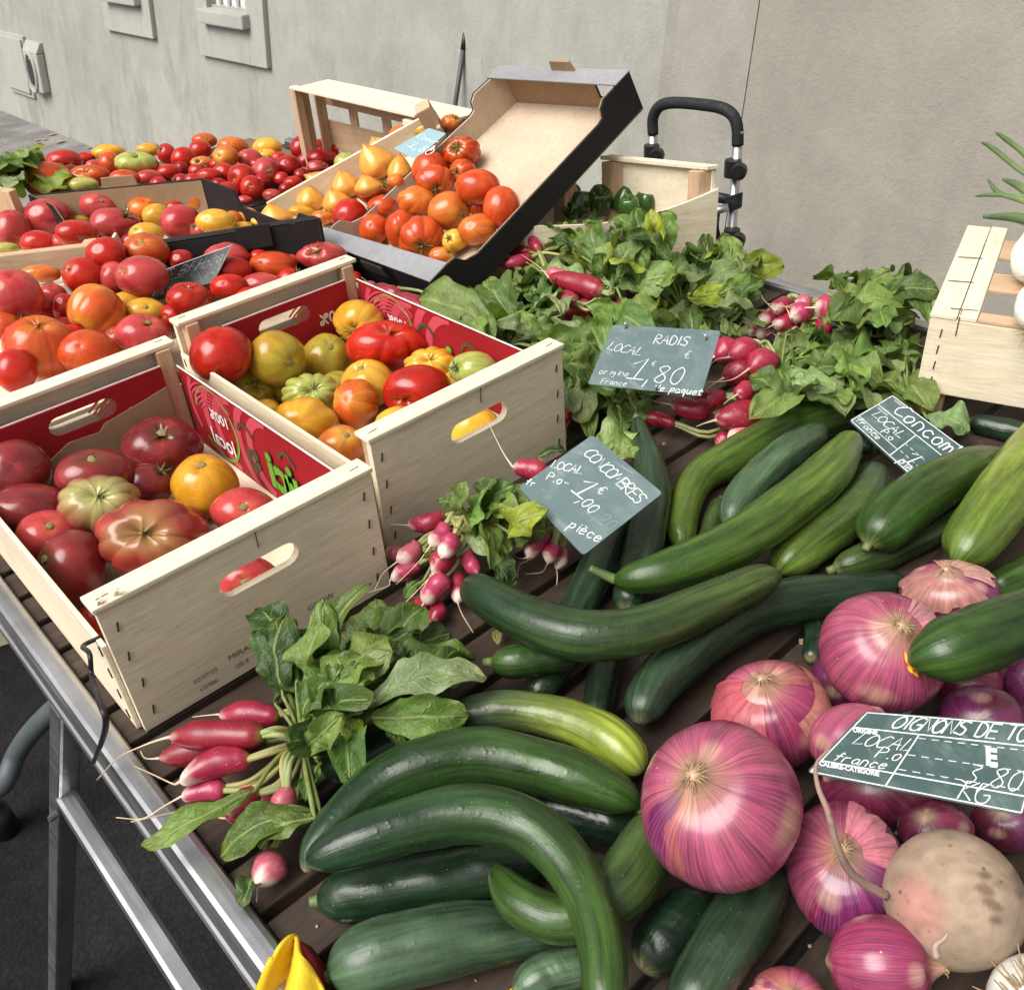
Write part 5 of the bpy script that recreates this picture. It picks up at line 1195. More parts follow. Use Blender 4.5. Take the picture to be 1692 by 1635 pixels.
    if flower:
        d = nrm(P[0]-P[8]); mb = MB()
        for j in range(6):
            a_ = j*1.1; e1 = nrm(np.cross(d, UPV)); e2 = np.cross(d, e1); mb.tube(spline([P[0], P[0]+d*.003+(e1*cos(a_)+e2*sin(a_))*.005, P[0]+d*.002+(e1*cos(a_)+e2*sin(a_))*.011], 2), [.003, .0035, .003, .002, .0008], 5, flat=.5)
        mb.build('flower', M['petal'], o, True)
    return o
def onion(label, px, py, rx, ry, neck, pal, seed, slack=.82, plain=False, name='onion', cat='onion', group='pink onions heaped on the slats', flat=.0, tuft=1.0, patch=(), pushz=0.0):
    d = ray(px, py); t = (0-CPOS[2])/d[2]
    rp = (rx+ry)/2
    for _ in range(300):
        c = CPOS+d*t; R = rp*t/FPX
        if c[2] >= R*.9+pushz and all(np.linalg.norm(c-q) >= slack*(R+s_) for q, s_ in HEAP): break
        t -= .004
    HEAP.append((c, R*.97))
    rn = np.random.RandomState(seed); nt, nph = 144, 60
    th = np.arange(nt)*2*pi/nt; ph = pi*np.linspace(0, 1, nph)**1.05; T_, P_ = np.meshgrid(th, ph)
    r = np.sin(P_)**.95; z = np.cos(P_)*.9
    z = z+.20*np.exp(-(P_/.16)**2)-.05*np.exp(-((P_-.35)/.2)**2); r = np.maximum(r, .085*np.exp(-(P_/.10)**4)*np.clip(P_*30, 0, 1))
    z = z-.06*np.exp(-((P_-pi)/.12)**2)
    r = r*(1+.012*np.sin(2*T_+rn.uniform(0, 6))+.008*np.sin(5*T_+rn.uniform(0, 6))+.0035*np.sin(17*T_+rn.uniform(0, 6)+np.sin(P_*2)))
    # dry outer skin ends along jagged meridians: a tiny step in the surface
    nseg = rn.randint(4, 8); cut = np.sort(rn.uniform(0, 2*pi, nseg)); seg = np.zeros(T_.shape, int)
    Tw = (T_+.10*np.sin(P_*3+1)+.05*np.sin(P_*11)) % (2*pi)
    for k in range(nseg): seg[Tw > cut[k]] = k+1
    seg = seg % nseg; lev = rn.uniform(-.006, .006, nseg); r = r*(1+lev[seg]) if not plain else np.sin(P_)**.85*(1+.03*np.sin(2*T_+1)+.02*np.sin(3*T_+P_*2))
    if plain: z = np.cos(P_)*.95
    dx, dy = (neck[0]-px)/rx*.93, -(neck[1]-py)/ry*.93; q = min(.998, dx*dx+dy*dy); ax = camrot((dx, dy, math.sqrt(1-q)*(1 if len(neck) < 3 else neck[2])), c)
    e1 = nrm(np.cross(ax, UPV if abs(ax[2]) < .9 else [1., 0, 0])); e2 = np.cross(ax, e1)
    x, y = r*np.cos(T_), r*np.sin(T_); Pw = (x.reshape(-1, 1)*e1+y.reshape(-1, 1)*e2+z.reshape(-1, 1)*ax)
    LR, LU, LF = lframe(c); s = pxm(c)*(LF@CF)**.3; vx, vy, vz = Pw@LR, Pw@LU, -(Pw@LF)
    W = c+(vx*rx*s)[:, None]*LR+(vy*ry*s)[:, None]*LU-(vz*(rx+ry)/2*s)[:, None]*LF
    pal = [np.array(p) for p in pal]; cs = np.array([pal[k % len(pal)] for k in range(nseg)]); rn.shuffle(cs)
    col = cs[seg]
    kn_ = rn.uniform(0, 1, 37)**1.4; band = np.interp(((T_+.12*np.sin(P_*2+1)) % (2*pi))/(2*pi)*36, np.arange(37), np.concatenate([kn_[:-1], kn_[:1]])); kn2 = rn.uniform(0, 1, 73)
    fine_ = np.interp(((T_+.05*np.sin(P_*3)) % (2*pi))/(2*pi)*72, np.arange(73), np.concatenate([kn2[:-1], kn2[:1]]))
    bz = (band*(.35+.65*np.clip(np.sin(P_*1.1), 0, 1))*.62)[..., None]; col = col*(1-bz)+np.array((.22, .022, .10))*bz; col = col*(.88+.24*fine_)[..., None]
    g = np.clip((P_-.2)/1.2, 0, 1)[..., None]; hv = .5+.5*np.sin(3*T_+P_*1.3+rn.uniform(0, 6))[..., None]
    col = col*(1-.35*hv*g)+pal[-1]*.35*hv*g
    topw = np.exp(-(P_/.30)**2)[..., None]*(.55+.45*np.sin(23*T_+rn.uniform(0, 6))[..., None]**2); col = col*(1-topw)+np.array([.52, .36, .20])*topw
    botw = np.exp(-((P_-pi)/.25)**2)[..., None]*.8; col = col*(1-botw)+np.array([.45, .35, .22])*botw
    vein = (np.abs(np.sin(15*T_+.8*np.sin(P_*2+1)))**14)[..., None]*np.sin(P_)[..., None]; col = col*(1-.30*vein)
    pt = (np.clip(np.sin(2*T_+rn.uniform(0, 6))*np.sin(3.1*P_+rn.uniform(0, 6))-.72, 0, 1)*2.2)[..., None]; pt = np.clip(pt, 0, .7); col = col*(1-pt)+np.array([.55, .34, .24])*pt
    if plain:      # smooth root: cream skin, pink blush on one flank, corky dark scar
        a_, b_ = vx.reshape(T_.shape)[..., None], vy.reshape(T_.shape)[..., None]; nz_ = (np.sin(9*a_+5*b_)+np.sin(7*b_-11*a_+1))*.5
        col = np.array((.32, .235, .165))*(1+.06*nz_); bl = np.clip(1.25-((a_+.50)**2/.16+(b_+.10)**2/.30)+.2*nz_, 0, 1)*.55; col = col*(1-bl)+np.array((.40, .14, .13))*bl
        sc_ = np.clip(1.2-(((a_-.46+.05*np.sin(b_*9))/.11)**2+((b_-.05)/.42)**2)+.5*np.sin(31*b_+8*a_), 0, 1)*.85; col = col*(1-sc_)+np.array((.13, .085, .05))*sc_
        sc_ = np.clip(1.0-(((a_-.88)/.10)**2+((b_-.25)/.3)**2)+.5*np.sin(23*b_), 0, 1)*.7; col = col*(1-sc_)+np.array((.16, .11, .07))*sc_
    f = [[i*nt+j, (i+1)*nt+j, (i+1)*nt+(j+1) % nt, i*nt+(j+1) % nt] for i in range(nph-1) for j in range(nt)]
    tc = np.stack([np.cos(T_), np.sin(T_), P_*.5], -1).reshape(-1, 3)
    o = mesh_obj(name, W, f, M['onion' if cat == 'onion' else 'root'], None, col.reshape(-1, 3), tc); tag(o, label, cat, group)
    R = (rx+ry)/2*s
    if tuft and ax@LF < .4:
        m = MB(); tip = W[0]; nf = int(38*tuft)
        for j in range(nf):
            a = rn.uniform(0, 6.28); dd = e1*cos(a)+e2*sin(a); b0 = tip-ax*R*.06+dd*R*rn.uniform(.01, .10); ln = R*rn.uniform(.05, .17)
            m.tube(spline([b0, b0+ax*ln*.45+dd*ln*.4, b0+ax*ln*rn.uniform(.0, .5)+dd*ln*1.1], 3), np.linspace(.0011, .0003, 7), 4)
        m.build('dry_neck', M['dry'], o, True)
    for (t0, t1, p0, p1, pc) in patch:        # loose papery flaps lifting off the skin
        nu, nv = 26, 9; v = []; cl_ = []
        for i in range(nu+1):
            for j in range(nv+1):
                tt = t0+(t1-t0)*i/nu; pend = p1+.09*sin(i*.8+seed)+.06*sin(i*1.7+2*seed)+.02*rn.uniform(-1, 1); pp_ = p0+(pend-p0)*j/nv; k = j/nv
                k1 = int((tt % (2*pi))/(2*pi)*nt) % nt; fi = (pp_/pi)**(1/1.05)*(nph-1); k0 = min(nph-2, int(fi)); fr = fi-k0
                w0 = W[k0*nt+k1]*(1-fr)+W[(k0+1)*nt+k1]*fr; nrm_ = nrm(w0-c); v.append(w0+nrm_*R*(.006+.035*k**3+.02*(abs(i/nu-.5)*2)**4)); cl_.append(np.array(pc)*(.85+.3*rn.rand()))
        ff = [[i*(nv+1)+j, (i+1)*(nv+1)+j, (i+1)*(nv+1)+j+1, i*(nv+1)+j+1] for i in range(nu) for j in range(nv)]
        tcx = [[cos(t0+(t1-t0)*i/nu), sin(t0+(t1-t0)*i/nu), j*.1] for i in range(nu+1) for j in range(nv+1)]
        fo = mesh_obj('loose_skin', v, ff, M['onion'], o, np.array(cl_), tcx)
    return o, c, W

PK, PU, SA, MG, DP = (.355, .075, .13), (.13, .018, .09), (.34, .105, .08), (.245, .026, .08), (.10, .010, .030)
cucumber('dark green cucumber at the far right below the onion crate', [(1600, 697, 15), (1650, 707, 18), (1700, 719, 18), (1760, 735, 16)], 'dk', 'dg')
cucumber('thin upright dark cucumber behind the first cucumber price card', [(1052, 690, 9), (1059, 720, 17), (1072, 765, 26), (1077, 810, 30), (1070, 870, 32), (1052, 950, 32), (1034, 1010, 28)], 'gg', 'dg', slope=(.05, 0))
cucumber('cucumber stretching from under the price card down to the slats', [(1030, 850, 30), (998, 917, 31), (967, 978, 30), (940, 1035, 30), (906, 1110, 30), (880, 1160, 22)], 'gg', 'dg')
cucumber('dark cucumber end standing under the long bent one', [(1018, 1030, 24), (1004, 1080, 26), (992, 1140, 26), (982, 1195, 24)], 'dk', 'dk')
cucumber('blunt dark cucumber tip beside the scraps on the slats', [(812, 1094, 20), (850, 1093, 28), (905, 1085, 28), (960, 1078, 26)], 'mg', 'dk')
cucumber('dark cucumber stub between the onions and the arched one', [(1342, 1010, 14), (1345, 1050, 16), (1340, 1092, 16)], 'gg', 'dk', stem=False)
cucumber('short cut dark stub under the second price card', [(1390, 728, 13), (1420, 733, 14), (1449, 741, 12)], 'dk', 'dk', stem=False)
cucumber('small dark cucumber half under the front radish leaves', [(533, 1278, 20), (560, 1266, 30), (600, 1252, 35), (668, 1230, 37), (735, 1212, 34)], 'dg', 'dk', stem=[(520, 1290), (506, 1302)])
cucumber('dark cucumber under the big pink onion, left one of two', [(1165, 1480, 40), (1140, 1510, 48), (1105, 1545, 50), (1060, 1600, 46)], 'dk', 'dk')
cucumber('fat pale green cucumber lowest at the picture bottom', [(545, 1612, 40), (590, 1592, 58), (650, 1574, 62), (771, 1547, 56), (874, 1538, 42), (945, 1536, 34)], 'pg', 'gg')
cucumber('pale cucumber cut off by the bottom edge beside the yellow strap', [(850, 1645, 26), (885, 1618, 34), (925, 1602, 36), (980, 1592, 34)], 'pg', 'pg')
cucumber('dark cucumber just below the front arched one', [(530, 1487, 22), (555, 1482, 38), (610, 1472, 47), (730, 1452, 50), (833, 1434, 46), (905, 1425, 34)], 'dg', 'dk', stem=[(522, 1488), (512, 1490)])
cucumber('dim cucumber in the gap behind the two arched ones', [(880, 1330, 30), (930, 1340, 40), (990, 1356, 42), (1050, 1376, 38)], 'dk', 'dk')
cucumber('slim striped cucumber running under the pale blunt one', [(1378, 940, 20), (1425, 925, 27), (1470, 906, 30), (1552, 862, 30), (1640, 806, 24)], 'ol', 'gg')
cucumber('short pale cucumber glimpsed between the curved and slender ones', [(1190, 828, 14), (1180, 858, 18), (1170, 900, 18)], 'ol', 'ol')
cucumber('strongly curved glossy green cucumber beside the slats', [(1128, 905, 22), (1126, 868, 27), (1137, 820, 28), (1162, 784, 29), (1208, 758, 32), (1268, 727, 34), (1330, 698, 34), (1380, 686, 30), (1406, 688, 18)], 'lg', 'mg', stem=False)
cucumber('stout green cucumber with a rusty scratched end at right', [(1435, 900, 34), (1450, 880, 42), (1491, 841, 46), (1552, 799, 43), (1614, 770, 34), (1668, 754, 14)], 'mg', 'ol')
onion('deep purple onion wedged between two pink ones', 1385, 1128, 48, 50, (1375, 1190), (PU, DP, PU), 31, tuft=0)
onion('dark red onion in shade under the flowered cucumber', 1600, 1128, 55, 52, (1610, 1150, -1), (DP, MG, DP), 32, tuft=0)
onion('purple onion behind the upper edge of the onion sign', 1622, 1190, 68, 62, (1640, 1180, -1), (PU, DP, PU), 33, tuft=0)
onion('bright purple onion cut by the right picture edge', 1712, 1135, 52, 56, (1720, 1110), (PU, PU, DP), 34, tuft=0)
onion('pink onion at the bottom edge below the turnip-like root', 1302, 1650, 66, 52, (1310, 1640), (SA, MG, PK), 35, tuft=0, patch=((.5, 2.6, .5, 1.4, (.5, .2, .2)),))
onion('dark red onion shaded by the onion price sign', 1450, 1300, 96, 66, (1470, 1320, -1), (DP, MG, DP), 36, tuft=0)
onion('dark onion in the gap below the onion price sign', 1545, 1372, 62, 50, (1560, 1400, -1), (DP, MG, DP), 45, tuft=0)
onion('dark onion low at the right edge behind the cream root', 1668, 1358, 62, 50, (1680, 1380, -1), (DP, PU, DP), 46, tuft=0)
cucumber('dark diagonal cucumber under the big pink onion, right one of two', [(1276, 1425, 40), (1244, 1490, 52), (1197, 1563, 54), (1150, 1640, 50), (1125, 1690, 44)], 'dk', 'gg')
cucumber('curl tipped cucumber passing behind the front arched one', [(820, 1428, 12), (828, 1452, 24), (860, 1490, 38), (915, 1516, 41), (975, 1505, 44), (1030, 1460, 50), (1070, 1400, 48), (1105, 1355, 40)], 'mg', 'ol', stem=False)
cucumber('long bent cucumber with a scabbed left end', [(772, 963, 20), (800, 983, 34), (866, 1020, 41), (943, 1047, 43), (1019, 1048, 41), (1085, 1033, 39), (1165, 1000, 37), (1250, 962, 30), (1290, 950, 18)], 'dg', 'ol', stem=False, slope=(.0, .02))
cucumber('dull pale slender cucumber behind the bright one', [(1362, 712, 14), (1340, 722, 24), (1305, 745, 29), (1256, 788, 31), (1222, 829, 30), (1204, 868, 22)], 'pg', 'pg', stem=False)
cucumber('cucumber stub behind the two stacked onions at right', [(1630, 975, 26), (1692, 950, 30), (1750, 925, 28)], 'mg', 'ol', stem=False)
onion('reddish onion with cracked dry skin behind the biggest one', 1274, 1180, 97, 94, (1262, 1122), (SA, MG, PK), 37, patch=((.2, 2.2, .35, 1.25, (.38, .07, .09)), (2.9, 4.6, .9, 1.7, (.50, .20, .16))), tuft=.6)
onion('pale pink onion end showing left of the onion sign', 1412, 1226, 72, 62, (1360, 1290, -1), (PK, SA, PK), 38, tuft=0)
onion('glossy violet pink onion below the onion sign', 1397, 1436, 100, 112, (1396, 1406), (MG, PU, PK, PU), 39, tuft=.8, patch=((3.6, 5.2, .3, 1.0, (.50, .16, .2)),))
cucumber('S shaped dark cucumber above the cracked onion', [(1056, 1195, 30), (1062, 1172, 35), (1080, 1136, 38), (1123, 1089, 42), (1177, 1044, 42), (1240, 1011, 40), (1319, 990, 38), (1400, 980, 34), (1500, 966, 26)], 'gg', 'dk', stem=False)
cucumber('pale blunt ended cucumber pointing at the viewer', [(1284, 948, 24), (1296, 932, 34), (1330, 904, 38), (1389, 860, 38), (1430, 812, 35), (1447, 775, 24)], 'lg', 'gg', stem=False)
cucumber('bright green cucumber with a long stem lying on top', [(1014, 958, 16), (1040, 956, 25), (1102, 943, 35), (1204, 903, 40), (1307, 833, 41), (1370, 778, 37), (1410, 722, 20)], 'mg', 'lg', stem=[(1000, 950), (974, 938)])
cucumber('big knobbly yellow green cucumber at the right edge', [(1578, 930, 28), (1590, 915, 40), (1624, 868, 48), (1665, 810, 48), (1700, 750, 40), (1730, 700, 28)], 'lg', 'yg', stem=False)
onion('onion with crumbling brown skin topmost at right', 1569, 982, 80, 60, (1566, 938), (MG, SA, PU), 40, tuft=.4, patch=((.3, 3.0, .25, 1.2, (.33, .14, .12)), (3.4, 5.6, .3, 1.0, (.44, .22, .18))))
onion('spotted pink onion with a bristly neck under the flowered cucumber', 1459, 1076, 105, 103, (1490, 1034), (PK, MG, PK, MG), 41, patch=((4.0, 5.0, .4, 1.2, (.5, .2, .22)),))
cucumber('dark green cucumber with a yellow flower at its tip', [(1510, 1096, 24), (1526, 1088, 42), (1560, 1077, 53), (1602, 1062, 55), (1670, 1035, 54), (1740, 1004, 48)], 'mg', 'dg', flower=True, stem=False)
BEET = onion('large cream root with pink blush and a long thin tail', 1576, 1486, 118, 112, (1690, 1465), ((.52, .40, .27), (.50, .37, .25), (.54, .42, .30)), 43, plain=True, name='root_vegetable', cat='root vegetable', group=None, tuft=0)
onion('magenta onion with a twisted neck at the bottom', 1456, 1592, 92, 80, (1560, 1598, 1), (MG, MG, DP, PK), 42, tuft=.5, patch=((1.0, 2.4, .5, 1.4, (.55, .22, .25)),))
onion('biggest pink and purple onion lying over the dark cucumbers', 1189, 1328, 134, 140, (1150, 1283), (PK, SA, PU, PK, MG), 44, tuft=1.4)
cucumber('arched cucumber with a bright yellowish back under the leaves', [(745, 1188, 28), (812, 1174, 32), (874, 1176, 33), (957, 1197, 38), (1019, 1232, 40), (1062, 1275, 30)], 'gg', 'yg', stem=False)
cucumber('long dark arched cucumber, its stem touching the biggest onion', [(1062, 1335, 10), (1050, 1328, 20), (1027, 1315, 32), (957, 1286, 44), (874, 1262, 47), (792, 1249, 49), (709, 1262, 48), (618, 1303, 41), (540, 1380, 32), (503, 1440, 24)], 'mg', 'dg', stem=[(1070, 1345), (1076, 1352)])
cucumber('dark hook shaped cucumber in front of all others', [(506, 1428, 18), (530, 1414, 30), (605, 1385, 43), (730, 1348, 47), (812, 1346, 47), (882, 1371, 45), (940, 1427, 42), (976, 1497, 41), (996, 1576, 40), (1000, 1680, 38)], 'dg', 'mg', stem=False)
# long thin tail of the cream root
bc = BEET[1]; q = [PL(px, py, bc-CF*k, -CF) for px, py, k in ((1465, 1480, .04), (1410, 1445, .055), (1385, 1400, .07), (1368, 1340, .075), (1352, 1300, .07), (1349, 1262, .06), (1372, 1235, .055))]
m = MB(); tq = spline(q, 8); m.tube(tq, np.linspace(.0032, .0008, len(tq)), 7, (.30, .19, .15)); m.build('tail_root', M['root'], BEET[0], True)
q = [PL(px, py, bc-CF*.068, -CF) for px, py in ((1548, 1580), (1546, 1562), (1560, 1550), (1566, 1540))]; m = MB(); tq = spline(q, 5); m.tube(tq, np.linspace(.003, .0008, len(tq)), 6, (.35, .24, .18)); m.build('side_root', M['root'], BEET[0], True)
# white onion root fringe entering at the bottom right corner
P = Z(1672, 1632, .09); m = MB(); rn = random.Random(5)
for j in range(26):
    a = rn.uniform(1.2, 4.3); ln = rn.uniform(.012, .03); dd = CR*cos(a)+CU*abs(sin(a))*1.0; b0 = P+CR*rn.uniform(0, .02)-CU*rn.uniform(0, .01)
    m.tube(spline([b0, b0+dd*ln*.5-CF*.006, b0+dd*ln+CU*rn.uniform(-.005, .006)], 4), np.linspace(.0011, .0004, 9), 4)
c = Z(1720, 1665, .07); th = np.linspace(0, 2*pi, 25)[:-1]; v = []; 
for p_ in np.linspace(0, pi, 16):
    for a in th: v.append(c+.032*np.array([sin(p_)*cos(a), sin(p_)*sin(a), cos(p_)]))
so_ = mesh_obj('white_onion', v, [[i*24+j, (i+1)*24+j, (i+1)*24+(j+1) % 24, i*24+(j+1) % 24] for i in range(15) for j in range(24)], M['white'], None, np.array((.75, .73, .66)), np.array(v)*30)
tag(so_, 'white onion with frizzy roots in the bottom right corner', 'onion'); m.build('root_fringe', M['dry'], so_, True)
# ------------------------------------------------------------------ radish bunches
LEAFC = {'mid': (.085, .150, .030), 'dk': (.042, .085, .020), 'lt': (.165, .245, .055), 'pale': (.22, .30, .12), 'yl': (.25, .31, .03), 'wilt': (.33, .30, .09)}
def leaf(parent, P0, P1, wd, colr, seed, root=None, up=None, arch=.18, fold=.35, wave=.40, lobes=.06, lyrate=.0, name='leaf', stemw=.0022, twist=0.0, curl=0.0, nu=22, nv=13):
    """leaf blade from P0 (petiole end) to P1 (tip); root = where the petiole starts"""
    rn = np.random.RandomState(seed % 2**31); P0, P1 = V3(P0), V3(P1); L = np.linalg.norm(P1-P0); t0 = nrm(P1-P0)
    up = nrm(UPV*1.0-CF*.35+rn.normal(0, .22, 3)) if up is None else nrm(up); up = nrm(up-t0*(up@t0)); sd_ = np.cross(t0, up)
    a_ = twist; sd_, up = sd_*cos(a_)+up*sin(a_), up*cos(a_)-sd_*sin(a_)
    u = np.linspace(0, 1, nu); v = np.linspace(-1, 1, nv); U, V_ = np.meshgrid(u, v, indexing='ij')
    pr = np.sin(pi*np.clip(U, .0, 1)**1.05)**.50; pr = pr*(1-.38*(1-U)**1.3)
    if lyrate: pr = pr*(1-lyrate*np.clip(1-U*2.1, 0, 1)*(.55+.45*np.cos(U*26)))
    e = np.sin(U*(15+rn.uniform(-2, 2))*1.4+rn.uniform(0, 6)+V_*1.2); e2 = np.sin(U*41+rn.uniform(0, 6)+V_)
    hw = wd/2*pr*(1+lobes*e*np.abs(V_)**3+lobes*.5*e2*np.abs(V_)**5)
    f1, f2, p1, p2 = rn.uniform(5, 8), rn.uniform(9, 14), rn.uniform(0, 6), rn.uniform(0, 6)
    h = L*arch*np.sin(pi*U)+fold*np.abs(V_)**1.3*hw + wave*hw*np.abs(V_)**2*np.where(V_ > 0, np.sin(f1*U*1.6+p1), np.sin(f1*U*1.6+p2)) + .075*wd*np.sin(f2*U+3*V_+p1)*np.sin(4*V_+p2) + .03*wd*np.sin(2.1*f2*U-5*V_+p2)*np.sin(7*V_+p1) - curl*L*U**2.5
    # blistered tissue between the side veins
    h = h + .055*wd*np.abs(np.sin((U*6.5-np.abs(V_)*1.7)*pi))*(1-np.abs(V_))*np.minimum(1, np.abs(V_)*4)
    bend = rn.uniform(-.10, .10)*L*np.sin(pi*U*.9)
    S_ = V_*hw*np.cos(np.arctan(abs(fold)*.7))
    W = P0+(U*L)[..., None]*t0+(S_+bend)[..., None]*sd_+h[..., None]*up
    W = W.reshape(-1, 3); W[:, 2] = np.maximum(W[:, 2], .004)
    base = np.array(LEAFC[colr])*rn.uniform(.78, 1.25); base = base*(1+rn.uniform(-.1, .1, 3))
    C = np.tile(base, (nu*nv, 1)); edge = np.clip(np.abs(V_)-.75, 0, 1).reshape(-1, 1)*rn.uniform(0, 1.6); tipy = (np.clip(U-.8, 0, 1)*3*rn.uniform(0, 1)*(.5+.5*np.sin(7*V_+p1))).reshape(-1, 1)
    C = C*(1-edge)+np.array([.14, .17, .035])*edge; C = C*(1-np.clip(tipy, 0, .8))+np.array([.26, .27, .03])*np.clip(tipy, 0, .8)
    T = np.stack([U, V_, np.full_like(U, rn.uniform(0, 9))], -1).reshape(-1, 3)
    F = [[i*nv+j, (i+1)*nv+j, (i+1)*nv+j+1, i*nv+j+1] for i in range(nu-1) for j in range(nv-1)]
    # midrib and petiole as one tapering stalk in the same mesh
    midi = W.reshape(nu, nv, 3)[:, nv//2]-up*.0006
    path = list(midi[::3]); rr = np.linspace(stemw, stemw*.25, len(path))
    if root is not None:
        r_ = V3(root); k = spline([r_, (r_+P0)/2+UPV*np.linalg.norm(P0-r_)*.12, midi[0]], 5)[:-1]; path = list(k)+path; rr = np.concatenate([np.full(len(k), stemw*1.05), rr])
    sv, st = sweep(np.array(path), rr, 6); k0 = len(W); m_ = len(path)
    F += [[k0+i*6+j, k0+i*6+(j+1) % 6, k0+(i+1)*6+(j+1) % 6, k0+(i+1)*6+j] for i in range(m_-1) for j in range(6)]
    st2 = np.zeros((len(sv), 3)); st2[:, 1] = .5; st2[:, 2] = 3.3; st2[:, 0] = .5
    return mesh_obj(name, np.vstack([W, sv]), F, M['leaf'], parent, np.vstack([C, np.tile((.24, .30, .085), (len(sv), 1))]), np.vstack([T, st2]))
def radish(parent, crown, tip, r, seed, white=.45, tail=None, hue=0, taillen=1.0):
    """root from crown to tip with a white end and a thin tail"""
    rn = np.random.RandomState(seed % 2**31); A, B_ = V3(crown), V3(tip); L = np.linalg.norm(B_-A); ax = (B_-A)/L
    nt, n = 26, 34; u = np.linspace(0, 1, n); th = np.arange(nt)*2*pi/nt
    side = nrm(np.cross(ax, UPV)); upn = np.cross(side, ax)
    if L > 2.6*r: prof = np.sqrt(np.clip(1-(1-np.clip(u/.16, 0, 1))**2, 0, 1))*(.80+.20*np.sin(pi*np.clip(u*.95, 0, 1))+.06*np.sin(u*9+rn.uniform(0, 6)))*np.where(u > .62, np.sqrt(np.clip(1-((u-.62)/.38)**2.0, 0, 1)), 1)
    else: prof = np.sin(pi*np.clip(u*.97+.015, 0, 1))**.62
    prof = np.maximum(prof, .09*np.where(u > .5, 1, 1.6)*np.where(u < .02, 2.2, 1)); rr = r*prof
    bow = rn.uniform(-.16, .16)*L*np.sin(pi*u); ct = A+u[:, None]*(B_-A)+bow[:, None]*side
    U, T_ = np.meshgrid(u, th, indexing='ij'); k = 1+.035*np.sin(2*T_+rn.uniform(0, 6)+U*3)+.02*np.sin(U*19+T_)
    W = ct[:, None]+(rr[:, None]*k)[..., None]*(np.cos(T_)[..., None]*side+np.sin(T_)[..., None]*upn)
    red = np.array([(.31, .014, .042), (.38, .035, .085), (.24, .008, .022), (.45, .095, .13)][hue % 4]); wh = np.array((.74, .60, .50))
    w_ = np.clip((U-(1-white*.7)+.06*np.sin(3*T_+rn.uniform(0, 6)))/.24, 0, 1)[..., None]; C = red*(1-w_)+wh*w_
    sc_ = np.clip(1-U/.07, 0, 1)[..., None]; C = C*(1-sc_)+np.array((.22, .17, .05))*sc_
    tc = np.stack([np.cos(T_), np.sin(T_), U*L*8], -1)
    F = [[i*nt+(j+1) % nt, i*nt+j, (i+1)*nt+j, (i+1)*nt+(j+1) % nt] for i in range(n-1) for j in range(nt)]+[list(range(nt)), [(n-1)*nt+j for j in range(nt)][::-1]]
    F = [q[::-1] for q in F]
    o = mesh_obj('radish', W.reshape(-1, 3), F, M['radish'], parent, C.reshape(-1, 3), tc.reshape(-1, 3))
    ln = r*3.2*taillen
    if tail is None: tail = [B_+ax*ln*.4+rn.normal(0, .12, 3)*ln, B_+ax*ln+rn.normal(0, .28, 3)*ln]
    p = spline([ct[-3], ct[-1]+ax*r*.12]+list(tail), 6); m = MB(); t = np.linspace(0, 1, len(p)); m.tube(p, np.maximum(r*.17*(1-t)**1.5, .0005+.0004*(1-t)), 6, np.outer(1-t, (.72, .52, .42))+np.outer(t, (.58, .44, .26)))
    m.build('root', M['radish'], o, True); return o
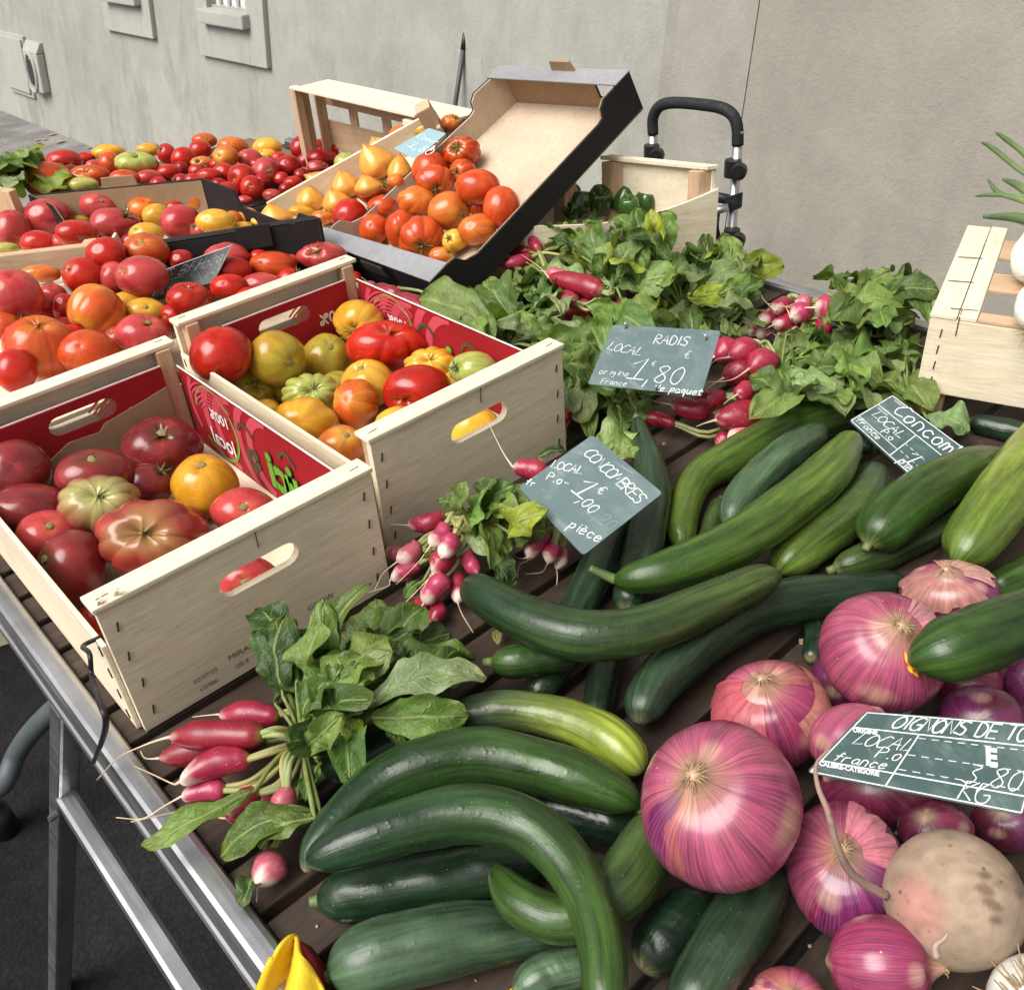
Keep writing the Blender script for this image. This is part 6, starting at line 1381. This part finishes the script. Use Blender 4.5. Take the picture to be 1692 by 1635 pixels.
def bunch(label, tie, rads, leaves=(), fans=(), seed=0, rn_leaf=('mid', 'lt', 'dk', 'lt', 'mid', 'pale', 'lt', 'yl'), tied=True):
    """tie (px,py,z); radishes (crown px,py, tip px,py, half width px, z crown, z tip[, white, hue, tail px list]); leaves (base px,py, tip px,py, width px, z base, z tip, tone)"""
    T = Z(*tie); b = empty('radish_bunch', T*[1, 1, 0], label, 'radish bunch', 'radish bunches laid on the slats'); rn = random.Random(seed)
    for i, q in enumerate(rads):
        c0, c1 = Z(q[0], q[1], q[5]), Z(q[2], q[3], q[6]); r = q[4]*pxm((c0+c1)/2)
        tl = None
        if len(q) > 9: tl = [Z(a, b_, z) for a, b_, z in q[9]]
        radish(b, c0, c1, r, seed*50+i, q[7] if len(q) > 7 else .25, tl, q[8] if len(q) > 8 else i)
        m = MB()
        for j in range(3):
            k = np.array([rn.uniform(-1, 1) for _ in range(3)])*.006; d = nrm(c0-c1)
            m.tube(spline([c0+d*-.004+k*.3, c0+d*np.linalg.norm(T-c0)*.35+k, T+k*1.3], 5), np.linspace(.0030, .0022, 11), 7, (.26+.1*rn.random(), .32, .12))
        m.build('stalk', M['stem'], b, True)
    k = 0
    for q in leaves:
        P0, P1 = Z(q[0], q[1], q[5]), Z(q[2], q[3], q[6]); w_ = q[4]*1.6*pxm((P0+P1)/2); o = dict(q[8]) if len(q) > 8 else {}
        leaf(b, P0, P1, w_, q[7], seed*100+k, root=T if np.linalg.norm(P0-T) < .16 else None, **o); k += 1
    for (cx, cy, rx, ry, n, zl, zh) in fans:       # n more leaves whose middles spread over an oval of the pile
        n = int(n*1.75)
        for j in range(n):
            a = rn.uniform(0, 2*pi); rr = math.sqrt(rn.random()); px, py = cx+rx*rr*cos(a), cy+ry*rr*sin(a); zz = zl+(zh-zl)*((j+1)/n)
            Cc = Z(px, py, zz); d = nrm(Cc-T+np.array([rn.gauss(0, .05), rn.gauss(0, .05), 0])); d = nrm(d+np.array([rn.gauss(0, .3), rn.gauss(0, .3), rn.gauss(.05, .18)])); L = rn.uniform(.045, .095); w_ = L*rn.uniform(.5, .78)
            P0 = Cc-d*L*.45; P0[2] = max(.01, P0[2]); P1 = Cc+d*L*.55; P1[2] = max(.012, P1[2])
            leaf(b, P0, P1, w_, rn.choice(rn_leaf), seed*100+k, root=T if np.linalg.norm(P0-T) < .12 else None, arch=rn.uniform(.02, .22), fold=rn.uniform(-.1, .5), wave=rn.uniform(.25, .65), lyrate=rn.choice((0, 0, .5)), lobes=rn.uniform(.03, .09), twist=rn.uniform(-.8, .8), curl=rn.uniform(-.1, .45), stemw=.0018); k += 1
    if tied:
        m = MB(); e1, e2 = CR, np.cross(CR, UPV); th = np.linspace(0, 4*pi, 50)
        d = nrm(T-Z(rads[0][0], rads[0][1], rads[0][5])); s1 = nrm(np.cross(d, UPV)); s2 = np.cross(s1, d)
        m.tube([T+(s1*cos(a)+s2*sin(a))*.011+d*.0004*a for a in th], .0011, 5); m.build('twine', M['twine'], b, True)
    return b
bunch('radish bunch lying over the near metal rim below the front crate', (500, 1226, .035), [
    (470, 1310, 372, 1350, 25, .018, .016, .1, 2), (429, 1310, 367, 1335, 23, .03, .03, .3, 0), (375, 1303, 300, 1316, 19, .03, .028, .3, 1, [(270, 1332, .02), (235, 1352, .012), (192, 1350, .016)]),
    (440, 1222, 262, 1252, 24, .022, .022, .1, 2, [(240, 1252, .02), (232, 1240, .02)]), (462, 1185, 362, 1180, 21, .02, .02, .2, 0, [(345, 1181, .018), (318, 1184, .016)]),
    (414, 1252, 297, 1292, 25, .05, .045, .4, 0, [(285, 1294, .04), (255, 1280, .03), (222, 1265, .025)]), (436, 1214, 280, 1218, 26, .058, .052, .15, 2, [(240, 1230, .045), (195, 1252, .03), (160, 1288, -.004)]),
    (476, 1296, 472, 1350, 22, .05, .035, .0, 3, [(472, 1356, .03), (472, 1362, .03)]), (450, 1405, 427, 1462, 29, .02, .022, .35, 3, [(425, 1475, .02), (424, 1490, .012)])],
  leaves=[(520, 1150, 428, 1030, 62, .06, .10, 'dk', dict(fold=.1)), (490, 1100, 420, 1010, 50, .09, .10, 'dk', dict(fold=.1)), (560, 1110, 615, 965, 34, .05, .13, 'mid', dict(fold=.5)), (540, 1110, 560, 1015, 45, .06, .10, 'mid', dict()), (610, 1085, 695, 1010, 38, .04, .07, 'lt', {}),
    (640, 1095, 745, 1045, 48, .03, .045, 'mid', {}), (590, 1130, 660, 1060, 45, .06, .08, 'pale', dict(wave=.6)), (640, 1150, 782, 1078, 46, .05, .05, 'mid', {}), (510, 1140, 450, 1125, 40, .07, .07, 'mid', {}), (560, 1205, 525, 1145, 50, .07, .09, 'lt', dict(wave=.5)),
    (600, 1170, 806, 1124, 62, .085, .085, 'pale', dict(fold=.25, arch=.1)), (610, 1185, 775, 1180, 52, .075, .07, 'lt', {}), (645, 1170, 665, 1232, 26, .075, .06, 'mid', {}), (470, 1110, 520, 1040, 42, .07, .10, 'mid', {}), (500, 1185, 560, 1120, 45, .08, .10, 'mid', {}), (550, 1190, 620, 1110, 44, .08, .09, 'lt', dict(wave=.5)),
    (420, 1305, 234, 1392, 36, .055, .04, 'lt', dict(fold=.15, arch=.1)), (530, 1345, 366, 1420, 48, .05, .03, 'mid', dict(fold=.2)), (520, 1352, 425, 1395, 44, .055, .04, 'lt', dict(fold=.6)), (530, 1262, 505, 1322, 22, .05, .04, 'mid', {}), (560, 1240, 600, 1190, 30, .07, .08, 'yl', {}), (430, 1440, 400, 1500, 30, .012, .02, 'dk', {}), (545, 1150, 600, 1085, 36, .09, .10, 'mid', {})],
  fans=[(560, 1110, 100, 62, 10, .04, .10), (660, 1100, 75, 55, 7, .03, .06), (545, 1190, 50, 40, 5, .05, .09)], rn_leaf=('mid', 'lt', 'pale', 'mid', 'dk', 'lt'), seed=3)
bunch('pink and white radish bunch against the second crate front board', (772, 862, .06), [
    (690, 990, 698, 1018, 12, .015, .012, .2, 0), (721, 993, 714, 1030, 14, .018, .014, .15, 0), (755, 947, 757, 996, 13, .035, .025, .5, 0, [(764, 1015, .015), (782, 1045, .008)]), (666, 910, 637, 914, 13, .035, .03, .6, 3), (694, 930, 646, 958, 15, .04, .03, .5, 1),
    (694, 898, 656, 928, 17, .055, .045, .6, 3), (737, 950, 700, 997, 19, .045, .03, .4, 1), (752, 913, 716, 948, 20, .06, .05, .3, 0, [(690, 975, .03), (665, 1000, .02)]), (767, 907, 790, 948, 14, .055, .045, .1, 1), (737, 852, 674, 867, 16, .065, .055, .3, 0), (740, 867, 711, 902, 17, .075, .065, .5, 1, [(690, 930, .05), (655, 965, .03)]), (752, 883, 730, 921, 16, .082, .072, .6, 1)],
  leaves=[(775, 850, 770, 795, 32, .09, .14, 'lt', {}), (790, 845, 850, 800, 34, .09, .12, 'mid', {}), (800, 860, 840, 915, 34, .07, .06, 'mid', dict(fold=.1)), (830, 850, 895, 835, 34, .08, .10, 'lt', {}), (845, 880, 905, 880, 34, .07, .07, 'mid', {}), (765, 845, 720, 830, 24, .08, .09, 'mid', {}), (745, 855, 782, 880, 26, .09, .08, 'wilt', {}), (830, 900, 850, 960, 28, .05, .03, 'dk', {}), (815, 920, 845, 975, 26, .05, .02, 'dk', {}), (800, 840, 820, 790, 28, .10, .13, 'mid', {}), (860, 850, 890, 815, 26, .09, .12, 'lt', {}), (700, 905, 712, 925, 14, .06, .05, 'wilt', {}), (700, 960, 670, 990, 14, .03, .02, 'mid', {})], fans=[(825, 850, 50, 45, 8, .05, .11)], seed=5)
bunch('little radish bunch half under the first cucumber price card', (930, 862, .06), [
    (930, 905, 920, 940, 11, .03, .02, .7, 3), (888, 888, 872, 925, 12, .04, .025, .6, 0), (906, 880, 872, 920, 17, .055, .045, .4, 1, [(855, 922, .03), (850, 918, .03)]), (920, 896, 905, 930, 15, .05, .035, .6, 1, [(895, 945, .015), (868, 948, .01)])],
  leaves=[(930, 850, 900, 810, 30, .06, .07, 'mid', {}), (890, 755, 935, 745, 16, .05, .05, 'dk', {}), (1010, 770, 1060, 735, 40, .05, .06, 'lt', {}), (985, 755, 1040, 715, 44, .05, .05, 'pale', {})], seed=6)
rb_ = empty('radish', Z(860, 775, .0), 'single radish with a long thin tail hanging in front of the second crate', 'radish')
radish(rb_, Z(905, 782, .10), Z(848, 770, .105), 17*pxm(Z(870, 775, .1)), 77, .22, [Z(830, 745, .11), Z(815, 715, .115), Z(806, 694, .12)], 0)
bunch('red radish bunch in the middle of the greens above the radish sign', (1012, 478, .085), [
    (880, 425, 822, 438, 11, .09, .085, .2, 0, [(800, 425, .09), (775, 405, .10)]), (878, 416, 836, 412, 10, .095, .09, .2, 2), (892, 415, 868, 378, 10, .10, .12, .1, 0), (985, 516, 945, 532, 13, .05, .05, .2, 0), (1000, 494, 992, 538, 16, .07, .055, .1, 3), (1027, 497, 1030, 532, 17, .07, .055, .0, 3, [(1030, 536, .05), (1031, 540, .05)]), (984, 512, 920, 525, 14, .06, .055, .2, 2), (991, 500, 925, 517, 14, .07, .065, .1, 0), (955, 502, 915, 492, 15, .08, .08, .2, 0), (936, 462, 902, 449, 12, .095, .1, .15, 3), (998, 482, 908, 458, 18, .098, .1, .08, 2, [(890, 440, .1), (860, 420, .1)])],
  fans=[(1000, 415, 75, 40, 13, .06, .14), (1060, 470, 70, 50, 13, .05, .11), (900, 440, 60, 40, 6, .05, .09)], seed=8)
bunch('radish bunch of lobed leaves along the right side of the second crate', (835, 575, .06), [
    (825, 575, 808, 588, 10, .05, .045, .1, 0), (795, 563, 755, 545, 13, .075, .08, .1, 2, [(740, 525, .085), (722, 502, .09)]), (662, 489, 620, 473, 12, .1, .105, .1, 2), (622, 476, 594, 472, 10, .10, .105, .15, 3), (708, 518, 644, 491, 16, .10, .105, .1, 2, [(625, 478, .11), (597, 458, .12)])],
  leaves=[(830, 560, 690, 500, 60, .08, .11, 'lt', dict(fold=.15, lyrate=.4)), (850, 530, 800, 470, 50, .08, .10, 'mid', {}), (860, 560, 760, 560, 40, .06, .07, 'mid', {})],
  fans=[(830, 520, 75, 50, 14, .04, .10), (900, 530, 60, 55, 12, .04, .09)], rn_leaf=('mid', 'lt', 'lt', 'mid', 'pale'), seed=9)
bunch('small round radish bunch facing us at the far right of the greens', (1378, 528, .07), [
    (1262, 520, 1228, 530, 14, .05, .055, .5, 1), (1280, 522, 1252, 532, 13, .055, .06, .5, 1), (1300, 500, 1280, 512, 14, .07, .075, .3, 0, [(1262, 495, .08), (1256, 482, .09)]), (1310, 545, 1286, 556, 13, .035, .035, .2, 0), (1275, 548, 1250, 555, 12, .035, .035, .6, 3), (1255, 545, 1234, 551, 12, .035, .035, .5, 3), (1305, 525, 1278, 537, 14, .055, .055, .3, 0), (1335, 540, 1306, 552, 14, .04, .04, .5, 1), (1340, 497, 1314, 502, 14, .08, .08, .2, 3), (1340, 512, 1308, 524, 19, .07, .07, .3, 1, [(1300, 510, .08), (1290, 500, .09)]), (1372, 535, 1350, 545, 17, .06, .055, .1, 0), (1378, 506, 1346, 508, 21, .085, .085, .35, 1)],
  fans=[(1450, 500, 62, 38, 18, .05, .12), (1400, 475, 50, 20, 6, .06, .10), (1420, 540, 60, 30, 8, .03, .06)], rn_leaf=('dk', 'mid', 'lt', 'lt', 'mid', 'pale'), seed=10)
bunch('bunch of big red radishes tucked under the radish sign', (1290, 612, .065), [
    (1116, 700, 1064, 690, 13, .03, .035, .1, 2), (1200, 655, 1140, 659, 17, .06, .06, .2, 2), (1262, 690, 1204, 726, 18, .035, .03, .3, 3), (1178, 678, 1108, 668, 18, .045, .05, .15, 2), (1204, 720, 1186, 735, 15, .02, .018, .1, 0, [(1178, 745, .012), (1170, 760, .006)]), (1250, 672, 1182, 694, 26, .045, .05, .05, 2, [(1162, 700, .05), (1150, 705, .045)]), (1238, 640, 1218, 652, 16, .07, .075, .05, 0, [(1205, 660, .07), (1195, 668, .065)]), (1225, 575, 1180, 590, 24, .07, .065, .0, 0), (1240, 600, 1195, 625, 24, .07, .065, .0, 2), (1252, 572, 1205, 590, 24, .09, .09, .0, 0), (1285, 592, 1238, 610, 25, .085, .085, .0, 0)],
  leaves=[(1300, 650, 1235, 690, 46, .07, .09, 'lt', dict(fold=.45)), (1310, 670, 1240, 620, 40, .08, .10, 'mid', dict(fold=.4)), (1330, 640, 1400, 690, 56, .05, .06, 'pale', {}), (1330, 620, 1460, 640, 60, .06, .06, 'lt', {})],
  fans=[(1370, 620, 75, 42, 16, .03, .085), (1440, 590, 55, 40, 10, .03, .07), (1330, 580, 45, 28, 6, .04, .08)], rn_leaf=('lt', 'mid', 'pale', 'lt', 'mid', 'pale'), seed=11)
bunch('leafy radish bunch hanging down left of the radish sign', (985, 560, .05), [
    (940, 680, 938, 700, 9, .02, .015, .1, 0), (1000, 505, 985, 520, 8, .05, .045, .3, 1), (950, 590, 935, 605, 7, .04, .035, .1, 0)],
  leaves=[(985, 590, 950, 640, 44, .05, .05, 'lt', {}), (970, 650, 975, 725, 28, .03, .012, 'lt', dict(fold=.4)), (1010, 650, 1025, 720, 34, .04, .015, 'mid', {}), (1040, 660, 1060, 700, 40, .05, .03, 'mid', {}), (1020, 640, 1080, 655, 40, .06, .06, 'lt', {})],
  fans=[(1000, 640, 60, 50, 14, .02, .07), (960, 580, 35, 40, 8, .03, .08), (1000, 545, 50, 20, 6, .06, .10)], seed=12, tied=False)
bunch('far radish bunch with broad leaves in front of the pepper crate', (1130, 520, .05), [
    (1120, 530, 1098, 545, 9, .03, .03, .3, 1), (1140, 530, 1128, 548, 8, .03, .03, .3, 0)],
  fans=[(1180, 462, 80, 42, 26, .04, .115), (1100, 440, 70, 40, 14, .05, .14), (1170, 520, 70, 40, 14, .03, .07), (965, 395, 40, 25, 6, .08, .13), (1060, 400, 50, 25, 8, .10, .15)], rn_leaf=('mid', 'lt', 'lt', 'dk', 'lt', 'mid', 'yl', 'pale'), seed=13, tied=False)
bunch('loose leafy bunch in front of the white onion crate', (1500, 650, .04), [(1520, 640, 1510, 655, 8, .02, .02, .2, 3)],
  leaves=[(1530, 690, 1600, 715, 46, .03, .03, 'pale', dict(fold=.1)), (1470, 640, 1540, 680, 50, .03, .04, 'lt', {})], fans=[(1470, 620, 45, 40, 9, .02, .05), (1480, 560, 30, 30, 5, .03, .07)], seed=14, tied=False)

# scraps: one small leaf on the slats
for i, (a, b_, c, d, w_) in enumerate(((828, 1040, 822, 1065, 12), (1380, 760, 1402, 745, 10), (905, 1100, 925, 1115, 26))):
    tag(leaf(None, Z(a, b_, .008), Z(c, d, .012), w_*1.7*pxm(Z(a, b_, 0)), 'wilt' if i == 0 else 'mid', 900+i, name='leaf_scrap'), ('withered leaf scrap on the slats by the long bent cucumber', 'tiny leaf scrap by the stub under the second price card', 'green leaf scrap between two standing cucumber ends')[i], 'leaf')

# ------------------------------------------------------------------ lettuce, peppers, white onions
lt = empty('lettuce', Z(22, 330, .02), 'bright green leafy lettuce head at the left picture edge', 'lettuce'); rn = random.Random(3); c = Z(20, 300, .08)
lt.location = Vector((c[0], c[1], 0))
for i in range(34):
    a = rn.uniform(0, 2*pi); el = rn.uniform(-.2, 1.2); d = np.array([cos(a)*cos(el), sin(a)*cos(el), sin(el)*.9]); r = rn.uniform(.07, .12)
    p0 = c+d*.02+np.array([0, 0, -.01]); leaf(lt, p0, c+d*r*np.array([1.35, 1.35, 1.0]), rn.uniform(.07, .10), rn.choice(('yl', 'lt', 'pale', 'mid', 'yl')), 700+i, up=UPV*.8+d*.6, arch=.05, fold=-.25, wave=.5, curl=.25, lobes=.05, nu=16, nv=11)
def pepper(px, py, r, label, seed, z):
    c = Z(px, py, z); R = r*pxm(c); rn = np.random.RandomState(seed); nt, n = 40, 28; th = np.arange(nt)*2*pi/nt; ph = np.linspace(0, pi, n); T_, P_ = np.meshgrid(th, ph)
    lob = 1-.16*(1-np.abs(np.cos(1.5*T_+rn.uniform(0, 6)))**.6); r_ = np.sin(P_)**.62*lob; zz = np.cos(P_)*1.15-.45*np.exp(-(P_/.38)**2)-(-.3*np.exp(-((P_-pi)/.4)**2))
    ax = nrm(np.array([rn.uniform(-.6, .3), rn.uniform(-.7, .2), rn.uniform(.2, .9)])); e1 = nrm(np.cross(ax, [1, .2, .1])); e2 = np.cross(ax, e1)
    W = c+R*((r_*np.cos(T_)).reshape(-1, 1)*e1+(r_*np.sin(T_)).reshape(-1, 1)*e2+zz.reshape(-1, 1)*ax)
    col = np.array((.035, .085, .016))*rn.uniform(.7, 1.3); f = [[i*nt+j, (i+1)*nt+j, (i+1)*nt+(j+1) % nt, i*nt+(j+1) % nt] for i in range(n-1) for j in range(nt)]
    o = mesh_obj('green_pepper', W, f, M['pepper'], None, np.tile(col, (len(W), 1)), np.stack([np.cos(T_), np.sin(T_), P_], -1).reshape(-1, 3)); tag(o, label, 'pepper', 'green peppers in the far crate')
    m = MB(); s = W[0]; m.tube(spline([s-ax*R*.02, s+ax*R*.35, s+ax*R*.6+e1*R*.25], 4), np.linspace(R*.17, R*.10, 9), 7, (.10, .16, .04)); m.build('stem', M['stem'], o, True)
PEP = ((955, 338, 22, 'dark green pepper at the left of the far crate'), (944, 348, 14, 'green pepper behind the left front corner of far crate'), (990, 332, 22, 'green pepper with an upright lobe, second from left in far crate'), (1030, 330, 22, 'middle green pepper in the far crate'), (1045, 322, 16, 'small green pepper behind the middle one'), (1085, 322, 21, 'rightmost green pepper in the far crate'), (1040, 343, 18, 'light green pepper low behind the curved front board'), (1066, 336, 18, 'green pepper between middle and rightmost ones'))
for i, (px, py, r, lb) in enumerate(PEP): pepper(px, py, r*1.05, lb, 20+i, pz+.09-.004*(i % 2))
def white_onion(label, px, py, r, base, stems, rootdir, seed):
    c = A_+tz+UPV*(.006+r*1.0); q = PL(px, py, c, UPV); c = np.array([q[0], q[1], c[2]])
    rn = np.random.RandomState(seed); d0 = nrm(V3(rootdir)); n = 26; u = np.linspace(0, 1, n)
    pr = np.where(u < .55, np.sin(pi*.5*np.clip(u/.30, 0, 1))**.6, 1)*np.where(u > .42, .30+.70*np.exp(-((u-.42)/.26)**2), 1); L = r*4.6
    P = c+d0*r*.95-d0[None]*u[:, None]*L; P[:, 2] += u**2*r*.9
    v, tc = sweep(P, np.maximum(pr*r, .001), 28); cc = np.clip((np.repeat(u, 28)-.62)/.3, 0, 1)[:, None]; col = np.array((.80, .78, .70))*(1-cc)+np.array((.42, .50, .22))*cc
    f = [[i*28+j, i*28+(j+1) % 28, (i+1)*28+(j+1) % 28, (i+1)*28+j] for i in range(n-1) for j in range(28)]+[list(range(28))[::-1]]
    o = mesh_obj('white_onion', v, f, M['white'], None, col, tc); tag(o, label, 'spring onion', 'white onions on the slatted crate')
    m = MB(); s = c+d0*r*.9
    for j in range(30):
        a = rn.uniform(0, 6.28); w_ = nrm(d0*.7+CR*cos(a)*.8+CU*sin(a)*.8); ln = r*rn.uniform(.5, 1.3); m.tube(spline([s, s+w_*ln*.5-UPV*r*.1, s+w_*ln*.9+rn.normal(0, .2, 3)*r-UPV*r*.3], 3), np.linspace(.0008, .0003, 7), 4)
    m.build('root_fringe', M['dry'], o, True)
    for k, (pts, w0) in enumerate(stems):
        q = [P[-1]]+[PL(a, b_, P[-1]+CF*.0, CF) for a, b_ in pts]; t = spline(q, 7); k_ = len(t); m = MB(); g = np.linspace(0, 1, k_)
        m.tube(t, np.interp(g, [0, .3, .8, 1], [r*.28, w0*.9*pxm(P[-1]), w0*.7*pxm(P[-1]), w0*.25*pxm(P[-1])]), 10, np.outer(1-g, (.34, .44, .18))+np.outer(g, (.05, .095, .03)), flat=.8); m.build('green_top', M['stem'], o, True)
white_onion('white onion nearest the front edge of the slatted crate', 1710, 520, .024, None, [([(1760, 470), (1750, 400), (1690, 362), (1625, 358)], 12)], (-.8, -.3, -.1), 1)
white_onion('white onion lying higher on the slatted crate with long green tops', 1706, 443, .026, None, [([(1750, 400), (1740, 310), (1690, 284), (1640, 245), (1621, 235)], 6), ([(1740, 360), (1690, 312), (1657, 296)], 9), ([(1735, 350), (1690, 332), (1650, 318), (1632, 296)], 6), ([(1745, 340), (1690, 325), (1640, 322), (1612, 324)], 5), ([(1750, 330), (1700, 262), (1665, 232), (1645, 219)], 6)], (-.75, -.4, -.15), 2)

# ------------------------------------------------------------------ price cards
NC = nrm(np.array([-.30, -.42, .86]))
r1 = Card('price_sign', [(1013, 537), (1191, 547), (1158, 655), (971, 635)], Z(1080, 600, .125), NC, M['slate'], label='grey slate price card for radishes standing in the radish greens')
r1.write('RADIS', .42, .27, .0135, .0011, 'chalk'); r1.write('LOCAL', .03, .42, .0125, .0009, rot=.14); r1.write('€', .74, .46, .011, .0007, 'chalk'); r1.write('1', .31, .84, .032, .0013); r1.write(',80', .46, .87, .026, .0012); r1.write('€', .48, .62, .007, .0006)
r1.write('origine', .05, .82, .0085, .0007); r1.write('France', .10, .97, .0075, .0007); r1.write('le paquet', .60, .99, .0095, .0011); r1.done()
m = MB()
for uv in ((.12, .04), (.88, .15), (.60, .985)): q = r1.at(*uv, .001); m.tube(spline([q-CU*.003, q+r1.n*.004+CU*.004, q+CR*.003], 3), .0012, 6)
m.build('clip', M['alu'], r1.o, True)
c1 = Card('price_sign', [(979, 719), (1095, 815), (964, 918), (857, 806)], Z(975, 815, .125), nrm(np.array([-.25, -.25, .93])), M['slate'], label='square slate price card for cucumbers leaning on the upright cucumber')
c1.write('CONCOMBRES', .12, .24, .0135, .0011, rot=.03, sp=.72); c1.write('LOCAL', .02, .60, .010, .0010, rot=-.55, sp=.8); c1.write('P.o-', .10, .73, .010, .0010, rot=-.45); c1.write('1', .38, .62, .025, .0016, rot=-.1); c1.write(',00', .50, .66, .0125, .0011, rot=0); c1.write('€', .55, .45, .010, .0009, rot=-.2); c1.write('pie`ce', .66, .93, .0115, .0011, rot=-.35)
c1.write('fr', .01, .93, .008, .0009, rot=-.5); c1.write('1,20', .66, .68, .013, .0006, 'chalkdim', rot=-.1); c1.write('z', .74, .85, .010, .0005, 'chalkdim'); c1.done()
c2 = Card('price_sign', [(1474, 653), (1650, 783), (1583, 860), (1403, 695)], Z(1500, 730, .052), nrm(np.array([-.22, -.25, .94])), M['slate2'], label='ruled dark slate price card for cucumbers lying behind the green cucumbers')
for a in ((.012, .02, .988, .02), (.012, .98, .988, .98), (.01, .02, .01, .98), (.99, .02, .99, .98)): c2.rule(*a, .0010)
c2.rule(.01, .36, .985, .36, .0011); c2.rule(.38, .36, .38, .98, .0011); c2.rule(.38, .62, .98, .62, .0007, dash=.004); c2.rule(.01, .80, .38, .80, .0009); c2.rule(.40, .78, .98, .78, .0007, dash=.004)
c2.write('Concombres', .12, .28, .020, .0016, sp=.8); c2.write('LOCAL', .05, .62, .012, .0011); c2.write('P.o', .20, .76, .009, .001); c2.write('france', .02, .92, .008, .0009); c2.write('1', .46, .86, .020, .0014); c2.write(',00', .56, .86, .012, .001); c2.write('pie`ce', .44, .97, .010, .001)
def card_print(cd, txt, size, u0, v0, bold=.0):
    o = cd.at(u0, v0, cd.th*.5+.0004); ex = cd.at(u0+.1, v0)-cd.at(u0, v0); ey = cd.at(u0, v0-.1)-cd.at(u0, v0); flat_text('print', txt, size, o, ex, nrm(ey-ex*(ey@ex)/(ex@ex)), 'chalk', cd.o, .0003, bold=bold)
card_print(c2, 'VARIÉTÉ', .0042, .05, .09); card_print(c2, 'ORIGINE', .0042, .03, .44); card_print(c2, 'CALIBRE-CATÉGORIE', .0036, .02, .86); card_print(c2, 'E', .016, .64, .60, .0008); c2.done()
c3 = Card('price_sign', [(1430, 1175), (1730, 1197), (1690, 1347), (1332, 1276)], Z(1510, 1255, .175), nrm(np.array([-.35, -.45, .82])), M['slate2'], label='ruled dark slate price card for onions resting on the pink onions')
c3.rule(.012, .02, .985, .02, .0009); c3.rule(.012, .975, .985, .975, .0009); c3.rule(.012, .02, .012, .975, .0009); c3.rule(.985, .02, .985, .975, .0009)
c3.rule(.012, .26, .985, .26, .0010); c3.rule(.36, .26, .36, .975, .0010); c3.rule(.012, .80, .985, .80, .0010); c3.rule(.37, .31, .98, .31, .0006, dash=.004); c3.rule(.37, .54, .98, .54, .0006, dash=.004); c3.rule(.37, .74, .98, .74, .0006, dash=.004)
c3.write('OIGNONS DE TOULOUGES', .19, .21, .0105, .0012, sp=.80); c3.write('LOCAL', .07, .50, .0098, .0008); c3.write('P.o', .22, .63, .0085, .0008); c3.write('france', .05, .77, .0072, .0008); c3.write('3,80', .67, .76, .0135, .0008); c3.write('KG', .68, .955, .0125, .0008)
card_print(c3, 'ORIGINE', .0042, .03, .33, .0002); card_print(c3, 'CALIBRE-CATÉGORIE', .0042, .02, .87, .0002); card_print(c3, 'E', .0155, .75, .52, .0008); c3.done()
b1 = Card('price_sign', [(271, 447), (384, 405), (352, 468), (250, 492)], Z(315, 450, .13), nrm(np.array([-.25, -.85, .45])), M['slate3'], label='black curved price card stuck among red tomatoes', bend=.12)
b1.rule(.02, .03, .98, .03, .0010); b1.rule(.02, .03, .02, .97, .0010); b1.write('Bf Hozal', .28, .42, .016, .0009, 'chalkdim'); b1.write('Fra', .06, .92, .012, .0009, 'chalkdim'); b1.rule(.03, .5, .4, .5, .0006, 'chalkdim'); card_print(b1, 'VARIÉTÉ', .004, .06, .12); b1.done()
t1_ = Card('price_sign', [(709, 212), (738, 221), (688, 264), (651, 246)], K[0]+(K[3]-K[0])*.5-kn*.01, nrm(np.array([-.75, -.05, .6])), M['teal'], label='pale teal price card among the pointed yellow tomatoes')
t1_.write('1,80', .25, .75, .02, .0014); t1_.write('Coeur', .1, .40, .014, .0012); t1_.done()

# ------------------------------------------------------------------ names of the many look-alike tomatoes
bpy.context.view_layer.update(); dg = bpy.context.evaluated_depsgraph_get(); fam = {}; seen = []
for it in AUTO:
    o = it[0]; own = {o.name}|{k.name for k in o.children}; n = len(o.data.vertices); hit = 0; org = Vector(o.location)
    for i in range(0, n, max(1, n//70)):
        t = org+o.data.vertices[i].co; d = (t-Vector(CPOS)).normalized()
        ok, loc, nr, fi, ob, mx = sc.ray_cast(dg, Vector(CPOS), d)
        if ok and ob.name in own: hit += 1
    if hit >= 2: fam.setdefault(it[1:4], []).append((it[4], o))
    else: seen.append(o)
for o in seen:                       # buried fruit of which nothing shows
    for k in list(o.children): bpy.data.objects.remove(k)
    bpy.data.objects.remove(o)
for (place, cn, s), L_ in fam.items():
    L_.sort(key=lambda q: q[0]); nm = f'{cn} tomato' if s == 'x' else f'{s} {cn} tomato'
    for j, (_, o) in enumerate(L_): o['label'] = f'{nm}, the only one {place}' if len(L_) == 1 else f'{nm}, {ORD[j]} of {len(L_)} from the left {place}'
